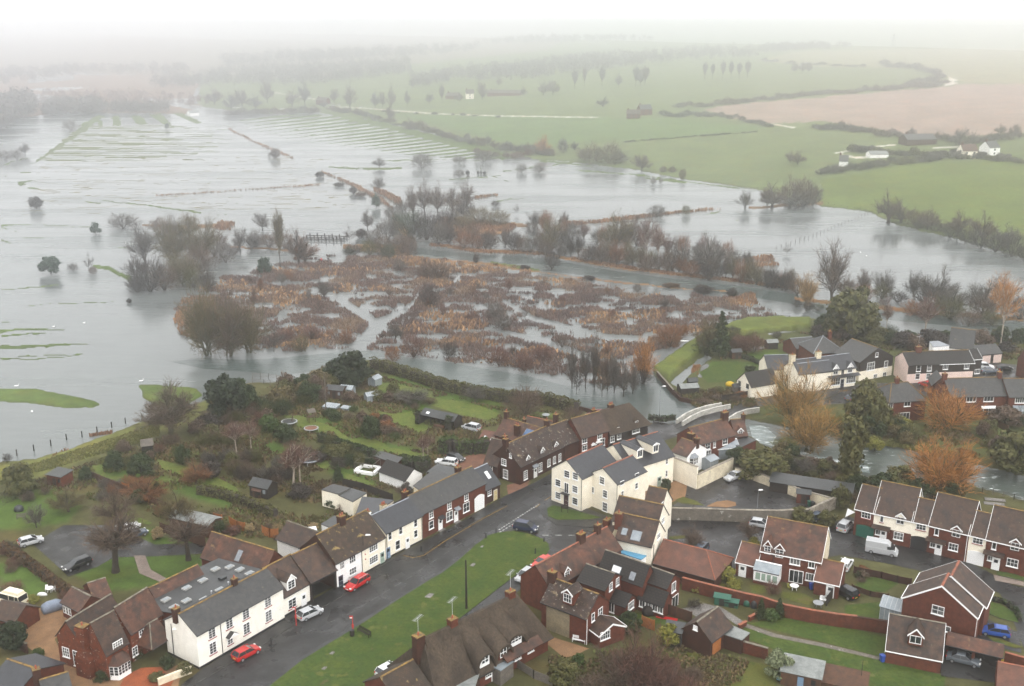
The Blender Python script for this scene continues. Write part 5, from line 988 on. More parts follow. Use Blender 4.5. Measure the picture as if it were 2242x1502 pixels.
h.door('f',Cc(1430,1400),1.0,2.0);h.chimney(.04,1.2,1.3,1.1,1,'brick_dark',off=0,drop=3);h.chimney(.33,1.3,1.2,.9,1,'brick');h.chimney(.86,1.2,1.2,.9,1,'brick');h.aerial(.04,base=1.2);h.aerial(.33,base=1.5);h.aerial(.86,base=1.5)
m=h.mb();t_=h.roofz(0,h.D/2);m.loft([[(x,h.D/2-1.0,t_-1.0),(x,h.D/2-.25,t_+.12),(x,h.D/2+.25,t_+.12),(x,h.D/2+1.0,t_-1.0)]for x in(1.6,h.L*.3,h.L*.6,h.L-1.6)]);h.put(m,'ridge_thatch','thatch',h.roof)
m=MB();c,al,out=h.onface('f',Cc(1640,1180));c.z=Z0+2.6;m.X=h.fm(c,al,out);m.loft([[(-3.6,0,.9),(-3.6,0,.75),(-3.6,1.2,0),(-3.6,1.2,.12)],[(3.4,0,.9),(3.4,0,.75),(3.4,1.2,0),(3.4,1.2,.12)]]);m.build('tiled_pentice','tile_rust',h.root)
r_,_f=block('slatted_canopy','pale slatted glass canopy in front of the thatched row','canopy',[Cc(1412,1345),Cc(1500,1270),Cc(1585,1305),Cc(1480,1382)],2.3,'wood_grey','glass_roof',lm='slatted canopy')
r_,_f=block('corrugated_lean_to','grey corrugated lean-to roof below the thatched row','lean-to',[Cc(1050,1502),Cc(1180,1340),Cc(1312,1380),Cc(1260,1540)],2.4,'brick_dark','corrugated',lm='corrugated lean-to')
h=House('tiled_street_cottage','brown tiled cottage at the lower end of the green beside the thatched row','cottage',Cc(640,1640),Cc(900,1490),3.6,apex=Cc(758,1286),side='r',wall='brick',roof='tile_moss',ridge='ridge_lichen',lm='tiled cottage by the green')
# ---- flint cottage, lower left
h=House('flint_cottage','red brick and flint cottage with several gables, a huge chimney and white bay window','cottage',A(530,1022),A(745,1092),4.5,axis='perp',apex=A(625,900),far=A(1030,662),wall='brick_flint',roof='tile_brown',ridge='ridge_grey',lm='brick and flint cottage')
FC=h
h.win('f',A(618,1185),1.2,1.4,3,3);h.win('f',A(722,1247),1.3,2.3,3,4);h.breast('f',A(820,1200),2.4,1.2,7.6)
w_=House('wing',None,None,A(775,1110),A(985,1200),4.3,axis='perp',apex=A(880,925),far=A(1062,832),wall='brick_flint',roof='tile_brown',ridge='ridge_grey',root=h)
w_.win('r',A(1098,1115),1.5,1.1,4,3)
c,al,out=w_.onface('r',A(1110,1285));c.z=Z0+1.3;X=w_.fm(c,al,out)
m=MB();m.X=X;m.loft([[(-1.6,0,z_),(-1.0,1.1,z_),(1.0,1.1,z_),(1.6,0,z_)]for z_ in(-1.4,.9)]);m.build('bay','frame_white',h.root)
m=MB();m.X=X
for x0,y0,x1,y1 in((-1.6,0,-1.0,1.1),(-1.0,1.1,0,1.1),(0,1.1,1.0,1.1),(1.0,1.1,1.6,0)):
 for i in range(2):
  for j in range(3):
   a0,a1=(i+.12)/2,(i+.88)/2;z_=-.5+j*.43;dx,dy=x1-x0,y1-y0;nl=math.hypot(dx,dy);nx_,ny_=-dy/nl*-.03,dx/nl*.03
   nx_,ny_=dy/nl*-.04,dx/nl*.04
   if ny_<0 or(abs(ny_)<1e-6):nx_,ny_=-nx_,abs(ny_)
   m.face([(x0+dx*a0+nx_,y0+dy*a0+ny_,z_),(x0+dx*a1+nx_,y0+dy*a1+ny_,z_),(x0+dx*a1+nx_,y0+dy*a1+ny_,z_+.36),(x0+dx*a0+nx_,y0+dy*a0+ny_,z_+.36)])
m.build('bay_panes','glass',h.root)
m=MB();m.X=X;m.loft([[(-1.8,-.05,.9),(-1.1,1.3,.9),(1.1,1.3,.9),(1.8,-.05,.9)],[(-.9,-.05,2.1),(-.6,.15,2.1),(.6,.15,2.1),(.9,-.05,2.1)]]);m.build('bay_roof','tile_rust',h.root)
w_=House('wing',None,None,A(1215,1008),A(1510,815),4.6,apex=A(1068,768),side='l',wall='brick_flint',roof='tile_rust',ridge='ridge_grey',root=h);w_.win('f',A(1328,978),1.2,1.2,3,3);w_.win('f',A(1260,1175),.9,1.3,2,3);w_.chimney(.15,1.2,.8,.8,1,'brick',off=4.6,drop=3)
w_=House('porch',None,None,A(1418,1147),A(1585,1040),2.4,depth=4.5,rise=2.2,hip=(2.0,0),wall='wood_dark',roof='tile_rust',ridge='ridge_grey',root=h,walls='b')
w_=House('wing',None,None,A(575,710),A(745,800),2.6,depth=4,rise=1.5,wall='brick',roof='tile_rust',ridge='ridge_grey',root=h)
for t_ in(603,630,655):w_.win('f',A(t_,785+(t_-603)*.5),.5,1.1,1,2,sill=None)
w_=House('wing',None,None,A(880,690),A(1040,640),2.8,depth=5,rise=1.6,wall='brick',roof='tile_rust',ridge='ridge_grey',root=h)
h=House('old_tiled_range','narrow brown tiled range along the far edge of the grey flat roof','building',A(1458,692),A(1905,470),4.6,apex=A(1392,585),side='l',wall='brick',roof='tile_rust',ridge='ridge_lichen',lm='narrow tiled range')
h=House('tiled_hall','long hall with one big rust tiled roof and a single rooflight','hall',B(340,442),B(850,605),3.4,apex=B(432,240),side='l',wall='brick',roof='tile_rust',ridge='ridge_lichen',lm='long tiled hall');h.skylight(B(648,440),.8,1.6,m_='lead')
h=House('white_outhouse','white painted outhouse with a brown tiled roof behind the archway','outbuilding',B(962,293),B(1212,385),3.2,apex=B(1110,190),side='l',wall='white_paint',roof='tile_brown',ridge='ridge_grey',depth=5.5,rise=2.0,lm='white outhouse');h.win('f',B(1168,378),.9,.5,2,1)
block('grey_flat_outbuilding','small white outbuilding with a grey flat roof behind the white cottage','outbuilding',[B(1328,180),B(1435,113),B(1515,150),B(1420,218)],2.8,'white_paint','felt',lm='small grey flat outbuilding')
r_,_f=block('cream_rear_extension','cream flat-roofed rear extension behind the slate-roofed cream terrace','extension',[G2(955,1213),G2(1050,1168),G2(1192,1200),G2(1095,1250)],3.2,'cream','slate_old',lm='cream rear extension')
block('cream_rear_extension',None,None,[G2(1090,1255),G2(1190,1200),G2(1325,1240),G2(1212,1312)],3.0,'cream','felt',parent=r_,pname='rear_wall')
block('slate_lean_to','slate lean-to with a small white rooflight behind the cream terrace','extension',[G2(1228,1440),G2(1290,1272),G2(1545,1300),G2(1400,1400)],3.6,'cream','slate',lm='slate lean-to')
block('long_grey_roof_extension','long pale grey felt roofed extension behind the red brick terrace','extension',[G3(238,918),G3(425,770),G3(628,838),G3(332,985)],3.4,'cream_wall','slate_old',lm='long pale grey extension')
block('mossy_flat_roof','dark mossy flat roof beside the white car','outbuilding',[G3(365,790),G3(465,716),G3(680,765),G3(600,830)],2.8,'brick_dark','felt',lm='mossy flat roof')
h=House('white_gabled_garage','old garage with a dark mossy roof and white gable in the back gardens','garage',G2(1428,1053),G2(1645,1133),2.3,apex=G2(1718,1068),side='r',wall='white_paint',roof='tile_concrete',ridge=None,depth=4.5,rise=1.6,lm='white gabled garage')
block('grey_flat_garage','flat grey roofed garage beside the dark clipped shrub','garage',[G2(1380,935),G2(1442,895),G2(1618,948),G2(1570,1000)],2.3,'brick_dark','slate_old',lm='flat grey garage')
h=House('open_black_shed','long black felted open-fronted shed on the back lawn','shed',G3(305,240),G3(615,308),2.3,depth=3.4,rise=.9,wall='wood_dark',roof='felt',ridge=None,walls='lrb',lm='long black shed')
for t_ in(.3,.6):m=h.mb();m.box(h.L*t_-.08,h.L*t_+.08,0,.15,-.2,2.3);h.put(m,'post','wood_dark')
h.skylight(G3(372,232),.8,.6,m_='plastic_white');m=h.mb();m.tube((h.L*.45,-.3,.4),(h.L*.75,-.3,.5),.4,.4,10);h.put(m,'oil_tank','wood_brown')
# ---- north bank
h=House('cream_barn','small cream barn with a dark pantiled roof on the north bank','barn',G5(1003,713),G5(1148,782),3.2,axis='perp',apex=G5(1085,640),depth=8,wall='cream',roof='tile_concrete',ridge=None,lm='small cream barn');h.win('f',G5(1030,748),.8,1.1,1,1,glass='glass',frame='black_trim');h.win('f',G5(1112,778),.9,1.1,1,1,frame='black_trim')
h=House('slate_outbuilding','red brick outbuilding with a grey slate roof behind the cream houses','outbuilding',G5(1612,390),G5(1830,372),2.6,apex=G5(1550,287),side='l',wall='brick',roof='slate_old',ridge='lead',lm='brick outbuilding on the north bank')
h=House('hipped_house','brick house with a hipped grey slate roof beside the dark gabled house','house',G5(1790,440),G5(2112,424),4.2,depth=9,rise=3.2,hip=(4.4,4.4),wall='brick',roof='slate_old',ridge='lead',lm='hipped slate house');h.chimney(.72,1.5,.8,.8,1,'brick')
h=House('cream_bay_terrace','cream terrace with a blue slate roof, gablets and white bay windows across the bridge','house',G5(1640,655),G6(303,503),4.8,depth=6.5,rise=2.6,wall='cream',roof='slate',ridge='lead',lm='cream slate terrace across the bridge')
for p in((120,540),(248,525)):h.dormer(G6(*p),1.6,1.6,1.0,roof='slate',wall='white_paint',nx=2,nz=2,out=0,barge=True)
for p in((118,632),(255,612)):h.win('f',G6(*p),2.6,1.7,4,2);h.canopy('f',G6(p[0],p[1]-42),4.4,1.0,'slate')
h.win('f',G6(183,540),.6,1.3,1,2,frame='black_trim');h.door('f',G6(178,640),1.0,2.1,'door_navy');h.chimney(.0,1.8,1.3,.9,1,'cream_wall');h.chimney(.45,1.8,1.3,.9,1,'cream_wall')
w_=House('wing',None,None,G5(1560,603),G5(1660,655),4.6,axis='perp',apex=G5(1605,540),depth=9,wall='cream',roof='slate',ridge='lead',root=h)
w_=House('wing',None,None,G5(1322,605),G5(1560,598),3.2,depth=7,rise=2.6,wall='cream',roof='slate',ridge='lead',root=h)
h=House('dark_gabled_house','tall house with a dark tile-hung gable over a cream ground floor','house',G6(110,372),G6(340,458),5.0,apex=G6(498,331),side='r',wall='wood_dark',roof='slate_old',ridge='ridge_lichen',lower=('cream',2.5),lm='dark gabled house')
for p,a_,b_ in(((485,392),.8,1.0),((432,495),2.4,2.0),((567,475),1.1,1.6)):h.win('r',G6(*p),a_,b_,3 if a_>2 else 1,2)
for p,a_,b_ in(((470,592),1.1,1.6),((553,575),1.1,1.6)):h.win('r',G6(*p),a_,b_,2,2)
h=House('pink_house','pink rendered house with a dark boarded upper floor and pantiled roof','house',G6(768,484),G6(1042,472),4.8,apex=G6(717,369),side='l',wall='wood_dark',roof='tile_concrete',ridge='ridge_lichen',lower=('pink',2.4),lm='pink and black house')
m=h.mb();m.box(-.04,-.01,0,h.D,-.2,h.eave);m.face([(-.04,h.D,h.eave),(-.04,0,h.eave),(-.04,h.D/2,h.eave+h.rise)]);h.put(m,'gable_wall','pink')
for p in((857,510),(953,505)):h.win('f',G6(*p),1.1,1.5,1,2)
for p in((847,585),(943,583)):h.win('f',G6(*p),1.1,1.4,1,2)
h.chimney(.5,1.6,1.4,.9,1,'brick');h.aerial(.5)
w_=House('wing',None,None,G6(1042,474),G6(1352,464),4.6,depth=h.D,rise=h.rise,wall='wood_dark',roof='tile_concrete',ridge='ridge_lichen',lower=('pink',2.4),fascia='frame_white',root=h)
for p in((1097,492),(1285,486)):w_.win('f',G6(*p),1.2,1.2,3,1)
w_=House('wing',None,None,G6(1345,432),G6(1422,426),4.2,depth=5,rise=1.8,wall='wood_dark',roof='tile_concrete',ridge=None,fascia='frame_white',root=h);w_.win('f',G6(1378,540),1.4,1.1,3,1)
h=House('grey_roofed_bungalow','low grey roofed building with a white flat dormer behind the pink and black house','house',G6(1125,320),G6(1340,345),3.5,depth=7,apex=G6(1125,235),side='l',wall='white_paint',roof='slate_old',ridge='ridge_lichen',lm='grey roofed bungalow')
block('white_flat_dormer','white flat-roofed stair tower with a brick stack behind the pink and black house','extension',[G6(955,278),G6(1030,272),G6(1130,312),G6(985,325)],6.2,'white_paint','lead',lm='white flat tower')
h=House('double_garage','pair of pale garages under one grey hipped roof beside the parked white car','garage',G6(1395,392),G6(1600,375),2.6,depth=6,rise=1.6,hip=(0,0),wall='wood_dark',roof='slate_old',ridge=None,lm='pair of pale garages')
for p in((1460,432),(1555,436)):h.garage('f',G6(*p),2.4,2.2,'pink',arch=0)
h=House('hipped_brick_house','brick house with a mossy grey half-hipped roof above the river','house',G6(600,815),G6(925,790),4.8,depth=8,rise=3.0,hip=(2.5,2.5),wall='brick',roof='slate_old',ridge='ridge_lichen',lm='mossy hipped brick house')
h.win('f',G6(610,835),1.0,1.1,2,1);h.win('f',G6(757,822),1.5,1.0,2,1);h.win('f',G6(600,942),1.0,1.1,2,1);h.win('f',G6(730,945),2.4,2.0,3,1,sill=None,name='patio_door');h.chimney(.42,1.4,.9,.7,1,'brick')
h=House('mossy_brick_pair','semi-detached brick houses with mossy slate roof behind the orange willows','house',G6(1145,765),G6(1652,752),4.8,depth=8,rise=3.0,wall='brick',roof='slate_old',ridge='ridge_lichen',lm='mossy brick pair')
for p in((1325,782),(1480,780)):h.win('f',G6(*p),2.2,1.1,3,1)
h.win('f',G6(1605,877),1.2,1.1,2,1);h.win('f',G6(1475,900),2.4,2.0,2,1,sill=None,name='patio_door');h.canopy('f',G6(1475,862),3.4,.6,'white_paint');h.chimney(.0,1.4,1.0,.8,1,'brick');h.chimney(.97,1.6,.8,1.0,1,'brick')
w_=House('wing',None,None,G6(985,660),G6(1110,668),4.6,axis='perp',depth=6,rise=1.8,wall='brick',roof='slate_old',ridge=None,root=h)
h=House('edge_brick_house','brick house with a pale conservatory at the right edge below the pink and black house','house',G6(1662,766),G6(2100,766),4.8,depth=8,rise=3.0,wall='brick',roof='slate_old',ridge='ridge_lichen',lm='brick house at the right edge');h.win('f',G6(1757,787),2.0,1.2,4,1)
shed('pale_conservatory','pale green glass-roofed conservatory at the right edge',G6(1760,945),3.8,3,1.9,.8,0,glazed=True,lm='pale conservatory',cat='conservatory')
h=House('edge_red_house','red brick gable end at the right edge beyond the garages','house',G6(1740,420),G6(1830,470),4.6,axis='perp',depth=9,rise=3,wall='brick',roof='tile_rust',lm='red gable at the right edge')
# ---- neighbours at the lower left edge
h=House('slate_corner_house','slate-roofed house with a mossy chimney in the bottom corner','house',A(440,1720),A(700,1640),4.0,depth=7,rise=2.2,wall='brick',roof='slate_old',ridge='ridge_lichen',lm='corner slate house');h.chimney(-.05,2.2,.9,.9,1,'brick_dark',off=1)
h=House('slate_corner_wing','grey slate roof cut off by the bottom left corner of the picture','house',A(-150,1500),A(130,1600),3.4,depth=8,rise=1.6,wall='brick',roof='slate',ridge='ridge_lichen',lm='corner slate wing')
h=House('small_brick_garage','small brown tiled garage beside the camper van','garage',A(-80,850),A(140,905),2.2,depth=4.5,rise=1.5,wall='brick',roof='tile_brown',ridge=None,lm='small brown garage')
# ================================================================ plants: a few models, then copies
def rot(v,ax,a):return Matrix.Rotation(a,3,ax)@v
def tree_mesh(seed,h=10.,spread=.8,trunk=.22,clear=.25,n1=9,up=.75,ntw=1700,tw=1.0,form='round',stems=1,tww=.045,levels=3):
 """bare tree: (trunk+limbs) mesh and (twigs) mesh, height h"""
 rnd=random.Random(seed);mb=MB();tips=[]
 def limb(p,d,l,r,lev):
  segs=3 if lev<2 else 2;q=Vector(p);dd=Vector(d)
  for i in range(segs):
   dd=(dd+Vector((rnd.gauss(0,.13),rnd.gauss(0,.13),rnd.gauss(.05,.08)))).normalized();q2=q+dd*l/segs;r2=r*(1-.28)
   mb.tube(q,q2,max(r*1.35,.045),max(r2*1.35,.035),6 if lev==0 else 4 if lev==1 else 3,cap=False);q=q2;r=r2
   if lev<levels-1 and(lev>0 or i>0):
    for _ in range(2 if lev else 1):
     ax=dd.orthogonal().normalized();ax=rot(ax,dd,rnd.uniform(0,6.28));nd_=rot(dd,ax,rnd.uniform(.35,.8));limb(q,nd_,l*rnd.uniform(.5,.72),r*.6,lev+1)
   tips.append((q.copy(),dd.copy(),lev))
  if lev<levels-1:limb(q,dd,l*.6,r*.8,lev+1)
 for s_ in range(stems):
  base=Vector((0,0,0))if stems==1 else Vector((rnd.uniform(-.06,.06)*h*spread,rnd.uniform(-.06,.06)*h*spread,0));tl=h*clear
  lean=Vector((rnd.gauss(0,.05),rnd.gauss(0,.05),1))if stems==1 else Vector((math.cos(s_*2.4)*.35*spread*1.6,math.sin(s_*2.4)*.35*spread*1.6,1))
  lean.normalize();t=trunk/(stems**.5);top=base+lean*tl;mb.tube(base-Vector((0,0,.4)),base+lean*tl*.3,t*1.5,t,8,cap=False);mb.tube(base+lean*tl*.3,top,t,t*.85,8,cap=False)
  nb=max(2,n1//stems)
  for i in range(nb):
   a=i*2.4+rnd.uniform(-.4,.4)+s_;k=i/nb
   if form=='round':el=rnd.uniform(.25,1.25)*up+.15;ln=h*(1-clear)*rnd.uniform(.48,.62)
   elif form=='tall':el=rnd.uniform(.9,1.35);ln=h*(1-clear)*rnd.uniform(.5,.8)
   else:el=rnd.uniform(-.1,.5);ln=h*.4
   d=Vector((math.cos(a)*math.cos(el)*spread*1.25,math.sin(a)*math.cos(el)*spread*1.25,math.sin(el))).normalized()
   limb(top+lean*(h*.12*k),d,ln*.55,t*.55,1)
  limb(top,lean,h*(1-clear)*.45,t*.8,1)
 tp=[t_ for t_ in tips if t_[2]>=1];V_,Fc=[],[]
 P_=np.array([t_[0][:]for t_ in tp]);D_=np.array([t_[1][:]for t_ in tp]);r_=np.random.default_rng(seed);k=r_.integers(0,len(P_),ntw)
 d=D_[k]+r_.normal(0,.55,(ntw,3))+np.array([0,0,.15]);d/=np.linalg.norm(d,axis=1)[:,None];L_=r_.uniform(.5,1.5,ntw)*tw;p=P_[k]+r_.normal(0,.22,(ntw,3))*tw
 side=np.cross(d,r_.normal(0,1,(ntw,3)));side/=np.linalg.norm(side,axis=1)[:,None];W_=tww*r_.uniform(.6,1.3,ntw)
 v0=p-side*W_[:,None];v1=p+side*W_[:,None];v2=p+d*L_[:,None];fork=p+d*(L_*.4)[:,None];d2=d+r_.normal(0,.6,(ntw,3));d2/=np.linalg.norm(d2,axis=1)[:,None]
 f0=fork-side*(W_*.7)[:,None];f1=fork+side*(W_*.7)[:,None];f2=fork+d2*(L_*.7)[:,None]
 V_=np.stack([v0,v1,v2,f0,f1,f2],1).reshape(-1,3);Fc=np.arange(len(V_)).reshape(-1,3)
 H_=max(V_[:,2].max(),1);R_=np.percentile(np.hypot(V_[:,0],V_[:,1]),97)
 to=mb.build('trunk','bark');tm=to.data;bpy.data.objects.remove(to);cm=npmesh('crown',V_,Fc,'twig_brown',link=False)
 return dict(parts=[('trunk',tm,'bark'),('crown',cm,'twig')],h=H_,r=R_)
def leaf_mesh(seed,h=6.,r=3.,n=2600,form='round',lf=.32,lump=.35,bare=.0):
 """evergreen crown of small leaf faces spread in uneven clumps"""
 g=np.random.default_rng(seed);rnd=random.Random(seed)
 nc_=34;cl=[]
 for i in range(nc_):
  if form=='cone':t=(i+.5)/nc_;a=i*2.4;rr=r*(1-t)**.8*.75;cl.append((math.cos(a)*rr,math.sin(a)*rr,h*(.06+t*.9),r*(1-t)*.5+.12*r))
  elif form=='conifer':t=(i+.5)/nc_;a=i*2.4;rr=r*(1-t*.92)*rnd.uniform(.4,1);cl.append((math.cos(a)*rr,math.sin(a)*rr,h*(.12+t*.86),r*.32*(1.15-t)))
  elif form=='column':t=i/nc_;a=i*2.4;cl.append((math.cos(a)*r*.4,math.sin(a)*r*.4,h*(.08+t*.85),r*.55))
  else:
   u=rnd.uniform(-.55,1);a=i*2.4;q=math.sqrt(max(0,1-u*u));k=rnd.uniform(.5,.85);cl.append((math.cos(a)*q*r*k,math.sin(a)*q*r*k,h*(.5+bare*.5)+u*h*(.42-bare*.35)*k/.8,r*rnd.uniform(.24,.44)))
 cl=np.array(cl);k=g.integers(0,nc_,n);d=g.normal(0,1,(n,3));d/=np.linalg.norm(d,axis=1)[:,None];rad=cl[k,3]*g.uniform(.55,1.05,n);p=cl[k,:3]+d*rad[:,None]*np.array([1,1,.8])
 p[:,2]=np.abs(p[:,2]);nrm_=d+g.normal(0,.5,(n,3));nrm_/=np.linalg.norm(nrm_,axis=1)[:,None];s1=np.cross(nrm_,g.normal(0,1,(n,3)));s1/=np.linalg.norm(s1,axis=1)[:,None];s2=np.cross(nrm_,s1);L_=(lf*g.uniform(.5,1.3,n))[:,None]
 V_=np.stack([p-s1*L_,p-s2*L_*.6,p+s1*L_,p+s2*L_*.7],1).reshape(-1,3);cm=npmesh('crown',V_,np.arange(4*n).reshape(n,4),'leaf_dark',link=False)
 mb=MB();hh=h*(.55 if form=='round' else.9);mb.tube((0,0,-.3),(0,0,hh),.05*r+.06,.03*r,6)
 for i in range(6):a=i*1.05;mb.tube((0,0,hh*.35+i*.05*h),(math.cos(a)*r*.55,math.sin(a)*r*.55,hh*.6+i*.04*h),.04*r,.015*r,4)
 to=mb.build('trunk','bark');tm=to.data;bpy.data.objects.remove(to)
 return dict(parts=[('trunk',tm,'bark'),('crown',cm,'leaf')],h=max(h,V_[:,2].max()),r=np.percentile(np.hypot(V_[:,0],V_[:,1]),97))
def bush_mesh(seed,n=820,stems=9,tw=1.0,w=.034,flat=.75):
 g=np.random.default_rng(seed);mb=MB();P_=[]
 for i in range(stems):
  a=i*2.4;d=Vector((math.cos(a)*.8,math.sin(a)*.8,g.uniform(.7,1.6))).normalized();l=g.uniform(1.6,2.6);mb.tube((0,0,-.2),d*l*.5,.07,.05,4,cap=False);mb.tube(d*l*.5,d*l+Vector((0,0,.3)),.05,.02,3,cap=False)
 u=g.normal(0,1,(n,3));u/=np.linalg.norm(u,axis=1)[:,None];rr=2.3*g.uniform(.15,1,n)**.5*(1+.18*np.sin(u[:,0]*5+seed)+.14*np.sin(u[:,1]*7));p=u*rr[:,None];p[:,2]=p[:,2]*flat+1.6;p=p[p[:,2]>.0];n=len(p)
 d=p-np.array([0,0,.4]);d=d/(np.linalg.norm(d,axis=1)[:,None]+.01)+g.normal(0,.5,(n,3))+np.array([0,0,.3]);d/=np.linalg.norm(d,axis=1)[:,None];sd=np.cross(d,g.normal(0,1,(n,3)));sd/=np.linalg.norm(sd,axis=1)[:,None]
 W_=w*g.uniform(.6,1.4,n)[:,None];L_=(tw*g.uniform(.4,1.2,n))[:,None];f=p+d*L_*.4;d2=d+g.normal(0,.6,(n,3))
 V_=np.stack([p-sd*W_,p+sd*W_,p+d*L_,f-sd*W_*.7,f+sd*W_*.7,f+d2*L_*.5],1).reshape(-1,3);cm=npmesh('crown',V_,np.arange(len(V_)).reshape(-1,3),'twig_brown',link=False)
 to=mb.build('stem','bark');tm=to.data;bpy.data.objects.remove(to);return dict(parts=[('stem',tm,'bark'),('crown',cm,'twig')],h=V_[:,2].max(),r=np.percentile(np.hypot(V_[:,0],V_[:,1]),96))
KIND={
'bare':[tree_mesh(s,spread=.85,ntw=1500,n1=10,clear=.12,tww=.035,tw=1.15)for s in(1,2,3)],
'wide':[tree_mesh(s,spread=1.2,clear=.12,ntw=2000,n1=13,trunk=.28,up=.7,tww=.035,tw=1.15)for s in(11,12)],
'fan':[tree_mesh(s,spread=.8,clear=.08,ntw=1700,n1=14,trunk=.26,stems=4,form='round',up=.95,tww=.035,tw=1.2)for s in(21,22)],
'willow':[tree_mesh(s,spread=1.0,clear=.06,ntw=2100,n1=18,trunk=.30,stems=7,up=1.0,tw=1.35,tww=.036)for s in(31,32)],
'poplar':[tree_mesh(41,spread=.28,clear=.16,ntw=2400,n1=16,trunk=.18,form='tall')],
'birch':[tree_mesh(s,spread=.55,clear=.30,ntw=800,n1=8,trunk=.13,up=.95,tw=.9,tww=.035)for s in(51,52)],
'pollard':[tree_mesh(61,spread=1.1,clear=.34,ntw=1000,n1=14,trunk=.34,up=.75,tw=1.2,tww=.035)],
'old':[tree_mesh(71,spread=1.2,clear=.10,ntw=1300,n1=11,trunk=.5,up=.6,tw=1.1,tww=.04)],
'oak':[tree_mesh(81,spread=1.15,clear=.22,ntw=4200,n1=13,trunk=.36,up=.75,tw=.8,tww=.028,levels=4)],
'thin':[tree_mesh(91,spread=.6,clear=.15,ntw=420,n1=6,trunk=.10,tw=.8,tww=.035)],
'ever':[leaf_mesh(s,7,3.4,4200,bare=-.12)for s in(101,102,103)],
'shrub':[leaf_mesh(s,3,1.9,1500,lf=.2,bare=-.15)for s in(111,112,113)],
'cone':[leaf_mesh(121,5,1.5,2200,form='cone',lf=.18)],
'conifer':[leaf_mesh(131,14,3.2,4200,form='conifer',lf=.4)],
'pine':[leaf_mesh(141,12,2.6,3200,form='column',lf=.4)],
'bush':[bush_mesh(s)for s in(151,152,153)],
'thorn':[bush_mesh(s,n=900,stems=7,tw=1.15,w=.034,flat=.8)for s in(161,162)],
'mound':[bush_mesh(171,n=2600,tw=.35,w=.10,flat=.7)],
}
ADJ={'twig_brown':'bare brown','twig_grey':'bare grey','twig_red':'bare reddish','twig_orange':'bright orange','twig_olive':'bare olive','twig_rust':'rusty orange','twig_dark':'dark bare','twig_gold':'golden brown',
'leaf_dark':'dark green','leaf_black':'nearly black evergreen','leaf_green':'green','leaf_olive':'olive green','leaf_yellow':'yellow','leaf_pale':'pale variegated','leaf_rust':'rust-coloured','leaf_blue':'blue-green','leaf_straw':'straw-coloured'}
NOUN=dict(bare='tree',wide='spreading tree',fan='fan-shaped tree',willow='many-stemmed willow',poplar='tall narrow poplar',birch='birch',pollard='thick-limbed tree',old='old broken willow',oak='broad oak',thin='sparse little tree',ever='evergreen tree',shrub='shrub',cone='clipped cone tree',conifer='tall conifer',pine='slender evergreen',bush='bush',thorn='thorn bush',mound='rounded bramble mound')
CAT=dict(shrub='shrub',bush='bush',thorn='bush',mound='bush')
FARB=[];NPL=0
def plant(kind,p,hpx,wpx,mt,group,zz=None,label=None,terrain=None,bark=None,lm=None):
 """p: photo pixel of the foot; hpx, wpx: its size in the photo"""
 global NPL
 if zz is None:
  g0=G(p,0);wet=True
  base=PT(p)if terrain else G(p,0.0)
 else:base=G(p,zz)
 sc_=ppm(base);hm=hpx/sc_/.93;wm=wpx/sc_;NPL+=1;var=KIND[kind];q=var[NPL%len(var)];key=(kind,NPL%len(var))
 name={'mound':'bramble_bush','thorn':'thorn_bush','bush':'bush','shrub':'shrub'}.get(kind,kind+'_tree' if kind not in('willow','poplar','birch','oak','pine','conifer')else kind)
 name={'cone_tree':'clipped_tree','old_tree':'broken_willow','fan_tree':'bare_tree','thin_tree':'bare_tree','wide_tree':'bare_tree','ever_tree':'evergreen_tree'}.get(name,name)
 if terrain and CAT.get(kind)=='bush':
  FARB.append((q['parts'][1][1],tuple(base),wm/2/q['r'],hm/q['h'],mt));return
 r=empty(name,tuple(base),random.uniform(0,6.28),label,CAT.get(kind,'tree'),group)
 if lm:tag(r,lm=lm)
 r.scale=(wm/2/q['r'],wm/2/q['r'],hm/q['h'])
 for pn,me,mk_ in q['parts']:
  o=bpy.data.objects.new(pn,me);col.objects.link(o);o.parent=r;o.material_slots[0].link='OBJECT'
  o.material_slots[0].material=M[mt]if mk_ in('twig','leaf')else M[bark or('bark_birch' if kind=='birch' else 'bark_green' if kind in('willow','oak')else 'bark')]
 if not label:AUTO.append((r,ADJ[mt]+' '+NOUN[kind]))
 return r
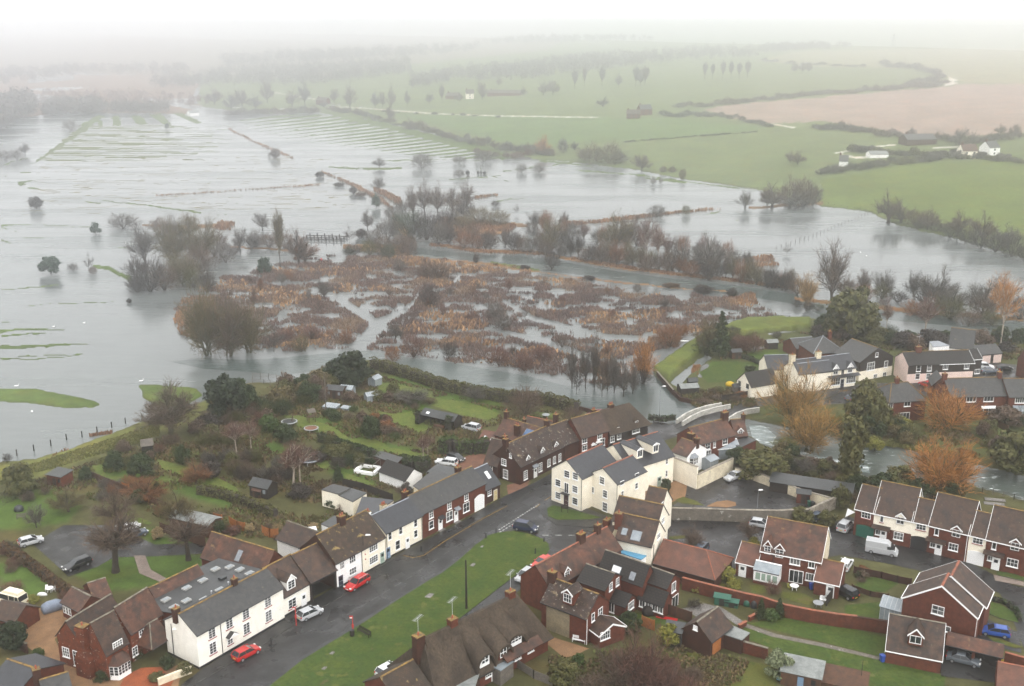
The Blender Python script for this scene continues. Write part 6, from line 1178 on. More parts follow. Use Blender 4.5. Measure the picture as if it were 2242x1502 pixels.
 # ================================================================ trees and bushes, foot pixel / height / width as seen in the photo
g_='lone trees and bushes standing in the flood'
for a in(('mound',(80,456),27,30,'twig_dark',0),('thorn',(270,500),40,72,'twig_grey',0),('shrub',(210,513),27,24,'leaf_blue',0),('ever',(112,600),38,46,'leaf_blue',0),('thorn',(160,592),18,26,'twig_grey',0),('thin',(195,594),44,28,'twig_grey',0),('thorn',(204,600),20,20,'twig_brown',0),
('mound',(283,663),10,12,'twig_dark',0),('thorn',(155,286),26,38,'twig_grey',0),('shrub',(366,283),14,10,'leaf_blue',0),('bare',(55,340),32,28,'twig_grey',0),('thorn',(12,352),28,45,'twig_grey',0),('thorn',(38,350),26,30,'twig_grey',0),
('mound',(700,388),13,20,'twig_dark',0),('mound',(742,408),9,24,'twig_dark',0),('mound',(774,424),17,18,'twig_dark',0),('mound',(790,430),10,26,'twig_brown',0),('shrub',(824,455),30,20,'leaf_blue',0),('bare',(830,368),28,34,'twig_grey',0),('fan',(830,416),32,36,'twig_grey',0),('thorn',(925,368),38,56,'twig_grey',0),
('thorn',(1005,358),22,36,'twig_grey',0),('thorn',(1060,354),28,48,'twig_grey',0),('thorn',(1006,388),20,30,'twig_grey',0),('mound',(1024,384),12,10,'twig_dark',0),('mound',(1047,382),9,5,'twig_dark',0),('mound',(1053,382),9,5,'twig_dark',0),('mound',(1061,382),7,9,'twig_dark',0),('thorn',(1142,378),22,26,'twig_grey',0),('thorn',(1180,378),22,32,'twig_grey',0),
('bush',(1430,404),20,16,'twig_grey',0),('bush',(1447,402),16,10,'twig_grey',0),('bush',(1494,392),26,20,'twig_brown',0),('bush',(1452,378),18,20,'twig_brown',0),('bush',(1472,380),20,20,'twig_brown',0),('thorn',(1439,474),32,44,'twig_grey',0),('thorn',(1502,470),24,22,'leaf_olive',0),('thin',(1723,558),24,26,'twig_grey',0),('thorn',(590,345),12,8,'twig_grey',0),('mound',(603,346),22,22,'twig_brown',0),
('bare',(805,505),54,32,'twig_grey',0),('thin',(766,532),42,34,'twig_grey',0),('mound',(791,520),20,28,'twig_dark',0),('shrub',(580,600),38,32,'leaf_blue',0),('bare',(710,654),48,42,'twig_grey',0),('thin',(1042,575),34,18,'twig_brown',0),('mound',(1042,576),20,14,'twig_dark',0),('mound',(1540,640),16,48,'twig_dark',0),('mound',(1603,650),20,26,'twig_dark',0),
('mound',(1150,590),10,24,'twig_dark',0),('mound',(1290,612),9,30,'twig_dark',0),('mound',(1470,628),9,36,'twig_brown',0)):
 plant(*a[:5],g_)
g_='trees of the wooded clump in the left flood'
for a in(('fan',(318,575),92,74,'twig_grey'),('willow',(380,572),106,90,'twig_olive'),('fan',(375,545),78,60,'twig_grey'),('willow',(440,568),104,92,'twig_olive'),('bare',(415,520),60,60,'twig_olive'),('bush',(470,560),70,70,'twig_brown'),('thorn',(495,575),50,50,'twig_grey'),('bush',(330,638),84,84,'twig_dark'),('bush',(300,640),46,50,'twig_dark'),('bush',(300,612),60,50,'twig_dark'),('willow',(400,625),84,76,'twig_olive'),('bush',(360,635),70,70,'twig_brown'),('bush',(440,600),76,76,'twig_brown'),('bush',(425,630),50,50,'leaf_olive'),('fan',(455,640),60,50,'twig_grey'),('bush',(350,510),40,50,'twig_brown')):
 plant(*a,g_)
g_='trees along the sluice bank'
for a in(('bare',(526,552),62,44,'twig_grey'),('bush',(515,555),20,34,'twig_dark'),('bush',(560,542),46,40,'twig_grey'),('bare',(575,505),46,44,'twig_grey'),('bush',(590,543),40,50,'twig_brown'),('bush',(625,545),46,60,'twig_brown'),('bush',(552,545),34,36,'twig_dark'),('poplar',(614,590),138,26,'twig_olive'),('old',(655,578),92,62,'twig_brown'),('old',(668,575),70,60,'twig_rust')):
 plant(*a,g_,lm='tall poplar by the sluice' if a[0]=='poplar' else None)
g_='willows at the left end of the marsh'
for a in(('willow',(456,778),172,118,'twig_olive'),('willow',(505,778),150,120,'twig_brown'),('willow',(545,772),132,96,'twig_olive'),('thin',(600,770),60,60,'twig_grey')):
 plant(*a,g_)
g_='scattered trees of the flooded marsh'
for a in(('thorn',(985,786),46,38,'twig_dark'),('thorn',(1092,800),56,62,'twig_red'),('thorn',(1148,812),50,46,'twig_red'),('bush',(905,782),64,58,'twig_red'),('bare',(866,744),46,36,'twig_grey'),('bush',(960,612),48,66,'twig_brown'),('bush',(935,608),44,44,'twig_brown'),('bush',(940,672),62,48,'twig_dark'),('thorn',(1085,698),44,44,'twig_grey'),('thorn',(1100,722),44,48,'twig_grey'),('thin',(1045,640),36,16,'twig_brown'),('bush',(876,592),30,34,'twig_grey'),('bush',(760,752),40,36,'twig_rust'),
('bush',(660,770),44,40,'twig_olive'),('thin',(1210,742),34,20,'twig_grey'),('thin',(1150,700),30,22,'twig_grey'),('thorn',(860,790),34,40,'twig_rust'),('bush',(1465,760),62,66,'twig_rust'),('bush',(1230,760),34,34,'twig_brown'),('fan',(1410,838),112,66,'twig_orange'),('bush',(1405,840),40,60,'twig_dark'),('thorn',(1495,735),30,36,'twig_rust'),('bush',(1185,790),40,60,'twig_red'),('bush',(620,745),30,56,'twig_red'),('bush',(680,742),30,60,'twig_red')):
 plant(*a,g_,lm='bright orange willow' if a[4]=='twig_orange' else None)
g_='thin trees standing in the flood above the hedge'
for i,a in enumerate(((1252,850,118,32,'twig_grey'),(1268,855,100,30,'twig_brown'),(1282,850,128,30,'twig_grey'),(1300,848,132,34,'twig_grey'),(1318,852,90,34,'twig_olive'),(1330,855,112,36,'twig_brown'),(1345,860,100,36,'twig_grey'),(1318,868,60,40,'twig_brown'),(1365,868,84,40,'twig_grey'),(1385,862,66,30,'twig_grey'),(1262,862,60,44,'twig_dark'),(1372,848,50,40,'twig_rust'))):
 plant(('fan','thin','bare')[i%3],(a[0],a[1]),a[2],a[3],a[4],g_)
g_='trees of the wooded island behind the marsh'
for a in(('bush',(900,522),72,84,'leaf_dark'),('bush',(935,525),76,76,'twig_dark'),('bush',(975,500),50,60,'twig_dark'),('fan',(905,470),66,44,'twig_brown'),('bare',(930,468),82,50,'twig_brown'),('bare',(958,470),76,46,'twig_brown'),('bare',(990,462),60,40,'twig_brown'),('bare',(1022,465),82,46,'twig_brown'),('bush',(1020,478),44,50,'twig_dark'),('bush',(1050,492),46,60,'twig_olive'),('bush',(1090,496),46,62,'twig_olive'),('bush',(1010,500),36,50,'twig_olive'),('thorn',(1085,452),16,24,'twig_dark'),('bush',(870,500),40,30,'leaf_blue'),
('thin',(1132,470),26,18,'twig_grey'),('bush',(1000,470),40,46,'twig_brown'),('bush',(880,470),40,30,'twig_grey')):
 plant(*a,g_)
g_='thicket where the channels meet'
for a in(('bush',(775,558),30,50,'twig_dark'),('bush',(810,560),40,50,'leaf_olive'),('bush',(840,555),46,56,'twig_brown'),('bush',(850,525),60,60,'twig_grey'),('bush',(880,555),50,60,'twig_brown'),('thorn',(852,566),40,36,'leaf_dark'),('thorn',(895,560),50,46,'twig_brown'),('bush',(820,535),40,44,'twig_grey'),('bush',(765,560),24,30,'leaf_dark'),('bush',(858,480),36,40,'twig_grey')):
 plant(*a,g_)
g_='trees lining the far bank of the river'
random.seed(5)
belt=[(905,532),(960,538),(1040,545),(1140,550),(1240,566),(1350,584),(1480,600),(1620,618),(1730,640)]
for i in range(54):
 x=960+i*14.6+random.uniform(-5,5);y=np.interp(x,[b[0]for b in belt],[b[1]for b in belt])+random.uniform(-10,2)
 if 1085<x<1095 or 1240<x<1250:continue
 plant(random.choice(['bush','thorn','bush','fan']),(x,y),random.uniform(38,62),random.uniform(28,46),random.choice(['twig_brown','twig_grey','twig_brown','twig_dark','twig_rust','twig_olive']),g_)
for i in range(22):
 x=1170+i*22+random.uniform(-6,6);y=np.interp(x,[1170,1400,1600,1700],[515,545,575,590])+random.uniform(-6,6);plant(random.choice(['bush','thorn','fan']),(x,y),random.uniform(34,60),random.uniform(26,42),random.choice(['twig_brown','twig_grey','twig_grey','twig_rust','twig_red']),g_)
for a in(('bare',(1205,556),92,66,'twig_olive'),('bush',(1208,590),50,40,'twig_dark'),('fan',(1170,500),42,40,'twig_grey'),('fan',(1190,505),46,40,'twig_olive'),('fan',(1235,500),40,30,'twig_grey'),('bare',(1345,556),100,80,'twig_olive'),('bare',(1372,552),96,70,'twig_brown'),('birch',(1415,580),110,50,'twig_red'),('birch',(1440,586),96,40,'twig_red'),('thin',(1500,596),86,40,'twig_grey'),('wide',(1552,606),102,84,'twig_grey'),('bush',(1552,614),40,50,'twig_dark')):
 plant(*a,g_)
g_='trees between the river and the flooded field at the right'
for a in(('fan',(1820,655),138,88,'twig_brown'),('fan',(1770,676),84,66,'twig_gold'),('bush',(1690,630),44,40,'twig_dark'),('bush',(1720,636),46,40,'twig_dark'),('bush',(1745,645),48,50,'twig_brown'),('bush',(1850,652),56,50,'twig_brown'),('fan',(1890,640),56,44,'twig_brown'),('fan',(1935,650),64,58,'twig_grey'),('bush',(1930,655),40,48,'leaf_olive'),('bush',(1890,656),40,50,'twig_rust'),('fan',(2000,650),62,52,'twig_dark'),('wide',(2050,670),92,90,'twig_grey'),('wide',(2085,690),76,80,'twig_grey'),('bush',(2040,675),60,90,'twig_dark'),('bush',(2080,700),60,80,'leaf_olive'),('wide',(2150,690),90,90,'twig_grey'),('fan',(2195,680),90,90,'twig_orange'),('bush',(2150,700),60,70,'twig_brown'),('bush',(2230,700),60,60,'twig_dark'),('bush',(1965,662),30,50,'twig_dark'),('thin',(1935,690),60,30,'twig_red'),('bush',(1745,672),20,26,'twig_dark'),('bush',(1790,680),20,40,'leaf_dark'),('bush',(1770,680),26,30,'twig_dark'),('bush',(2000,690),36,60,'twig_rust'),('bush',(2120,712),40,60,'twig_brown'),('bush',(2170,712),40,50,'leaf_olive'),('bush',(1665,618),40,40,'twig_brown'),('bush',(1640,610),44,40,'twig_brown')):
 plant(*a,g_,lm='tall fan-shaped tree' if a[2]==138 else None)
g_='trees and thorns along the far edge of the right flood'
for a in(('old',(1945,488),80,70,'twig_brown'),('old',(1972,490),62,62,'twig_olive'),('thorn',(2005,496),40,60,'twig_olive'),('bare',(2030,505),56,56,'twig_brown'),('bush',(2015,502),26,40,'twig_dark'),('bush',(2050,508),30,44,'twig_dark'),('bare',(2095,520),66,60,'twig_brown'),('bush',(2080,520),34,50,'twig_dark'),('bush',(2115,530),36,50,'twig_dark'),('bare',(2150,535),76,70,'twig_brown'),('bush',(2145,545),46,60,'twig_dark'),('bush',(2180,552),50,60,'twig_dark'),('bare',(2205,545),60,70,'twig_grey'),('bush',(2215,562),56,60,'twig_dark'),('bush',(2245,575),56,60,'twig_dark'),('fan',(1632,456),42,40,'twig_grey'),('old',(1690,455),62,60,'twig_brown'),('fan',(1680,452),46,44,'twig_brown'),('bush',(1730,452),70,66,'twig_brown'),('bush',(1760,452),72,66,'twig_brown'),('bush',(1780,450),56,40,'twig_dark'),('bush',(1745,455),30,90,'twig_dark')):
 plant(*a,g_)
 # --- village trees
g_='trees around the village gardens'
for a in(('oak',(376,958),132,152,'twig_brown'),('ever',(496,915),92,92,'leaf_black'),('ever',(532,905),78,60,'leaf_dark'),('ever',(770,846),78,86,'leaf_black'),('ever',(735,840),50,60,'leaf_dark'),('birch',(518,992),78,62,'twig_red'),('birch',(550,982),66,56,'twig_red'),('birch',(642,1066),108,96,'twig_red'),('birch',(657,1056),100,70,'twig_brown'),('birch',(926,1006),60,40,'twig_red'),('birch',(937,1000),56,36,'twig_red'),('pollard',(253,1252),150,150,'twig_brown'),('pollard',(413,1226),120,110,'twig_brown'),
('ever',(813,962),54,44,'leaf_dark'),('cone',(740,1054),38,24,'leaf_dark'),('thorn',(1150,908),76,84,'twig_brown'),('thorn',(1255,935),52,60,'twig_brown'),('bush',(1258,930),28,34,'leaf_yellow'),('bare',(1040,880),40,50,'twig_grey'),('wide',(900,880),34,90,'twig_grey'),('conifer',(1577,782),98,46,'leaf_dark'),('bare',(1548,775),96,66,'twig_olive'),('bush',(1545,775),46,60,'leaf_dark'),('bush',(1650,772),48,60,'twig_red'),('bush',(1615,768),40,50,'twig_red'),('ever',(1862,746),116,110,'leaf_olive'),('ever',(1810,735),50,60,'leaf_dark'),('birch',(2020,752),116,66,'twig_red'),('birch',(2190,758),150,70,'twig_orange'),('birch',(1940,728),70,30,'twig_red'),
('ever',(45,1085),76,66,'leaf_olive'),('thorn',(16,1010),22,22,'twig_dark'),('ever',(188,1052),34,30,'leaf_dark'),('ever',(250,1030),46,44,'leaf_dark'),('ever',(310,1048),56,56,'leaf_dark'),('ever',(400,1018),46,36,'leaf_dark'),('cone',(345,1082),30,26,'leaf_dark'),('ever',(590,950),44,44,'leaf_green'),('ever',(625,970),44,50,'leaf_dark'),('bare',(80,1155),60,50,'twig_grey'),('bare',(255,1150),90,110,'twig_brown'),('bare',(390,1155),100,90,'twig_olive'),('wide',(320,1090),50,110,'twig_rust'),('wide',(150,1120),60,90,'twig_olive'),('wide',(430,1060),60,80,'twig_rust')):
 plant(*a,g_,Z0,lm={132:'broad oak on the bank',98:'tall conifer',150:None}.get(a[2]))
g_='trees beside the river below the bridge'
for a in(('willow',(1738,935),146,160,'twig_gold'),('willow',(1772,985),116,140,'twig_gold'),('ever',(1895,950),120,96,'leaf_olive'),('ever',(1905,955),70,70,'leaf_dark'),('pine',(1858,1056),150,52,'leaf_olive'),('willow',(2075,940),96,136,'twig_orange'),('willow',(2062,1070),130,150,'twig_orange'),('willow',(2060,1080),110,160,'twig_orange'),('bush',(1720,985),34,56,'leaf_yellow'),('bush',(1745,940),40,44,'twig_dark'),('ever',(1668,1045),60,110,'leaf_olive'),('ever',(1620,1020),42,60,'leaf_dark'),('ever',(1970,1075),56,76,'leaf_olive'),('ever',(1930,1085),50,60,'leaf_dark'),('bare',(1760,1045),60,50,'twig_grey'),('shrub',(1840,1110),50,50,'leaf_olive'),('ever',(2225,1035),90,120,'leaf_olive'),('ever',(2190,1010),60,60,'twig_brown'),('ever',(2080,1090),40,60,'leaf_dark'),('shrub',(2020,1090),36,60,'leaf_dark'),('bush',(1990,960),40,60,'leaf_olive'),('shrub',(1915,985),30,40,'leaf_yellow'),('ever',(2200,930),40,70,'twig_brown'),('bare',(1515,1205),64,60,'twig_brown'),('bare',(1640,1182),46,60,'twig_brown')):
 plant(*a,g_,Z0)
g_='trees and shrubs in the lower gardens'
for a in(('fan',(1400,1530),170,150,'twig_red'),('fan',(1355,1520),130,120,'twig_brown'),('fan',(1450,1540),110,110,'twig_red'),('bush',(1500,1540),70,110,'twig_red'),('bush',(1300,1525),60,90,'twig_brown'),('ever',(1704,1480),62,60,'leaf_pale'),('ever',(1463,1416),52,50,'leaf_yellow'),('ever',(1378,1382),46,52,'leaf_dark'),('ever',(1236,1500),60,70,'leaf_olive'),('shrub',(1265,1455),26,30,'leaf_green'),('cone',(1665,1355),50,24,'leaf_dark'),('cone',(1705,1352),46,24,'leaf_dark'),('shrub',(1688,1358),26,34,'leaf_green'),('bush',(1662,1352),24,14,'leaf_yellow'),('shrub',(1592,1272),36,44,'leaf_yellow'),('shrub',(1562,1275),20,30,'leaf_green'),('shrub',(1605,1290),20,34,'leaf_yellow'),('bush',(1690,1300),34,40,'twig_red'),('shrub',(1650,1195),20,24,'leaf_yellow'),('ever',(1752,1142),34,52,'leaf_olive'),('ever',(1810,1148),32,44,'leaf_olive'),('ever',(1457,1078),32,24,'leaf_dark'),('shrub',(1525,1295),20,30,'leaf_yellow'),('bush',(1520,1330),22,40,'twig_dark'),
('ever',(30,1420),62,70,'leaf_black'),('shrub',(85,1445),30,26,'leaf_green'),('shrub',(368,1462),32,34,'leaf_dark'),('shrub',(405,1475),28,34,'leaf_olive'),('shrub',(298,1440),20,34,'leaf_dark'),('shrub',(225,1490),24,36,'leaf_dark'),('shrub',(345,1490),18,40,'leaf_olive'),('bush',(145,1322),34,44,'twig_red'),('shrub',(345,1180),28,30,'leaf_straw'),('ever',(480,1168),30,30,'leaf_dark'),('bush',(110,1490),26,44,'twig_dark'),('shrub',(70,1320),18,34,'leaf_yellow'),('bush',(30,1290),20,50,'twig_red'),('ever',(305,1100),30,34,'leaf_dark')):
 plant(*a,g_,Z0)
g_='scattered trees of the flooded marsh'
random.seed(21)
for i in range(44):
 while True:
  p=(random.uniform(520,1540),random.uniform(600,800))
  if inpoly([p[0]],[p[1]],MARSH)[0]:break
 plant(random.choice(['thorn','thin','thin','fan']),p,random.uniform(14,34),random.uniform(14,30),random.choice(['twig_grey','twig_brown','twig_red','twig_rust']),g_)
 # dense shrubbery of the back gardens: each bush its own
g_='bushes of the back gardens'
random.seed(12)
def scatter(poly,n,hr,wr,kinds,mts,z=Z0,g=None):
 xs=[p[0]for p in poly];ys=[p[1]for p in poly];k=0;t=0
 while k<n and t<n*40:
  t+=1;x,y=random.uniform(min(xs),max(xs)),random.uniform(min(ys),max(ys))
  if not inpoly([x],[y],poly)[0]:continue
  plant(random.choice(kinds),(x,y),random.uniform(*hr),random.uniform(*wr),random.choice(mts),g or g_,z);k+=1
MX=['twig_brown','twig_brown','twig_grey','twig_red','leaf_dark','leaf_olive','leaf_olive','twig_dark']
scatter([(370,960),(480,910),(560,900),(600,930),(560,960),(480,985),(420,1010),(380,1000)],22,(22,44),(30,54),['bush','shrub','thorn'],MX)
scatter([(540,890),(620,850),(720,820),(740,850),(700,880),(640,900),(580,930)],20,(26,50),(34,60),['bush','shrub','ever'],['leaf_dark','leaf_olive','twig_olive','twig_brown'])
scatter([(420,1010),(560,1000),(640,1030),(700,1080),(640,1100),(520,1060),(430,1050)],24,(20,44),(30,56),['bush','thorn','bush','shrub'],['twig_brown','twig_brown','twig_dark','leaf_olive','twig_grey'])
scatter([(200,1040),(320,1060),(470,1130),(480,1155),(350,1130),(200,1090)],16,(18,34),(26,44),['bush','thorn'],['twig_rust','twig_red','twig_brown','twig_grey'])
scatter([(640,985),(700,965),(800,1000),(840,1020),(780,1040),(690,1010)],16,(16,34),(26,44),['shrub','bush'],['leaf_dark','leaf_olive','twig_dark'])
scatter([(690,915),(780,900),(840,925),(900,960),(880,985),(850,960),(780,930)],14,(16,32),(24,38),['shrub','bush'],['leaf_green','twig_rust','twig_red','leaf_dark','twig_brown'])
scatter([(700,840),(840,850),(960,890),(900,900),(800,880),(730,890)],14,(12,26),(24,40),['shrub','bush'],['leaf_olive','twig_grey','leaf_dark','twig_brown'])
scatter([(640,1075),(740,1060),(850,1080),(940,1060),(900,1110),(800,1130),(690,1110)],16,(12,26),(20,34),['shrub','bush','thorn'],MX)
scatter([(480,1140),(580,1150),(640,1170),(700,1130),(690,1160),(600,1190),(500,1170)],16,(10,24),(18,32),['shrub','bush','thorn'],['twig_rust','twig_brown','leaf_olive','leaf_straw','twig_red'])
scatter([(240,990),(330,970),(360,1000),(300,1030),(230,1015)],8,(14,26),(22,34),['shrub','bush'],MX)
scatter([(0,1080),(60,1070),(120,1060),(100,1090),(20,1110)],7,(16,30),(26,40),['bush','thorn'],MX)
scatter([(0,1190),(30,1190),(60,1220),(30,1260),(0,1240)],8,(14,24),(20,34),['bush','thorn'],['twig_red','twig_brown','twig_dark'])
scatter([(10,1330),(90,1300),(50,1310)],3,(8,14),(16,24),['bush'],['twig_red'])
g_='bushes on the north bank'
scatter([(1580,730),(1740,735),(1760,760),(1640,770),(1590,790)],10,(16,34),(24,40),['bush','shrub'],['twig_red','twig_dark','leaf_dark','leaf_olive'])
scatter([(1480,855),(1620,850),(1640,880),(1540,890)],12,(12,20),(24,40),['bush','shrub'],['twig_red','twig_rust','leaf_olive','twig_brown'])
scatter([(1760,740),(1900,725),(2060,745),(2242,750),(2242,775),(2050,775),(1900,755)],26,(20,44),(34,60),['bush','shrub','ever'],['leaf_dark','twig_dark','leaf_olive','twig_brown'])
scatter([(1630,810),(1680,820),(1690,840),(1640,836)],5,(10,18),(18,30),['shrub'],['twig_red','leaf_dark'])
g_='bushes along the river banks'
scatter([(1780,925),(1980,930),(2010,980),(1850,965)],20,(14,34),(26,44),['bush','shrub'],['leaf_olive','leaf_dark','twig_olive','leaf_yellow'])
scatter([(1700,1000),(1800,1020),(1900,1060),(2080,1075),(2080,1110),(1900,1100),(1830,1070),(1700,1030)],30,(18,40),(30,54),['bush','shrub','ever'],['leaf_olive','leaf_dark','twig_brown','twig_olive','leaf_dark'])
scatter([(2120,880),(2242,900),(2242,1000),(2180,990),(2130,940)],14,(20,40),(30,50),['bush','shrub','thorn'],['twig_brown','leaf_olive','twig_olive','leaf_dark'])
g_='bushes of the lower gardens'
scatter([(1480,1262),(1560,1262),(1700,1300),(1720,1330),(1600,1300),(1500,1290)],10,(8,16),(16,28),['shrub','bush'],['leaf_dark','leaf_olive','leaf_yellow','twig_red'])
scatter([(1560,1400),(1700,1440),(1620,1440)],4,(8,16),(16,26),['shrub','bush'],['leaf_dark','twig_brown'])
scatter([(1870,1250),(1960,1240),(1970,1262),(1880,1275)],6,(8,16),(18,30),['shrub','bush'],['leaf_dark','twig_brown','twig_rust'])
scatter([(1440,1450),(1560,1500),(1450,1502)],9,(14,30),(30,50),['bush','thorn'],['twig_red','twig_brown','twig_rust'])
# --- the far country: every tree and hedge bush by itself
g_='hedgerow bushes along the far edge of the meadows'
random.seed(3)
def line(pts,n,hr,wr,kinds,mts,g,jy=3,terrain=True):
 ls=[0]
 for a,b in zip(pts,pts[1:]):ls.append(ls[-1]+math.hypot(b[0]-a[0],b[1]-a[1]))
 for i in range(n):
  s_=ls[-1]*(i+random.uniform(.2,.8))/n;k=max(j for j in range(len(ls)-1)if ls[j]<=s_);t=(s_-ls[k])/(ls[k+1]-ls[k])
  p=(pts[k][0]+(pts[k+1][0]-pts[k][0])*t,pts[k][1]+(pts[k+1][1]-pts[k][1])*t+random.uniform(-jy,jy));plant(random.choice(kinds),p,random.uniform(*hr),random.uniform(*wr),random.choice(mts),g,terrain=terrain)
line([(705,236),(770,252),(860,272),(900,284)],15,(10,20),(18,30),['bush','bare'],['twig_grey','twig_brown'],g_)
line([(890,282),(960,298),(1040,318),(1140,335),(1190,338)],24,(14,28),(22,36),['bush','bush','bare'],['twig_grey','twig_brown'],g_)
line([(1040,340),(1100,348),(1150,344),(1210,338)],9,(12,20),(20,32),['bush','thorn'],['twig_brown','twig_red'],g_)
for a in(('fan',(1187,340),46,40,'twig_orange'),('bush',(1205,342),20,30,'twig_brown'),('bush',(1232,336),40,28,'twig_grey'),('bush',(1300,358),50,58,'twig_olive'),('bush',(1335,360),54,60,'twig_olive'),('bush',(1280,352),34,40,'twig_brown'),('bush',(1355,358),34,44,'twig_grey'),('bare',(1405,375),42,50,'twig_brown'),('bare',(1747,362),34,40,'twig_brown'),('bare',(1730,358),30,26,'twig_brown'),('old',(1320,234),26,34,'twig_grey'),('fan',(1258,330),22,24,'twig_dark')):plant(*a,g_,terrain=True)
g_='parkland trees beyond the meadows'
for a in(('poplar',(1258,196),44,16),('poplar',(1280,190),44,12),('poplar',(1318,190),46,16),('bare',(1354,192),36,18),('poplar',(1392,190),46,18),('poplar',(1412,188),44,20),('bare',(1402,188),40,22),('poplar',(1543,176),40,12),('poplar',(1560,174),36,10),('poplar',(1582,176),44,12),('poplar',(1600,174),42,12),('poplar',(1618,174),38,12),('poplar',(1636,172),40,14),('bare',(1740,160),26,18),('bare',(1756,160),28,20),('bare',(1770,160),26,18),
('bare',(586,226),54,34),('bare',(640,234),40,44),('bare',(668,232),60,30),('bare',(732,226),36,26),('bare',(766,240),62,36),('bare',(822,238),42,24),('bare',(838,236),40,18),('bare',(858,240),58,22),('bare',(892,234),42,16),('bare',(940,228),26,24),('poplar',(968,228),44,12),('bare',(1005,224),24,26),('bare',(1056,220),46,30),('bare',(1092,190),26,18),('bare',(1190,210),34,30),('bare',(1210,208),36,34),('bare',(1146,210),22,18),('bare',(855,268),44,24),('bare',(530,236),46,40),('bare',(560,240),36,40),('bare',(470,230),40,50),('bare',(508,242),40,40)):
 plant(a[0],a[1],a[2],a[3],random.choice(['twig_grey','twig_brown']),g_,terrain=True)
line([(490,252),(600,250),(700,245)],14,(12,20),(22,34),['bush'],['twig_grey','twig_brown'],'hedgerow bushes along the far edge of the meadows')
g_='hedges around the ploughed field'
line([(1480,236),(1580,230),(1700,216),(1850,205),(2010,193),(2075,186)],44,(9,18),(20,32),['bush'],['twig_grey','twig_brown'],g_)
line([(1990,188),(2060,176),(2040,160),(1990,150),(1930,146)],16,(10,20),(22,34),['bush'],['twig_grey'],g_)
line([(1660,132),(1740,142),(1900,148)],14,(4,10),(16,26),['bush'],['twig_grey'],g_,1)
line([(1450,256),(1560,254),(1620,262),(1690,278)],20,(9,16),(20,30),['bush'],['twig_grey','twig_dark'],g_)
line([(1780,284),(1850,286),(1950,300),(1990,304)],20,(12,22),(22,32),['bush','bush'],['twig_brown','twig_dark'],g_)
line([(1990,312),(2060,308),(2110,318),(2180,310),(2242,300)],18,(14,26),(24,36),['bush','bare'],['twig_grey','twig_dark','twig_brown'],g_)
for a in(('bare',(2100,318),42,46,'twig_grey'),('bare',(2130,320),36,36,'twig_grey'),('bare',(2190,296),26,30,'twig_brown'),('bare',(2222,298),30,28,'twig_brown'),('bare',(1994,302),28,26,'twig_grey')):plant(*a,g_,terrain=True)
line([(1860,332),(1930,340),(2010,342),(2070,345),(2150,350),(2242,358)],34,(10,20),(22,34),['bush','shrub'],['twig_dark','leaf_olive','twig_grey'],g_)
line([(1790,386),(1850,376),(1940,362),(2060,352)],28,(12,24),(24,36),['bush','bare'],['twig_dark','twig_grey','leaf_olive'],g_)
line([(1370,312),(1500,302),(1660,290)],22,(3,6),(12,20),['bush'],['twig_dark'],g_,.6)
line([(830,246),(1100,258)],8,(3,8),(12,20),['bush'],['twig_dark'],g_,1)
# the small distant hedge bushes beyond the first three hundred
for mt in sorted({b[4]for b in FARB}):
 V_=[]
 for me,base,sx,sz,m_ in FARB:
  if m_!=mt:continue
  v=np.empty(len(me.vertices)*3,np.float32);me.vertices.foreach_get('co',v);v=v.reshape(-1,3,3)[::3].reshape(-1,3);t_=v.reshape(-1,3,3);c_=t_.mean(1,keepdims=True);t_=c_+(t_-c_)*np.array([2.2,2.2,1.6]);v=t_.reshape(-1,3);V_.append(v*np.array([sx,sx,sz])+np.array(base))
 V_=np.concatenate(V_);o=npmesh('distant_bushes',V_,np.arange(len(V_)).reshape(-1,3),mt);tag(o,ADJ[mt]+' hedge bushes of the distant fields','bushes',kind='stuff')
 # far-off woods that read as one mass
def wood(name,label,poly,n,hr,mts=('twig_grey',),step=None):
 """one mass of distant bare trees"""
 V_,F_,nv=[],[],0;xs=[p[0]for p in poly];ys=[p[1]for p in poly];g=np.random.default_rng(len(label));k=0;t=0
 while k<n and t<n*30:
  t+=1;p=(g.uniform(min(xs),max(xs)),g.uniform(min(ys),max(ys)))
  if not inpoly([p[0]],[p[1]],poly)[0]:continue
  c=np.array(PT(p)[:]);h=g.uniform(*hr);m_=46;u=g.normal(0,1,(m_,3));u/=np.linalg.norm(u,axis=1)[:,None];q=u*g.uniform(.4,1,(m_,1))*np.array([h*.42,h*.42,h*.48])+np.array([0,0,h*.52]);s1=g.normal(0,1,(m_,3));s1/=np.linalg.norm(s1,axis=1)[:,None];s2=np.cross(s1,u);L_=h*.12
  V_.append((c+np.stack([q-s1*L_,q+s2*L_*.6,q+s1*L_],1)).reshape(-1,3));k+=1
 V_=np.concatenate(V_);o=npmesh(name,V_,np.arange(len(V_)).reshape(-1,3),mts[0]);tag(o,label,'wood',kind='stuff')
wood('woodland','misty wood on the hillside above the parkland',[(900,196),(1000,180),(1130,178),(1300,160),(1400,146),(1530,134),(1660,128),(1650,108),(1520,112),(1380,122),(1250,130),(1100,150),(980,160),(900,170)],798,(10,15))
wood('woodland','faint wood on the skyline',[(1060,100),(1200,96),(1430,92),(1430,84),(1300,82),(1100,92)],247,(14,22))
wood('woodland','faint strip of trees on the right ridge',[(1660,118),(1760,112),(1860,108),(1860,104),(1740,104),(1660,110)],171,(10,16))
wood('woodland','misty wood on the slope left of the parkland',[(330,200),(480,190),(700,188),(900,165),(900,140),(640,150),(420,165),(330,180)],627,(11,17))
wood('woodland','grey wood behind the ridged meadow',[(90,256),(220,254),(240,244),(210,232),(110,236)],209,(11,15));wood('woodland','line of grey trees at the far end of the ridged meadow',[(230,250),(370,250),(370,242),(235,242)],87,(9,14))
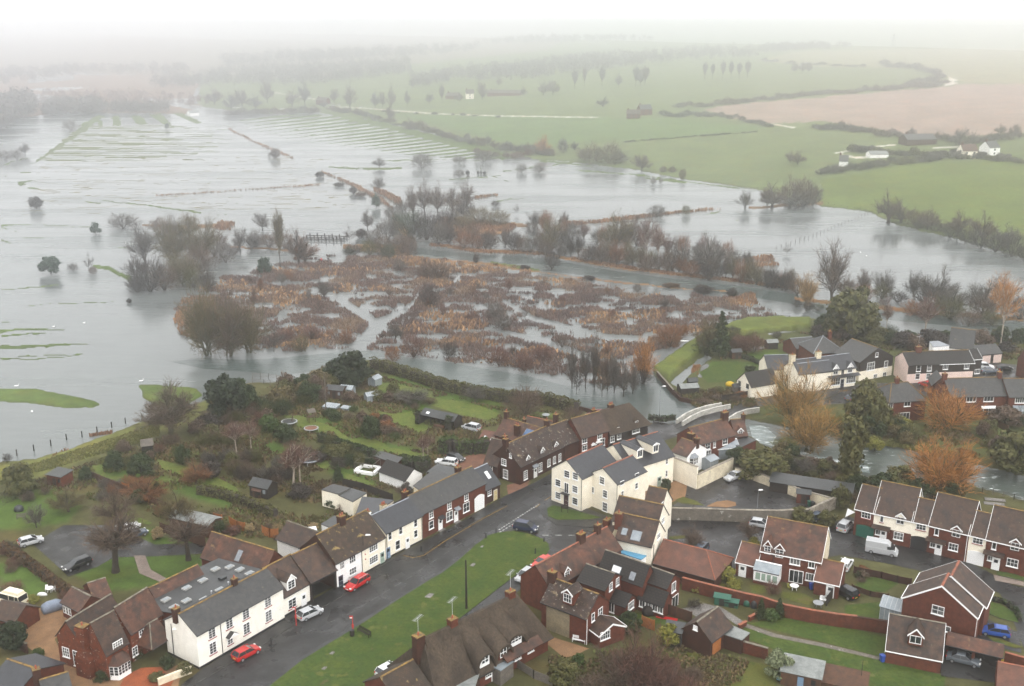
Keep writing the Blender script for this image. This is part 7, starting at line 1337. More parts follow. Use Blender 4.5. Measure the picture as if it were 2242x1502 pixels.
wood('woodland','misty wood at the left edge above the flood',[(-60,300),(10,290),(60,268),(80,250),(60,228),(-60,230)],228,(15,24));wood('woodland','faint pinkish scrub far up the valley',[(60,230),(200,232),(440,236),(470,222),(300,205),(100,205)],228,(6,10),('twig_red',))
wood('woodland','faint trees far up the valley',[(0,190),(200,165),(420,165),(420,152),(200,150),(0,160)],228,(12,18));wood('woodland','faint trees on the far ridge line',[(480,130),(700,120),(900,112),(1050,104),(1050,112),(900,128),(700,140),(500,150)],380,(12,20))
GC=[(.085,.062,.036),(.12,.085,.045),(.08,.09,.03),(.14,.10,.052),(.10,.075,.045),(.11,.11,.04)]
reeds('undergrowth',[(60,1060),(350,960),(480,870),(600,845),(760,800),(860,830),(1080,890),(1260,905),(1240,925),(1060,935),(1040,985),(960,1060),(700,1160),(560,1180),(440,1180),(300,1110),(100,1080)],22000,.55,.4,GC,zz=Z0,thr=.47,ns=7,holes=GL,label='brown and olive undergrowth between the back gardens',cat='undergrowth',lean=.4)
reeds('undergrowth',[(1560,740),(1760,730),(2242,745),(2242,790),(1900,780),(1700,765),(1580,790)],7000,.7,.5,GC,zz=Z0,thr=.45,ns=6,label='undergrowth behind the north bank houses',cat='undergrowth',lean=.4)
reeds('undergrowth',[(1690,1000),(1880,1050),(2100,1075),(2110,1105),(1900,1110),(1700,1050)],6000,.6,.5,GC,zz=Z0,thr=.4,ns=6,label='undergrowth along the near river bank',cat='undergrowth',lean=.4)
reeds('undergrowth',[(1480,860),(1640,850),(1660,890),(1540,900)],2500,.6,.45,GC,zz=Z0,thr=.35,ns=6,label='undergrowth beside the bridge',cat='undergrowth',lean=.4)
reeds('undergrowth',[(1780,915),(2000,925),(2242,970),(2242,1030),(2000,985),(1850,965)],6000,.6,.5,GC,zz=Z0,thr=.4,ns=6,label='undergrowth on the far river bank',cat='undergrowth',lean=.4)
reeds('undergrowth',[(1200,1440),(1500,1410),(1640,1450),(1600,1540),(1200,1540)],8000,.5,.4,GC,zz=Z0,thr=.4,ns=5,label='undergrowth in the lowest gardens',cat='undergrowth',lean=.4)
# ================================================================ vehicles
for k,c in(('red',(.42,.012,.012)),('silver',(.42,.43,.44)),('white',(.72,.73,.73)),('navy',(.012,.018,.05)),('black',(.012,.013,.015)),('grey',(.10,.115,.13)),('blue',(.02,.07,.30)),('cream',(.72,.66,.50)),('slate',(.05,.07,.10)),('maroon',(.12,.01,.015)),('tomato',(.50,.045,.03))):
 mat('paint_'+k,c,None,1,.25,.7)
SPEC=dict(
hatch=(4.0,1.72,1.46,.92,.88,(-.49,.27),(-.38,.06)),saloon=(4.5,1.74,1.42,.90,.86,(-.36,.24),(-.22,.06)),estate=(4.6,1.75,1.48,.92,.86,(-.49,.22),(-.43,.04)),
suv=(4.4,1.82,1.72,1.05,1.02,(-.49,.24),(-.42,.08)),mpv=(4.3,1.80,1.66,.98,.92,(-.49,.33),(-.40,.10)),van=(5.2,1.95,2.35,1.3,1.15,(-.02,.40),(-.02,.24)),camper=(4.6,1.9,2.2,1.25,1.2,(-.49,.44),(-.47,.36)))
def car(label,rear,front,paint,kind='hatch',group=None,z=Z0+.05,lm=None,name='parked_car',cat='car',rack=False,lit=False,hi=False):
 a,b=G(rear,z),G(front,z);c=(a+b)/2;L,W,hr,hb_,hh,(cr,cf),(rr,rf)=SPEC[kind];pm='paint_'+paint
 r=empty(name,tuple(c),math.atan2(b.y-a.y,b.x-a.x),label,cat,group,lm);w=W/2;m=MB();g0=.24
 def ring(x,wt,zt,wb=None):wb=wb or w;return[(x,-wb*.96,g0),(x,wb*.96,g0),(x,wb,g0+.28),(x,wt,zt-.06),(x,wt*.88,zt),(x,-wt*.88,zt),(x,-wt,zt-.06),(x,-wb,g0+.28)]
 if kind in('van','camper'):st=[(-.5,w*.97,hb_,w*.95),(-.48,w,hb_,w),(cf-.08,w,hb_,w),(cf+.03,w*.93,hh,w),(.47,w*.85,hh*.82,w*.97),(.5,w*.75,hh*.62,w*.85)]
 elif kind=='saloon':st=[(-.5,w*.85,.70,w*.88),(-.485,w*.9,.88,w*.97),(cr,w*.93,.95,w),(0,w*.95,hb_,w),(cf,w*.93,hb_,w),(.40,w*.88,hh*.9,w),(.48,w*.78,hh*.78,w*.95),(.5,w*.7,.55,w*.82)]
 else:st=[(-.5,w*.85,.80,w*.88),(-.485,w*.92,hb_,w*.97),(-.3,w*.95,hb_+.02,w),(cf,w*.93,hb_,w),(.40,w*.88,hh*.92,w),(.48,w*.78,hh*.80,w*.95),(.5,w*.7,.55,w*.82)]
 m.loft([ring(x*L,wt,zt,wb)for x,wt,zt,wb in st]);m.build('body',pm,r,smooth=False,bevel=.04)
 tw=w*.76 if kind not in('van','camper')else w*.92;bl=w*.92;zb=hb_-.03;q=lambda x,y,z_:(x*L,y,z_)
 if kind=='van':
  m=MB();m.loft([[q(-.5,-w*.97,1.2),q(-.5,w*.97,1.2),q(-.5,w*.9,hr-.1),q(-.5,w*.75,hr),q(-.5,-w*.75,hr),q(-.5,-w*.9,hr-.1)],[q(.17,-w*.97,1.2),q(.17,w*.97,1.2),q(.17,w*.9,hr-.1),q(.17,w*.75,hr),q(.17,-w*.75,hr),q(.17,-w*.9,hr-.1)],[q(.30,-w*.97,1.2),q(.30,w*.97,1.2),q(.27,w*.85,1.9),q(.25,w*.7,1.98),q(.25,-w*.7,1.98),q(.27,-w*.85,1.9)]]);m.build('cargo_box',pm,r,bevel=.03)
  m=MB();m.loft([[q(.28,-w*.9,1.25),q(.28,w*.9,1.25),q(.24,w*.82,1.92),q(.24,-w*.82,1.92)],[q(.395,-w*.85,1.2),q(.395,w*.85,1.2),q(.285,w*.8,1.9),q(.285,-w*.8,1.9)]]);m.box(.17*L,.29*L,-w*.985,w*.985,1.3,1.8);m.build('windscreen','car_glass',r)
 else:
  m=MB();m.loft([[q(cr,-bl,zb),q(cf,-bl,zb),q(cf,bl,zb),q(cr,bl,zb)],[q(rr,-tw,hr-.07),q(rf,-tw,hr-.07),q(rf,tw,hr-.07),q(rr,tw,hr-.07)]]);m.build('glasshouse','car_glass',r)
  m=MB();m.loft([[q(rr-.005,-tw-.02,hr-.09),q(rf+.005,-tw-.02,hr-.09),q(rf+.005,tw+.02,hr-.09),q(rr-.005,tw+.02,hr-.09)],[q(rr+.03,-tw*.85,hr),q(rf-.05,-tw*.85,hr),q(rf-.05,tw*.85,hr),q(rr+.03,tw*.85,hr)]])
  for s_ in(-1,1):
   for x0,x1 in((cr,rr),(cf,rf),((cr+cf)/2-.02,(rr+rf)/2-.01))+(((cr*.62+cf*.02),(rr*.7)),)*(kind in('estate','mpv','suv','camper')):m.tube(q(x0,s_*(bl+.005),zb),q(x1,s_*(tw+.01),hr-.07),.045,n=4)
  m.build('roof_panel',pm,r)
  if kind=='camper':m=MB();m.loft([[q(-.45,-w*.75,hr),q(.30,-w*.75,hr),q(.30,w*.75,hr),q(-.45,w*.75,hr)],[q(-.42,-w*.65,hr+.45),q(.18,-w*.65,hr+.45),q(.18,w*.65,hr+.45),q(-.42,w*.65,hr+.45)]]);m.build('raised_roof',pm,r,bevel=.05);m=MB();m.box(-.3*L,-.1*L,-.4,.4,hr+.45,hr+.52);m.build('roof_vent','lamp_clear',r)
 if rack:m=MB();[m.tube(q(rr,s_*tw*.9,hr+.05),q(rf,s_*tw*.9,hr+.05),.03,n=4)for s_ in(-1,1)];m.build('roof_bars','steel',r)
 wr=.31 if kind not in('van','suv')else.35
 for x in(-.31,.33):
  for s_ in(-1,1):
   m=MB();m.tube((x*L,s_*(w-.19),wr-.03),(x*L,s_*(w+.015),wr-.03),wr,n=14);t_=m.build('wheel','tyre',r);m=MB();m.tube((x*L,s_*(w+.01),wr-.03),(x*L,s_*(w+.03),wr-.03),wr*.62,n=10);m.build('rim','rim',t_)
 for s_ in(-1,1):
  m=MB();m.box(.455*L,.497*L,s_*w*.72-.17,s_*w*.72+.17,.60,.76);m.build('headlight','lamp_lit' if lit else 'lamp_clear',r);m=MB();m.box(-.505*L,-.485*L,s_*w*.80-.12,s_*w*.80+.12,.68,.68+(.42 if hi else.2));m.build('tail_light','lamp_red',r)
  m=MB();m.box((cf-.04)*L-.1,(cf-.04)*L+.05,s_*(w+.11)-.09,s_*(w+.11)+.09,hb_-.02,hb_+.13);m.build('wing_mirror',pm,r)
 m=MB();m.box(-.512*L,-.50*L,-.26,.26,.50,.61);m.build('number_plate','plate_yellow',r);m=MB();m.box(.498*L,.508*L,-.26,.26,.42,.53);m.build('number_plate','plastic_white',r)
 return r
CG='cars parked about the village'
car('bright red hatchback parked in front of the long cream building',(513,1450),(566,1422),'red','hatch',CG,lm='red hatchback by the cream building')
car('silver hatchback parked outside the low cream cottage with the dormer',(654,1360),(703,1338),'silver','hatch',CG,lm='silver hatchback');car('red estate car parked facing the archway beside the white cottage',(803,1270),(760,1296),'red','estate',CG,rack=True,lm='red estate car')
car('white hatchback parked at the lower edge of the green',(833,1484),(872,1462),'white','hatch',CG);car('pale grey hatchback half hidden beside the thatched row chimney',(1165,1254),(1134,1278),'silver','hatch',CG);car('faded red saloon parked at the tip of the green',(1207,1226),(1168,1248),'tomato','saloon',CG,lm='faded red saloon')
car('dark blue people carrier waiting at the junction by the green',(1128,1156),(1174,1164),'navy','mpv',CG,lm='dark blue people carrier');car('silver hatchback with a red tail light at the edge of the park car park',(44,1197),(92,1184),'silver','hatch',CG,hi=True,lm='silver car in the car park')
car('white estate car behind the dark saloon in the tarmac car park',(262,1168),(296,1155),'white','estate',CG);car('dark purple saloon parked beside the white estate on the grass edge',(270,1183),(320,1167),'slate','saloon',CG);car('black estate car on the lower side of the tarmac car park',(192,1233),(146,1250),'black','estate',CG,lm='black estate car')
car('cream camper van with a raised roof on the gravel yard',(52,1330),(6,1318),'cream','camper',None,name='camper_van',cat='camper van',lm='cream camper van');car('silver people carrier on the gravel behind the long black shed',(1049,945),(1015,937),'silver','mpv',CG,lm='silver people carrier')
car('white car parked beside the black hatchback in the red gravel yard',(997,1020),(958,1014),'white','estate',CG,rack=True);car('small black hatchback beside the white car in the red gravel yard',(984,1003),(1012,1012),'black','hatch',CG);car('silver estate parked against the cream wall of the walled car park',(1626,1041),(1588,1055),'silver','estate',CG,lm='silver estate in the walled car park')
car('silver hatchback driving along the lane below the stained wall',(1647,1150),(1684,1156),'silver','hatch',CG);car('silver off-roader parked beside the house with the green garage',(1840,1168),(1862,1148),'silver','suv',CG,rack=True);car('silver high-roofed van parked in front of the estate row',(1892,1204),(1968,1218),'silver','van',None,name='parked_van',cat='van',lm='silver van')
car('white hatchback tucked behind the house with two gablets',(1846,1250),(1856,1234),'white','hatch',CG);car('dark people carrier parked beside the low orange tiled garages',(1545,1200),(1518,1226),'slate','mpv',CG);car('metallic blue hatchback on the drive beside the wide gabled house',(2208,1394),(2148,1384),'blue','hatch',CG,lm='blue hatchback');car('dark grey saloon under the edge of the carport',(2075,1442),(2142,1458),'grey','saloon',CG,lm='dark grey saloon')
car('dark car in the shadow of the stone wall end',(1778,1140),(1806,1134),'slate','hatch',CG);car('white car in front of the pale garages',(2142,806),(2170,808),'white','suv',CG);car('dark car parked by the pink and black house',(2150,816),(2182,816),'slate','saloon',CG);car('red hatchback parked between the brick houses north of the river',(2040,850),(2016,842),'red','hatch',CG)
car('maroon off-roader in the garden behind the brick link cottages',(1318,913),(1288,915),'maroon','suv',CG);car('dark off-roader under a black cover beside the house with two gablets',(1858,1308),(1838,1298),'black','suv',CG);car('small car under a black cover beside the pale garages',(2186,812),(2212,810),'black','hatch',CG);car('grey car with its sidelight glowing orange by the riverside evergreen',(1856,880),(1872,872),'slate','hatch',CG,lit=True,name='moving_car')
r=empty('covered_car',tuple(G((124,1332),Z0)),math.radians(38),'car under a pale blue-grey cover on the gravel yard','car',lm='covered car');m=MB();n=10
m.loft([[(x,w_*math.cos(math.pi*j/n),.05+(h_-.05)*math.sin(math.pi*j/n)**.5)for j in range(n+1)]for x,w_,h_ in((-2.1,.75,.8),(-1.9,.9,1.2),(-1.2,.95,1.5),(.2,.95,1.5),(.9,.95,1.05),(1.8,.9,.9),(2.1,.7,.6))]);m.build('car_cover','cover',r,smooth=True)
FG='cars parked far off by the park farm'
random.seed(8)
for i,p in enumerate(((712,233),(722,236),(730,232),(742,231),(618,240),(628,242),(508,236),(520,237),(528,235),(790,236))):
 q=PT(p);r=empty('parked_car',tuple(q),random.uniform(0,3),None,'car',FG);AUTO.append((r,'tiny pale car'));m=MB();m.box(-2.2,2.2,-.9,.9,.25,.95);m.build('body','paint_white',r,bevel=.1);m=MB();m.loft([[(-1.9,-.8,.95),(1.1,-.8,.95),(1.1,.8,.95),(-1.9,.8,.95)],[(-1.5,-.65,1.5),(.5,-.65,1.5),(.5,.65,1.5),(-1.5,.65,1.5)]]);m.build('glasshouse','car_glass',r)
 # ================================================================ far buildings
def farhouse(label,e0,e1,eave,depth,rise,wall,roof,lm=None,win=0,name='far_cottage',cat='cottage',off=0):
 a=PT(e0);b=PT(e1);z=(a.z+b.z)/2;O=Vector((a.x,a.y,z));b=Vector((b.x,b.y,z));U=(b-O).normalized();fr=type('F',(),dict(O=O,U=U,V=Vector((-U.y,U.x,0))))
 s=House.__new__(House);s.L=None;R0=empty(name,tuple(O),math.atan2(U.y,U.x),label,cat);R0['ctr']=tuple(O);
 if lm:tag(R0,lm=lm)
 h=House(name,None,None,eave=eave,depth=depth,rise=rise,L=(b-O).length,frame=fr,wall=wall,roof=roof,root=type('Q',(),dict(root=R0)),z=z,ridge=None,over=.2)
 for i in range(win):
  for zz in(.3,.75):
   c=O+U*h.L*(i+.5)/win+Vector((0,0,eave*zz));m=MB();m.X=h.fm(c,U,-h.V);m.box(-.6,.6,0,.06,-.6,.6);m.build('window','glass',R0)
 if eave>3:h.chimney(.1,1.6,1,.8,0,'brick');
 return h
farhouse('cream cottage with a reddish roof on the far hillside',(2107,350),(2140,348),5,8,3.5,'cream','tile_rust','far cream cottage',2);farhouse('pale blue cottage beyond the cream cottage on the hillside',(2165,343),(2188,340),5,8,3.5,'white_paint','slate_old',None,1)
farhouse('long grey barn with small openings on the far hillside',(1985,321),(2050,317),4,12,3,'brick_dark','slate_old','far grey barn',0,'far_barn','barn');farhouse('small white gable showing above the hillside hedge',(1836,366),(1856,366),3.4,12,3,'white_paint','slate_old',None,0);farhouse('low pale roofed barns beside the hillside hedge',(1905,348),(1945,346),2.6,8,1.6,'white_paint','corrugated',None,0,'far_barn','barn')
farhouse('red brick farmhouse with white gablets by the chalk track',(1372,261),(1402,260),4.5,8,3,'brick','tile_brown','red brick farmhouse',3,'far_farmhouse','farmhouse');farhouse('second tall brick farmhouse behind the one with white gablets',(1402,254),(1428,252),5.5,8,3.5,'brick','slate_old',None,2,'far_farmhouse','farmhouse')
farhouse('long low brick farm building in the park',(1066,212),(1140,210),3.5,12,3,'brick','tile_brown',None,0,'far_barn','barn');farhouse('misty farmhouse among the park trees',(1020,218),(1038,217),6,9,4,'cream','tile_brown',None,1,'far_farmhouse','farmhouse');farhouse('misty farm cottage left of the park farmhouse',(975,218),(1000,218),4,9,3,'brick','tile_brown');farhouse('misty red house beside the far parked cars',(692,230),(714,230),5,8,3,'brick','tile_brown');farhouse('white shed at the head of the ridged meadow',(416,254),(436,253),3,8,2,'white_paint','corrugated',None,0,'far_barn','barn')
c=PT((1955,106));r=empty('power_pylon',tuple(c),.4,'faint lattice pylon on the misty ridge','pylon');m=MB()
for x,y in((-3,-3),(3,-3),(3,3),(-3,3)):m.tube((x,y,0),(x*.12,y*.12,26),.3,n=4)
for z_,w_ in((15,7),(19,9),(23,6)):m.tube((-w_,0,z_),(w_,0,z_),.3,n=4)
for i in range(5):k=3*(1-i/5.6);k2=3*(1-(i+1)/5.6);m.tube((-k,-k,i*4.5),(k2,-k2,i*4.5+4.5),.18,n=4);m.tube((k,k,i*4.5),(-k2,k2,i*4.5+4.5),.18,n=4)
m.build('lattice','metal_grey',r)
# ================================================================ hedges, walls, fences
def hedge(name,label,pts,h,w,mt,z=Z0,n=60,lf=.22,lm=None,group=None,twig=False,cat='hedge'):
 P=[G(p,z)for p in pts];V_=[];r_=np.random.default_rng(len(label)+int(pts[0][0]));mb=MB();P0=P[0]
 for a,b in zip(P,P[1:]):
  d=(b-a);l=d.length;d.normalize();nn=Vector((-d.y,d.x,0));k=int(l*n*(h+w)/3)+4
  t=r_.uniform(-.02,1.02,k)*l;f=r_.random(k);top=f<w/(w+2*h);sd=np.where(r_.random(k)<.5,-1,1);bul=1+.16*np.sin(t*1.3+a.x)+.1*np.sin(t*3.1)
  y=np.where(top,r_.uniform(-w/2,w/2,k),sd*w/2*bul);zz=np.where(top,h*bul**.5,r_.uniform(0,h,k))+r_.normal(0,.06,k);y=y*(1-.25*(zz/h)**2)
  c=np.array(a[:])[None]-np.array(P0[:])+t[:,None]*np.array(d[:])+y[:,None]*np.array(nn[:]);c[:,2]=zz
  s1=r_.normal(0,1,(k,3));s1/=np.linalg.norm(s1,axis=1)[:,None];s2=np.cross(s1,r_.normal(0,1,(k,3)));s2/=np.linalg.norm(s2,axis=1)[:,None];L_=lf*r_.uniform(.5,1.4,(k,1));q=.18 if twig else.7
  V_.append(np.stack([c-s1*L_,c-s2*L_*q,c+s1*L_,c+s2*L_*q],1).reshape(-1,3))
  mb.loft([[tuple(p-P0+nn*s_*w*.36+Vector((0,0,zz_)))for s_,zz_ in((-1,-.1),(1,-.1),(.8,h*.86),(-.8,h*.86))]for p in(a,b)])
 V_=np.concatenate(V_);o=npmesh(name,V_,np.arange(len(V_)).reshape(-1,4),mt);o.location=tuple(P0);cc=sum(P,Vector())/len(P);o['ctr']=tuple(cc);tag(o,label,cat,group,lm=lm);(twig or mb.build('inner_branches','twig_dark',o));return o
hedge('hedge','long clipped dark hedge between the back gardens and the flood',[G2(1370,205),G2(1500,240),G2(1700,300),G2(1900,370)]+[(1010,862),(1100,878),(1200,885),(1262,903)],2.6,2.6,'leaf_olive',lm='long waterside hedge');hedge('hedge','rounded green hedge beside the red lean-to',[G3(500,590),G3(600,610),G3(640,600)],3.2,3.4,'leaf_green',lm='round green hedge');hedge('hedge','clipped straight green hedge above the red gravel yard',[G3(690,600),G3(800,612),G3(945,590)],2.8,2.2,'leaf_green',lm='straight green hedge')
hedge('hedge','long dark hedge running down to the garden fences',[G2(-60,1240),G2(120,1270),G2(300,1330),G2(450,1390),G2(580,1440)],1.8,1.6,'leaf_olive',lm='long garden hedge');hedge('hedge','russet beech hedge along the tarmac car park',[A(20,240),A(200,330),A(380,460),A(560,600),A(700,690)],1.5,1.3,'leaf_rust',twig=False,lm='russet hedge');hedge('hedge','dark garden hedge below the round trampoline',[(700,965),(760,985),(820,1003)],1.8,1.8,'leaf_dark');hedge('hedge','bare twiggy hedge at the top of the small park',[(0,1105),(60,1075),(95,1062)],1.6,2.0,'twig_dark',twig=True);hedge('hedge','low dark hedge between the north bank lawns',[G5(1030,480),G5(1150,520),G5(1250,560)],1.2,1.0,'leaf_dark');hedge('hedge','low clipped hedge around the front lawn of the wide gabled house',[R(1235,880),R(1330,905),R(1410,960),R(1440,1030)],.7,.6,'leaf_dark');hedge('hedge','bare brown hedge on the waterside corner by the lamp post',[(1420,918),(1450,922),(1478,918)],1.1,.9,'leaf_dark')
hedge('hedge','thick dark hedge on the left of the main garden lawn',[G2(1060,860),G2(1200,900),G2(1370,950)],1.8,2.0,'leaf_dark');hedge('hedge','low olive hedge between the plots below the big evergreen',[G2(330,640),G2(460,690),G2(600,760)],1.5,1.6,'leaf_olive');hedge('hedge','bare brown hedge across the long gardens',[G1(1700,1230),G1(1878,1270)],1.3,1.4,'twig_brown',twig=True)
hedge('hedge','ivy-dark hedge beside the open shed',[G3(262,330),G3(300,335)],3.0,1.4,'leaf_black');hedge('hedge','dark clipped cypress block at the end of the shed',[G3(540,385),G3(600,392)],3.2,1.5,'leaf_dark');hedge('hedge','broad dark shrub mass behind the white-gabled garage',[G3(110,730),G3(250,765),G3(400,760)],2.2,3.6,'leaf_dark')
BW='garden walls'
wallrun('cream_garden_wall','tall cream wall below the white gabled house','wall',[G4(1200,742),G4(1408,830)],4.6,.35,'cream','stone_wall',lm='tall cream wall');wallrun('stone_garden_wall','patched stone and whitewash wall rising beside the walled car park','wall',[G4(1408,830),G4(1560,755),G4(1700,690)],3.0,.4,'cream_wall','stone_wall',lm='patched stone wall');wallrun('cream_boundary_wall','long cream wall at the back of the walled car park','wall',[G4(1720,730),G4(1830,740),G4(1990,800),E(1040,90),E(1200,150),E(1400,205)],1.9,.35,'cream_wall','stone_wall',lm='long cream wall');wallrun('stained_wall','long stained grey wall with flaking white paint above the lane','wall',[G4(1180,1080),E(420,295),E(700,305),E(1000,310),E(1225,300)],2.3,.4,'stained_wall','stone_wall',lm='stained wall');wallrun('stone_end_wall','stone wall turning from the lane towards the black shed roof','wall',[E(1228,300),E(1310,260),E(1420,210)],2.3,.4,'stone_wall','stone_wall')
wallrun('brick_garden_wall','high curving brick wall with bright orange coping above the lawn','wall',[E(310,800),E(540,860),E(760,915),E(880,940),E(1050,1000),E(1250,1040),E(1440,1070),E(1575,1085)],2.1,.3,'brick','ridge_red',lm='orange-coped brick wall');wallrun('brick_garden_wall','plain brick wall joining the orange-coped wall to the dormer garage','wall',[E(1575,1085),R(470,1120)],2.0,.3,'brick','brick_dark');wallrun('brick_garden_wall','brick wall between the grey lean-to and the pale variegated bush','wall',[E(610,1215),E(760,1260),E(930,1310)],1.8,.3,'brick','ridge_grey');wallrun('low_brick_wall','low brick wall at the corner of the paved yard','wall',[E(795,1030),E(880,985)],.7,.3,'brick','ridge_red');wallrun('low_brick_wall','low brick wall between the paved yard and the lower lawn','wall',[E(720,1090),E(775,1060)],.7,.3,'brick','ridge_red');wallrun('brick_garden_wall','brick wall with an orange top behind the blue car','wall',[R(1320,1340),R(1469,1380)],1.8,.3,'brick','ridge_red');wallrun('garden_wall','old brick wall between the gravel yard and the corner slate roofs','wall',[A(110,1110),A(260,1200)],1.6,.25,'brick_dark','ridge_grey');wallrun('low_cream_wall','low cream wall along the street below the flower bed','wall',[A(1480,1500),A(1630,1440),A(1790,1380)],1.0,.25,'cream_wall','cream_wall');wallrun('flood_wall','dark brick flood wall at the corner of the levee','wall',[G5(180,665),G5(350,860)],1.1,.35,'brick_dark','ridge_grey',z=.2);wallrun('flood_wall','low wall between the flood and the maroon car garden','wall',[(1268,900),(1330,915)],1.2,.3,'brick_dark',None,z=.2);wallrun('flood_wall','brown retaining bank wall below the north gardens','wall',[G5(350,860),G5(420,930),G5(560,960),G5(700,985)],1.0,.5,'brick_dark',None,z=0.0);wallrun('riverside_wall','dark low wall along the near side of the rapids','wall',[(1700,992),(1780,1012),(1850,1036),(1900,1056)],.9,.3,'wood_dark','stone_wall')
FN='wooden garden fences'
for lb,pts,h_,m_,st in(('dark stained fence running between the long gardens',[(200,1048),(280,1082),(370,1120),(455,1160)],1.6,'wood_brown',3),('dark fence behind the tarmac car park',[A(1500,60),A(1700,130),A(1920,200)],1.8,'wood_brown',2),('pair of new orange fence panels beside the long garden hedge',[B(450,160),B(515,175)],1.7,'wood_orange',2),('new orange fence panels in the middle of the long gardens',[B(575,190),B(640,225),B(705,240)],1.7,'wood_orange',2),('bright orange fence panels near the white outhouse',[B(845,265),B(905,290),B(975,290)],1.7,'wood_orange',2),('single orange fence panel among the brown bushes',[G1(1010,1215),G1(1065,1230)],1.6,'wood_orange',3),('dark fence beside the cream rear extension',[G2(1130,1180),G2(1300,1220),G2(1540,1310)],1.6,'wood_dark',3),('long brown fence between the house gardens and the orange-coped wall',[E(320,760),E(450,790)],1.7,'wood_brown',2),
('brown fence between the small lawn and the paved yard',[D(1300,900),D(1545,985)],1.8,'wood_brown',2),('orange fence behind the yellow-green bush',[D(1140,1010),D(1240,1050)],1.7,'wood_orange',2),('dark trellis fence below the estate road',[R(215,800),R(350,850),R(480,870)],.9,'wood_brown',2.5),('brick-pier fence along the estate road',[R(230,680),R(430,720),R(545,750),R(645,770)],1.2,'brick_dark',3),('black fence beside the bins of the house with two gablets',[E(1360,920),E(1440,810)],1.7,'wood_dark',2),('dark board fence along the road beside the bridge',[G5(845,945),G5(1000,925),G5(1220,870),G5(1350,840)],1.8,'wood_dark',3),('weathered grey fence around the thatched row garden',[Cc(1600,1340),Cc(1750,1440),Cc(1900,1500)],1.3,'wood_grey',2),('red-brown fence sloping down beside the mossy brick pair',[G6(1420,960),G6(1650,1080)],1.5,'wood_brown',2)):
 wallrun('garden_fence',lb,'fence',pts,h_,.05,m_,None,posts=st,group=FN)
railfence('post_and_rail_fence','post and rail fence on the far side of the flooded path',[G2(385,285),G2(520,290),G2(650,310),G2(735,325)])
railfence('post_and_rail_fence','shorter post and rail fence on the near side of the flooded path',[G2(385,330),G2(480,340),G2(585,355)]);railfence('post_and_rail_fence','post and rail fence between the river and the tanks',[R(990,45),R(1165,95),R(1395,145),R(1500,180)]);railfence('flooded_fence','line of fence posts standing in the flood beside the left bank',[G1(140,930),G1(280,890),G1(420,850),G1(548,800),G1(676,778),G1(800,740),G1(920,700),G1(1033,665)],1.3,8,0,'wood_dark',0,r_=.09);railfence('flooded_fence','fence half under water beside the levee',[G5(890,130),G5(1000,115),G5(1200,105),G5(1300,85),G5(1420,80),G5(1540,90)],1.1,4,2,'wood_dark',0,r_=.07);railfence('flooded_fence','line of posts crossing the right flood',[(1700,545),(1780,518),(1850,490),(1900,470)],1.2,4,0,'wood_dark',0,r_=.08);railfence('flooded_fence','posts along the far shore of the right flood',[(1800,446),(1870,458),(1950,475)],1.2,4,0,'wood_dark',0,r_=.08);railfence('flooded_fence','short rail fence on the thin grass bank by the river',[(1075,580),(1105,583)],1.3,2.5,3,'wood_dark',.2);railfence('flooded_fence','broken post fence at the flooded channel below the orange willow',[(1500,715),(1480,735),(1440,755)],1.0,4,1,'wood_dark',0,r_=.07)
c=G((705,528),0.0);r=empty('sluice_gates',tuple(c),-.15,'dark timber sluice frames standing in the flood','sluice',lm='timber sluice');
for j in range(3):
 m=MB();y=j*4;m.tube((-9,y,.7),(9,y,.7),.22,n=4)
 for i in range(6):m.box(-8+i*3.2,-7.6+i*3.2,y-.2,y+.2,-.5,1.7)
 m.build('sluice_frame','wood_dark',r)
 # ---- bridge parapets
def parapet(label,pts,z1):
 n=len(pts);r=None;P=[G(p,Z0+.1)for p in pts];r=empty('bridge_parapet',tuple(P[0]),0,label,'parapet','parapets of the road bridge');m=MB();k=MB();off=P[0]
 rg=[];rc=[]
 for i,p in enumerate(P):
  t=i/(n-1);z_=z1*math.sin(math.pi*t)**.8;d=(P[min(i+1,n-1)]-P[max(i-1,0)]).normalized();nn=Vector((-d.y,d.x,0))*.18;q=p-off
  rg.append([(q.x-nn.x,q.y-nn.y,-.6),(q.x+nn.x,q.y+nn.y,-.6),(q.x+nn.x,q.y+nn.y,1.0+z_),(q.x-nn.x,q.y-nn.y,1.0+z_)]);nn*=1.25;rc.append([(q.x-nn.x,q.y-nn.y,1.0+z_),(q.x+nn.x,q.y+nn.y,1.0+z_),(q.x+nn.x,q.y+nn.y,1.06+z_),(q.x-nn.x,q.y-nn.y,1.06+z_)])
 m.loft(rg);m.build('wall_body','stone_pale',r);k.loft(rc);k.build('coping','stone_pale',r)
parapet('outer parapet of the bridge with a bright white coping',[G5(380,1165),G5(470,1105),G5(570,1060),G5(700,1020),G5(842,990)],.12);parapet('inner parapet of the bridge with a bright white coping',[G5(440,1185),G5(530,1130),G5(640,1080),G5(780,1040),G5(932,1005)],.12);parapet('upstream bridge parapet curving above the rapids',[G5(905,1150),G5(1000,1095),G5(1100,1060),G5(1230,1040)],.1)
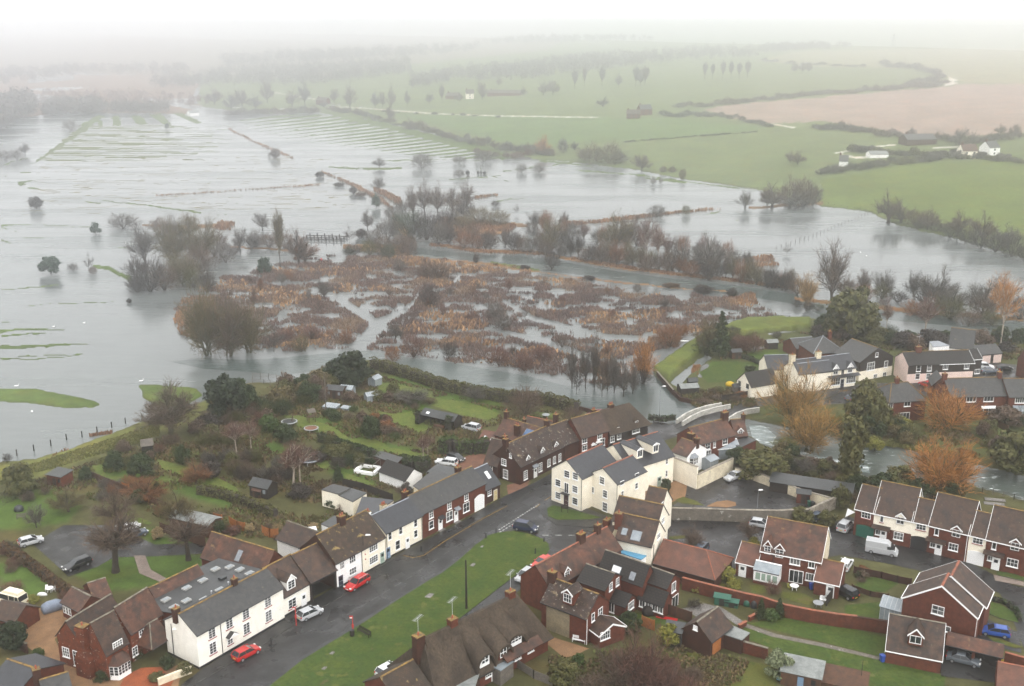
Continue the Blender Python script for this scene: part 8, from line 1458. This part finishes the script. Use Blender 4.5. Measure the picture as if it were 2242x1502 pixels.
# ================================================================ street furniture
def post(name,label,p,h,m_='black_trim',r_=.06,cat='post',group=None,z=Z0+.1,arm=0,head=None,lm=None):
 c=G(p,z);r=empty(name,tuple(c),0,label,cat,group,lm);m=MB();m.tube((0,0,-.1),(0,0,h),r_*1.3,r_*.8,8);m.build('pole',m_,r)
 if arm:m=MB();m.tube((0,0,h-.1),(arm,0,h+.1),r_*.7,n=6);m.build('arm',m_,r);m=MB();m.loft([[(arm-.1,-.16,h+.02),(arm+.75,-.12,h+.06),(arm+.75,.12,h+.06),(arm-.1,.16,h+.02)],[(arm,-.1,h+.2),(arm+.65,-.08,h+.2),(arm+.65,.08,h+.2),(arm,.1,h+.2)]]);m.build('lantern','plastic_white',r)
 return r
r=post('street_lamp','street lamp with two triangular warning signs in front of the cream cottage',B(1682,575),6.6,arm=.5,cat='street lamp',lm='street lamp with warning signs')
for z_ in(2.6,3.5):m=MB();m.loft([[(-.42,y,z_-.3),(.42,y,z_-.3),(0,y,z_+.42)]for y in(-.12,-.08)]);s_=m.build('warning_sign','metal_red',r);m=MB();m.face([(-.26,-.125,z_-.2),(.26,-.125,z_-.2),(0,-.125,z_+.24)]);m.build('sign_face','plastic_white',s_)
post('street_lamp','tall street lamp beside the water at the bridge',G4(1102,245),7.5,'metal_grey',arm=.5,cat='street lamp');post('street_lamp','short lamp standing in the walled car park',E(857,210),3.6,'metal_grey',.04,arm=.1,cat='street lamp');post('wall_lamp_post','thin lamp pole against the gable of the long cream building',A(1628,1240),4.5,'black_trim',.04,arm=.2,cat='lamp');post('telegraph_pole','tall dark telegraph pole standing on the green',Cc(1200,868),8.2,'wood_dark',.14,cat='pole',lm='telegraph pole');post('garden_pole','thin dark pole at the edge of the lower lawn',E(1608,1502),4.0,'black_trim',.04,cat='pole');post('telegraph_pole','thin pole with pale flagstaff among the garden trees',G2(990,560),9,'wood_grey',.1,cat='pole')
for lb,p in(('red post with a small sign on the pavement beside the silver hatchback',B(1122,1010)),('red post with a sign flag at the edge of the green by the bench',B(1590,1085))):
 r=post('bus_stop_post',lb,p,3.0,'metal_red',.07,cat='sign post',lm='red bus stop post' if 'green' in lb else None);m=MB();m.box(-.45,.1,-.03,.03,2.6,3.05);s_=m.build('sign_plate','metal_red',r);m=MB();m.box(-.4,.05,-.04,-.03,2.65,2.85);m.build('sign_face','plastic_white',s_);m=MB();m.box(-.15,.15,-.06,.0,1.2,1.7);m.build('timetable_case','metal_red',r)
c=G(B(1582,1095),Z0+.11);r=empty('litter_bin',tuple(c),0,'dark round litter bin beside the red bus stop post','litter bin');m=MB();m.tube((0,0,0),(0,0,.85),.32,.36,10);m.build('bin_body','wood_dark',r);m=MB();m.tube((0,0,.85),(0,0,.93),.38,.38,10);m.build('bin_rim','black_trim',r)
def bench(label,p,rz,m_,w_=1.9,z=Z0+.11):
 r=empty('park_bench',tuple(G(p,z)),math.radians(rz),label,'bench',lm=None)
 m=MB();[m.box(-w_/2,w_/2,y,y+.11,.42,.46)for y in(-.22,-.08,.06)];m.build('seat',m_,r);m=MB();[m.box(-w_/2,w_/2,.2,.24,z_,z_+.1)for z_ in(.55,.7,.85)];m.build('backrest',m_,r)
 for x in(-w_/2+.05,w_/2-.1):
  for y in(-.22,.18):m=MB();m.box(x,x+.07,y,y+.07,0,.95 if y>0 else.62);m.build('leg',m_,r)
  m=MB();m.box(x,x+.07,-.24,.22,.6,.66);m.build('armrest',m_,r)
bench('dark wooden bench on the green facing the street',B(1680,1085),-42,'wood_dark',2.6);bench('white garden bench against the lichen-roofed cottage',D(625,1145),-20,'plastic_white',2.0,Z0+.04);bench('low wooden bench on the small park lawn',(47,1136),15,'wood_grey',1.6,Z0)
for i,(lb,p)in enumerate((('black bollard on the pavement by the long cream building',(594,1410)),('black bollard on the kerb below the blue door',(922,1207)),('black bollard at the narrow end of the green',(1064,1178)),('black bollard beside the give way markings',(1086,1167)),('black bollard on the rounded end of the green near the people carrier',(1191,1186)),('small bollard on the green near the faded red saloon',(1172,1212)))):post('bollard',lb,p,1.0,'black_trim',.09,'bollard','bollards of the street')
r=empty('village_sign',tuple(G((1236,1122),Z0+.19)),-.3,'small dark notice board on the grass by the cream block','sign');m=MB();m.box(-.6,.6,-.04,.04,.75,1.25);m.build('board','wood_dark',r);[(m:=MB(),m.box(x-.04,x+.04,-.04,.04,0,1.3),m.build('post','wood_dark',r))for x in(-.6,.6)]
# ================================================================ garden things
def tramp(label,p,rad,lm):
 r=empty('trampoline',tuple(G(p,Z0)),0,label,'trampoline',lm=lm);m=MB();n=24;m.loft([[(math.cos(6.2832*i/n)*rad*q,math.sin(6.2832*i/n)*rad*q,z_)for i in range(n)]for q,z_ in((1,.72),(1,.82),(.84,.84))],cap=False);m.build('padded_rim','metal_grey' if 'blue' not in label else 'lead',r)
 m=MB();m.face([(math.cos(6.2832*i/n)*rad*.85,math.sin(6.2832*i/n)*rad*.85,.78)for i in range(n)]);m.build('jump_mat','gravel_red' if 'reddish' in label else 'plastic_black',r)
 for i in range(4):a=i*1.57;m=MB();m.tube((math.cos(a)*rad*.95,math.sin(a)*rad*.95,0),(math.cos(a)*rad*.95,math.sin(a)*rad*.95,.75),.04,n=5);m.build('leg','steel',r)
tramp('dark round trampoline on the far lawn of the back gardens',G2(690,675),1.8,'dark trampoline');tramp('reddish round trampoline near the clipped shrubs',G2(870,730),1.6,'reddish trampoline');tramp('large trampoline with a pale blue rim behind the birch',G2(855,985),2.2,'blue-rimmed trampoline')
shed('summer_house','dark summer house with white windows below the birches',G2(480,1250),4.2,3.0,2.2,1.0,-25,'wood_dark','felt',win=2,lm='dark summer house');shed('play_house','small brown playhouse with a curved roof by the summer house',G2(440,1265),1.8,1.4,1.5,.6,-25,'wood_brown','tile_rust');shed('garden_shed','red-brown shed with a grey flat roof beside the left bank',G1(500,1160),3.6,3.0,2.2,.3,-22,'brick','felt',pent=True,lm='red shed by the bank');shed('garden_shed','garden shed with a white windowed front near the big evergreen',G2(1080,445),4.4,3.2,2.2,.7,-15,'wood_brown','felt',win=2,lm='shed by the round evergreen');shed('greenhouse','glass greenhouse joined to the shed by the round evergreen',G2(1170,435),3.0,2.4,2.0,.6,-15,glazed=True,cat='greenhouse',lm='greenhouse');shed('greenhouse','small greenhouse on the allotment beyond the sheds',G2(1365,480),2.8,2.0,1.7,.6,30,glazed=True,cat='greenhouse');shed('greenhouse','greenhouse frame beside the long waterside hedge',G2(1395,350),2.6,2.2,1.9,.6,60,glazed=True,cat='greenhouse')
shed('cold_frame','pale glass cold frame on the garden plot',G2(1035,545),3.2,2.2,.7,.25,-20,glazed=True,pent=True,cat='cold frame');shed('cold_frame','small white cold frame next to the garden plot',G2(1155,552),1.8,1.2,.5,.2,-20,glazed=True,pent=True,cat='cold frame');shed('long_garden_shed','long brown shed with a pale grey roof beside the tarmac path',B(300,220),8.5,3.6,2.3,.5,-24,'wood_brown','corrugated',lm='long pale-roofed shed');shed('garden_gazebo','little grey hexagonal gazebo at the end of the bank',G1(1215,900),2.2,2.2,1.9,1.0,20,'wood_dark','wood_grey');shed('car_park_shed','small red-brown shed in the walled car park',E(1190,160),2.4,2.0,2.0,.5,-15,'brick','felt',lm='red shed in the car park');shed('black_roofed_store','long low store with a black felt roof behind the cream wall',(1775,1082),15,3.4,2.0,.6,-22,'wood_dark','felt',pent=True,lm='long black store')
shed('garden_store','green plastic garden store on the paved yard',E(603,905),2.3,1.3,1.4,.4,-20,'plastic_green','plastic_green',lm='green garden store');shed('garden_store','smaller green garden store beside the first',E(672,920),1.9,1.1,1.0,.3,-20,'plastic_green','plastic_green');shed('timber_shed','old timber shed with a corrugated roof and blue door below the pale bush',E(1180,1470),5.2,3.6,2.1,.5,-22,'wood_brown','corrugated',door='door_blue',pent=True,lm='corrugated timber shed');shed('framed_shelter','long brown framed shelter at the bottom of the lower lawn',E(1440,1502),7.5,4.0,1.4,.3,-22,'wood_brown','wood_brown',pent=True,lm='long brown shelter');shed('dark_shed','black shed beside the yellow-green bush',D(1400,1160),2.4,2.2,2.6,.4,-20,'wood_dark','felt',pent=True)
for lb,p,w_,m_ in(('brown shed on the north lawn behind the hedge',G5(985,485),2.6,'wood_brown'),('dark shed with a pale roof beside the north bank pond',G5(1352,385),3.0,'wood_dark'),('dark green domed shed by the flood wall',G5(540,790),2.2,'wood_dark'),('low shed with a pale corrugated roof behind the flood wall',G5(495,850),4.4,'wood_dark'),('small grey shed beside the yellow cover on the north bank',G5(1010,850),2.4,'wood_grey')):shed('garden_shed',lb,p,w_,w_*.75,1.9,.6,10,m_,'corrugated' if 'pale' in lb else 'felt')
def blob(name,label,p,w_,d,h,m_,cat,rz=0,z=Z0,lm=None):
 m=MB();n=12;m.loft([[(math.cos(6.2832*i/n)*w_/2*q*(1+.08*math.sin(i*3)),math.sin(6.2832*i/n)*d/2*q,z_*h)for i in range(n)]for q,z_ in((1,0),(1.02,.3),(.85,.75),(.4,1))]);o=m.build(name,m_,smooth=True);o.location=tuple(G(p,z));o.rotation_euler[2]=math.radians(rz);tag(o,label,cat,lm=lm);return o
blob('yellow_cover','crumpled yellow cover on the ground beside the pink tiled garage',R(1400,1345),4.6,1.8,.5,'plastic_yellow','cover',-8);blob('yellow_cover','bright yellow cover beside the small cream barn',G5(930,770),2.2,2.0,1.0,'plastic_yellow','cover');blob('garden_table_cover','round dark covered barbecue on the small lawn',D(1190,915),1.8,1.6,1.4,'wood_dark','cover');blob('blue_tarpaulin','small crumpled blue tarpaulin below the pale bush',E(1032,1450),1.4,1.0,.4,'tarp_blue','tarpaulin');blob('tent','small dark blue tent on the small park lawn',(42,1118),1.7,1.5,1.1,'slate','tent',lm='little blue tent');blob('water_butt','dark round water butt in the paved yard',E(832,930),1.1,1.1,1.2,'plastic_black','water butt');blob('compost_bin','green compost bin in the paved yard',E(783,915),1.3,1.2,1.1,'plastic_green','bin');blob('gravel_heap','pale reclining white statue on the small lawn',A(395,655),1.6,.6,.5,'plastic_white','garden ornament')
for lb,p,m_ in(('blue bin by the small lawn',D(1130,870),'plastic_blue'),('dark wheelie bin beside the thatched row',Cc(1490,1430),'plastic_black'),('navy wheelie bin beside the dark one at the thatched row',Cc(1540,1420),'plastic_blue'),('blue wheelie bin beside the right annex of the house with two gablets',E(1252,800),'plastic_blue'),('black wheelie bin beside the blue one',E(1275,808),'plastic_black'),('tall dark wheelie bin at the end of the dormer garage',R(437,1325),'plastic_blue'),('dark wheelie bin by the red shed in the car park',E(1235,195),'plastic_green'),('second dark wheelie bin by the red shed in the car park',E(1258,200),'plastic_black')):
 r=empty('wheelie_bin',tuple(G(p,Z0)),.3,lb,'bin','wheelie bins');m=MB();m.loft([[(-x,-y,z_),(x,-y,z_),(x,y,z_),(-x,y,z_)]for x,y,z_ in((.22,.24,.05),(.3,.34,1.0))]);m.build('bin_body',m_ if m_!='plastic_blue' or 'tall' in lb else 'plastic_black' if 'lid' in lb else m_,r);m=MB();m.box(-.32,.32,-.36,.38,1.0,1.08);m.build('lid',m_,r);m=MB();m.tube((-.28,.33,.12),(.28,.33,.12),.12,n=8);m.build('wheel','tyre',r)
def table(label,p,m_,rad=.6,z=Z0+.03,lm=None):
 r=empty('garden_table',tuple(G(p,z)),0,label,'table',lm=lm);m=MB();m.tube((0,0,.68),(0,0,.73),rad,n=16);m.build('table_top',m_,r)
 for i in range(4):a=i*1.57+.7;m=MB();m.tube((math.cos(a)*rad*.7,math.sin(a)*rad*.7,0),(math.cos(a)*rad*.5,math.sin(a)*rad*.5,.68),.04,n=5);m.build('leg',m_,r)
def chair(label,p,m_,rz=0,z=Z0+.03):
 r=empty('garden_chair',tuple(G(p,z)),math.radians(rz),label,'chair','garden chairs');m=MB();m.box(-.25,.25,-.25,.25,.40,.45);m.build('seat',m_,r);m=MB();m.loft([[(-.25,.22,.45),(.25,.22,.45),(.25,.27,.45),(-.25,.27,.45)],[(-.2,.32,.95),(.2,.32,.95),(.2,.36,.95),(-.2,.36,.95)]]);m.build('backrest',m_,r)
 for x in(-.22,.22):
  for y in(-.22,.22):m=MB();m.tube((x,y,0),(x,y,.42),.03,n=5);m.build('leg',m_,r)
table('white round garden table on the lawn below the camper van',A(468,622),'plastic_white',.6);chair('white garden chair beside the white table near the covered car',A(440,615),'plastic_white',20);chair('white garden chair to the right of the white table near the covered car',A(500,618),'plastic_white',-60);table('white round table on the terrace below the patio door',E(1125,800),'plastic_white',.7,lm='white terrace table');chair('lime green chair beside the white terrace table',E(1090,800),'leaf_yellow',30);chair('white plastic chair on the orange boards in the bottom left corner',A(232,1330),'plastic_white',150);table('grey round table below the white chairs of the terrace',E(1300,925),'metal_grey',.8);chair('white metal chair above the grey round table',E(1325,890),'plastic_white',0);chair('second white metal chair above the grey round table',E(1350,893),'plastic_white',20);table('square stone table on the lawn behind the back range',G3(1480,275),'metal_grey',.9)
r=empty('parasol',tuple(G(B(1210,225),Z0+3)),.3,'open white parasol behind the white outhouse','parasol');m=MB();m.tube((0,0,-3),(0,0,.6),.04,n=6);m.build('pole','steel',r);m=MB();m.loft([[(-1.7,-1.7,-.35),(1.7,-1.7,-.35),(1.7,1.7,-.35),(-1.7,1.7,-.35)],[(-.08,-.08,.35),(.08,-.08,.35),(.08,.08,.35),(-.08,.08,.35)]],cap=False);m.build('canopy','plastic_white',r)
r=empty('parasol',tuple(G(R(185,245),Z0+2.2)),.6,'white sail awning beside the green garage house','awning');m=MB();m.loft([[(-1.6,-.8,0),(1.2,-.7,.1),(1.0,.8,.3)],[(-1.6,-.8,.05),(1.2,-.7,.15),(1.0,.8,.35)]]);m.build('canopy','plastic_white',r);[(m:=MB(),m.tube((x,y,-2.2),(x,y,z_),.04,n=5),m.build('pole','steel',r))for x,y,z_ in((-1.6,-.8,0),(1.2,-.7,.1),(1.0,.8,.3))]
r=empty('swing_frame',tuple(G(G2(870,650),Z0)),.5,'timber climbing frame with a little roofed tower','climbing frame',lm='timber climbing frame')
for x,y in((-.7,-.7),(.7,-.7),(.7,.7),(-.7,.7)):m=MB();m.box(x-.06,x+.06,y-.06,y+.06,0,2.5);m.build('post','wood_brown',r)
m=MB();m.box(-.8,.8,-.8,.8,1.2,1.3);m.build('deck','wood_brown',r);m=MB();m.loft([[(-.9,-.9,2.4),(.9,-.9,2.4),(.9,.9,2.4),(-.9,.9,2.4)],[(-.9,-.05,3.1),(.9,-.05,3.1),(.9,.05,3.1),(-.9,.05,3.1)]]);m.build('tower_roof','wood_grey',r);m=MB();m.tube((-.7,0,2.2),(-4.2,0,2.2),.07,n=5);m.build('beam','wood_brown',r);[(m:=MB(),m.tube((-4.2,0,2.2),(-4.4,s_,0),.06,n=5),m.build('leg','wood_brown',r))for s_ in(-.9,.9)]
r=empty('pergola',tuple(G(G2(1335,1060),Z0)),-.35,'bare timber pergola frame on a low white enclosure','pergola',lm='timber pergola')
for s1,s2 in(((-2,-1.6),(2,-1.6)),((2,-1.6),(2,1.6)),((2,1.6),(-2,1.6)),((-2,1.6),(-2,-1.6))):m=MB();m.tube((*s1,2.3),(*s2,2.3),.06,n=4);m.tube((*s1,0),(*s1,2.3),.06,n=4);m.build('frame_bar','wood_grey',r);m=MB();m.tube((*s1,.4),(*s2,.4),.42,n=4);m.build('low_wall','white_paint',r)
o=MB();o.box(-1.6,1.6,-.35,.35,.02,.12);o=o.build('air_bed','plastic_red');o.location=tuple(G(D(1345,950),Z0));o.rotation_euler[2]=-.36;tag(o,'long flat red sheet on the small lawn','sheet')
for lb,p in(('flat concrete slab nearer the river',R(1258,150)),('flat concrete slab beside the first on the river lawn',R(1252,180))):o=MB();o.box(-1.8,1.8,-.6,.6,0,.15);o=o.build('concrete_slab','patio');o.location=tuple(G(p,Z0));o.rotation_euler[2]=-.25;tag(o,lb,'slab','concrete slabs on the river lawn')
random.seed(2)
for i,p in enumerate(((117,716),(184,708),(36,846),(309,835),(70,902),(1897,561),(1884,553),(275,533),(330,533))):q=G(p,0);r=empty('swan',tuple(q),random.uniform(0,6),None,'swan','white birds on the flood');AUTO.append((r,'tiny white bird'));m=MB();m.loft([[(x,math.cos(1.047*j)*w_,.12+math.sin(1.047*j)*w_*.7)for j in range(6)]for x,w_ in((-.6,.03),(-.35,.22),(0,.28),(.35,.2),(.5,.06))]);m.build('body','swan',r,smooth=True);m=MB();m.tube((.42,0,.2),(.55,0,.6),.05);m.tube((.55,0,.6),(.72,0,.58),.06,.03);m.build('neck','swan',r)
o=blob('floating_debris','white patch of foam beside the levee',G5(460,312),2.6,.8,.1,'white_paint','debris',z=0)
def person(label,p,coat):
 c=G(p,.3);r=empty('person',tuple(c),.4,label,'person');m=MB();n=8;rg=lambda z_,a,b,x=0:[(x+math.cos(6.2832*i/n)*a,math.sin(6.2832*i/n)*b,z_)for i in range(n)]
 m.loft([rg(.78,.19,.14),rg(1.05,.20,.15),rg(1.35,.25,.15),rg(1.48,.18,.12),rg(1.52,.07,.07),rg(1.58,.07,.07),rg(1.62,.1,.11),rg(1.74,.1,.11),rg(1.80,.04,.05)]);
 for s_ in(-1,1):m.loft([rg(.0,.06,.1,s_*.12),rg(.45,.07,.08,s_*.11),rg(.85,.1,.11,s_*.09)]);m.loft([rg(.85,.04,.05,s_*.32),rg(1.1,.05,.05,s_*.31),rg(1.42,.07,.07,s_*.23)])
 m.build('body','skin',r);m=MB();m.loft([rg(.70,.22,.17),rg(1.05,.22,.17),rg(1.35,.27,.17),rg(1.5,.19,.14)]);[m.loft([rg(.9,.06,.07,s_*.32),rg(1.1,.07,.07,s_*.31),rg(1.44,.09,.09,s_*.23)])for s_ in(-1,1)];m.build('coat',coat,r);m=MB();[m.loft([rg(.02,.075,.11,s_*.12),rg(.45,.085,.1,s_*.11),rg(.86,.12,.13,s_*.09)])for s_ in(-1,1)];m.build('trousers','trousers',r)
person('person in a red coat standing on the bank by the broken willow',(704,574),'jacket');person('person in a dark coat walking behind the one in red',(719,573),'wood_dark')
# ================================================================ labels for the many: what it looks like and the landmark it stands by
LMP=[(n,q)for n,q,v in LM if-60<q[0]<2300 and-60<q[1]<1560]
LMP+=[(n,p)for n,p in(('rapids',(1690,960)),('road bridge',(1560,910)),('long orange reed line',(1400,478)),('grassy levee',(1600,725)),('big grass island',(110,870)),('ridged meadow',(300,320)),('ploughed field',(1900,240)),('white chalk track',(1100,255)),('far white cottages',(2120,335)),('brick farmhouse',(1400,248)),('slatted sluice',(710,527)),('big marsh willows',(500,770)),('wooded clump in the left flood',(390,560)),('wooded island',(980,490)),('hillside wood',(1300,150)))]
ORD=['','second','third','fourth','fifth','sixth','seventh','eighth','ninth','tenth','eleventh','twelfth','thirteenth','fourteenth','fifteenth','sixteenth','seventeenth','eighteenth','nineteenth','twentieth']
bk={}
bpy.context.view_layer.update()
for o,desc in AUTO:
 q=proj(*wloc(o));n,lp=min(LMP,key=lambda t:math.hypot(t[1][0]-q[0],(t[1][1]-q[1])*1.6));dx,dy=q[0]-lp[0],(q[1]-lp[1])*1.6
 rel=('to the right of' if dx>0 else 'to the left of')if abs(dx)>abs(dy)else('in front of' if dy>0 else 'behind')
 bk.setdefault((desc,rel,n),[]).append((math.hypot(dx,dy),o))
for(desc,rel,n),L_ in bk.items():
 L_.sort(key=lambda t:t[0])
 for i,(d,o)in enumerate(L_):
  s_=f'{desc} {rel} the {n}'
  if len(L_)>1:s_=(f'nearest {desc} {rel} the {n}' if i==0 else f'{ORD[min(i, 19)]} nearest {desc} {rel} the {n}')
  o['label']=s_
  if len(s_.split())>16 or i>19:o['label']=s_.replace('to the ','');print('LONG',s_)
for o in bpy.data.objects:
 if 'ctr' in o:del o['ctr']
 # ================================================================ haze
hb=MB();hb.box(-3000,3000,-40,6700,-1.8,96);hb=hb.build('haze',[]);tag(hb,kind='stuff')
m=bpy.data.materials.new('haze');m.use_nodes=True;t=m.node_tree;t.nodes.clear();o_=t.nodes.new('ShaderNodeOutputMaterial');v_=t.nodes.new('ShaderNodeVolumePrincipled')
v_.inputs['Color'].default_value=(.97,.98,1,1);v_.inputs['Density'].default_value=HAZE_DENSITY;v_.inputs['Anisotropy'].default_value=HAZE_G
t.links.new(v_.outputs[0],o_.inputs['Volume']);hb.data.materials.append(m)
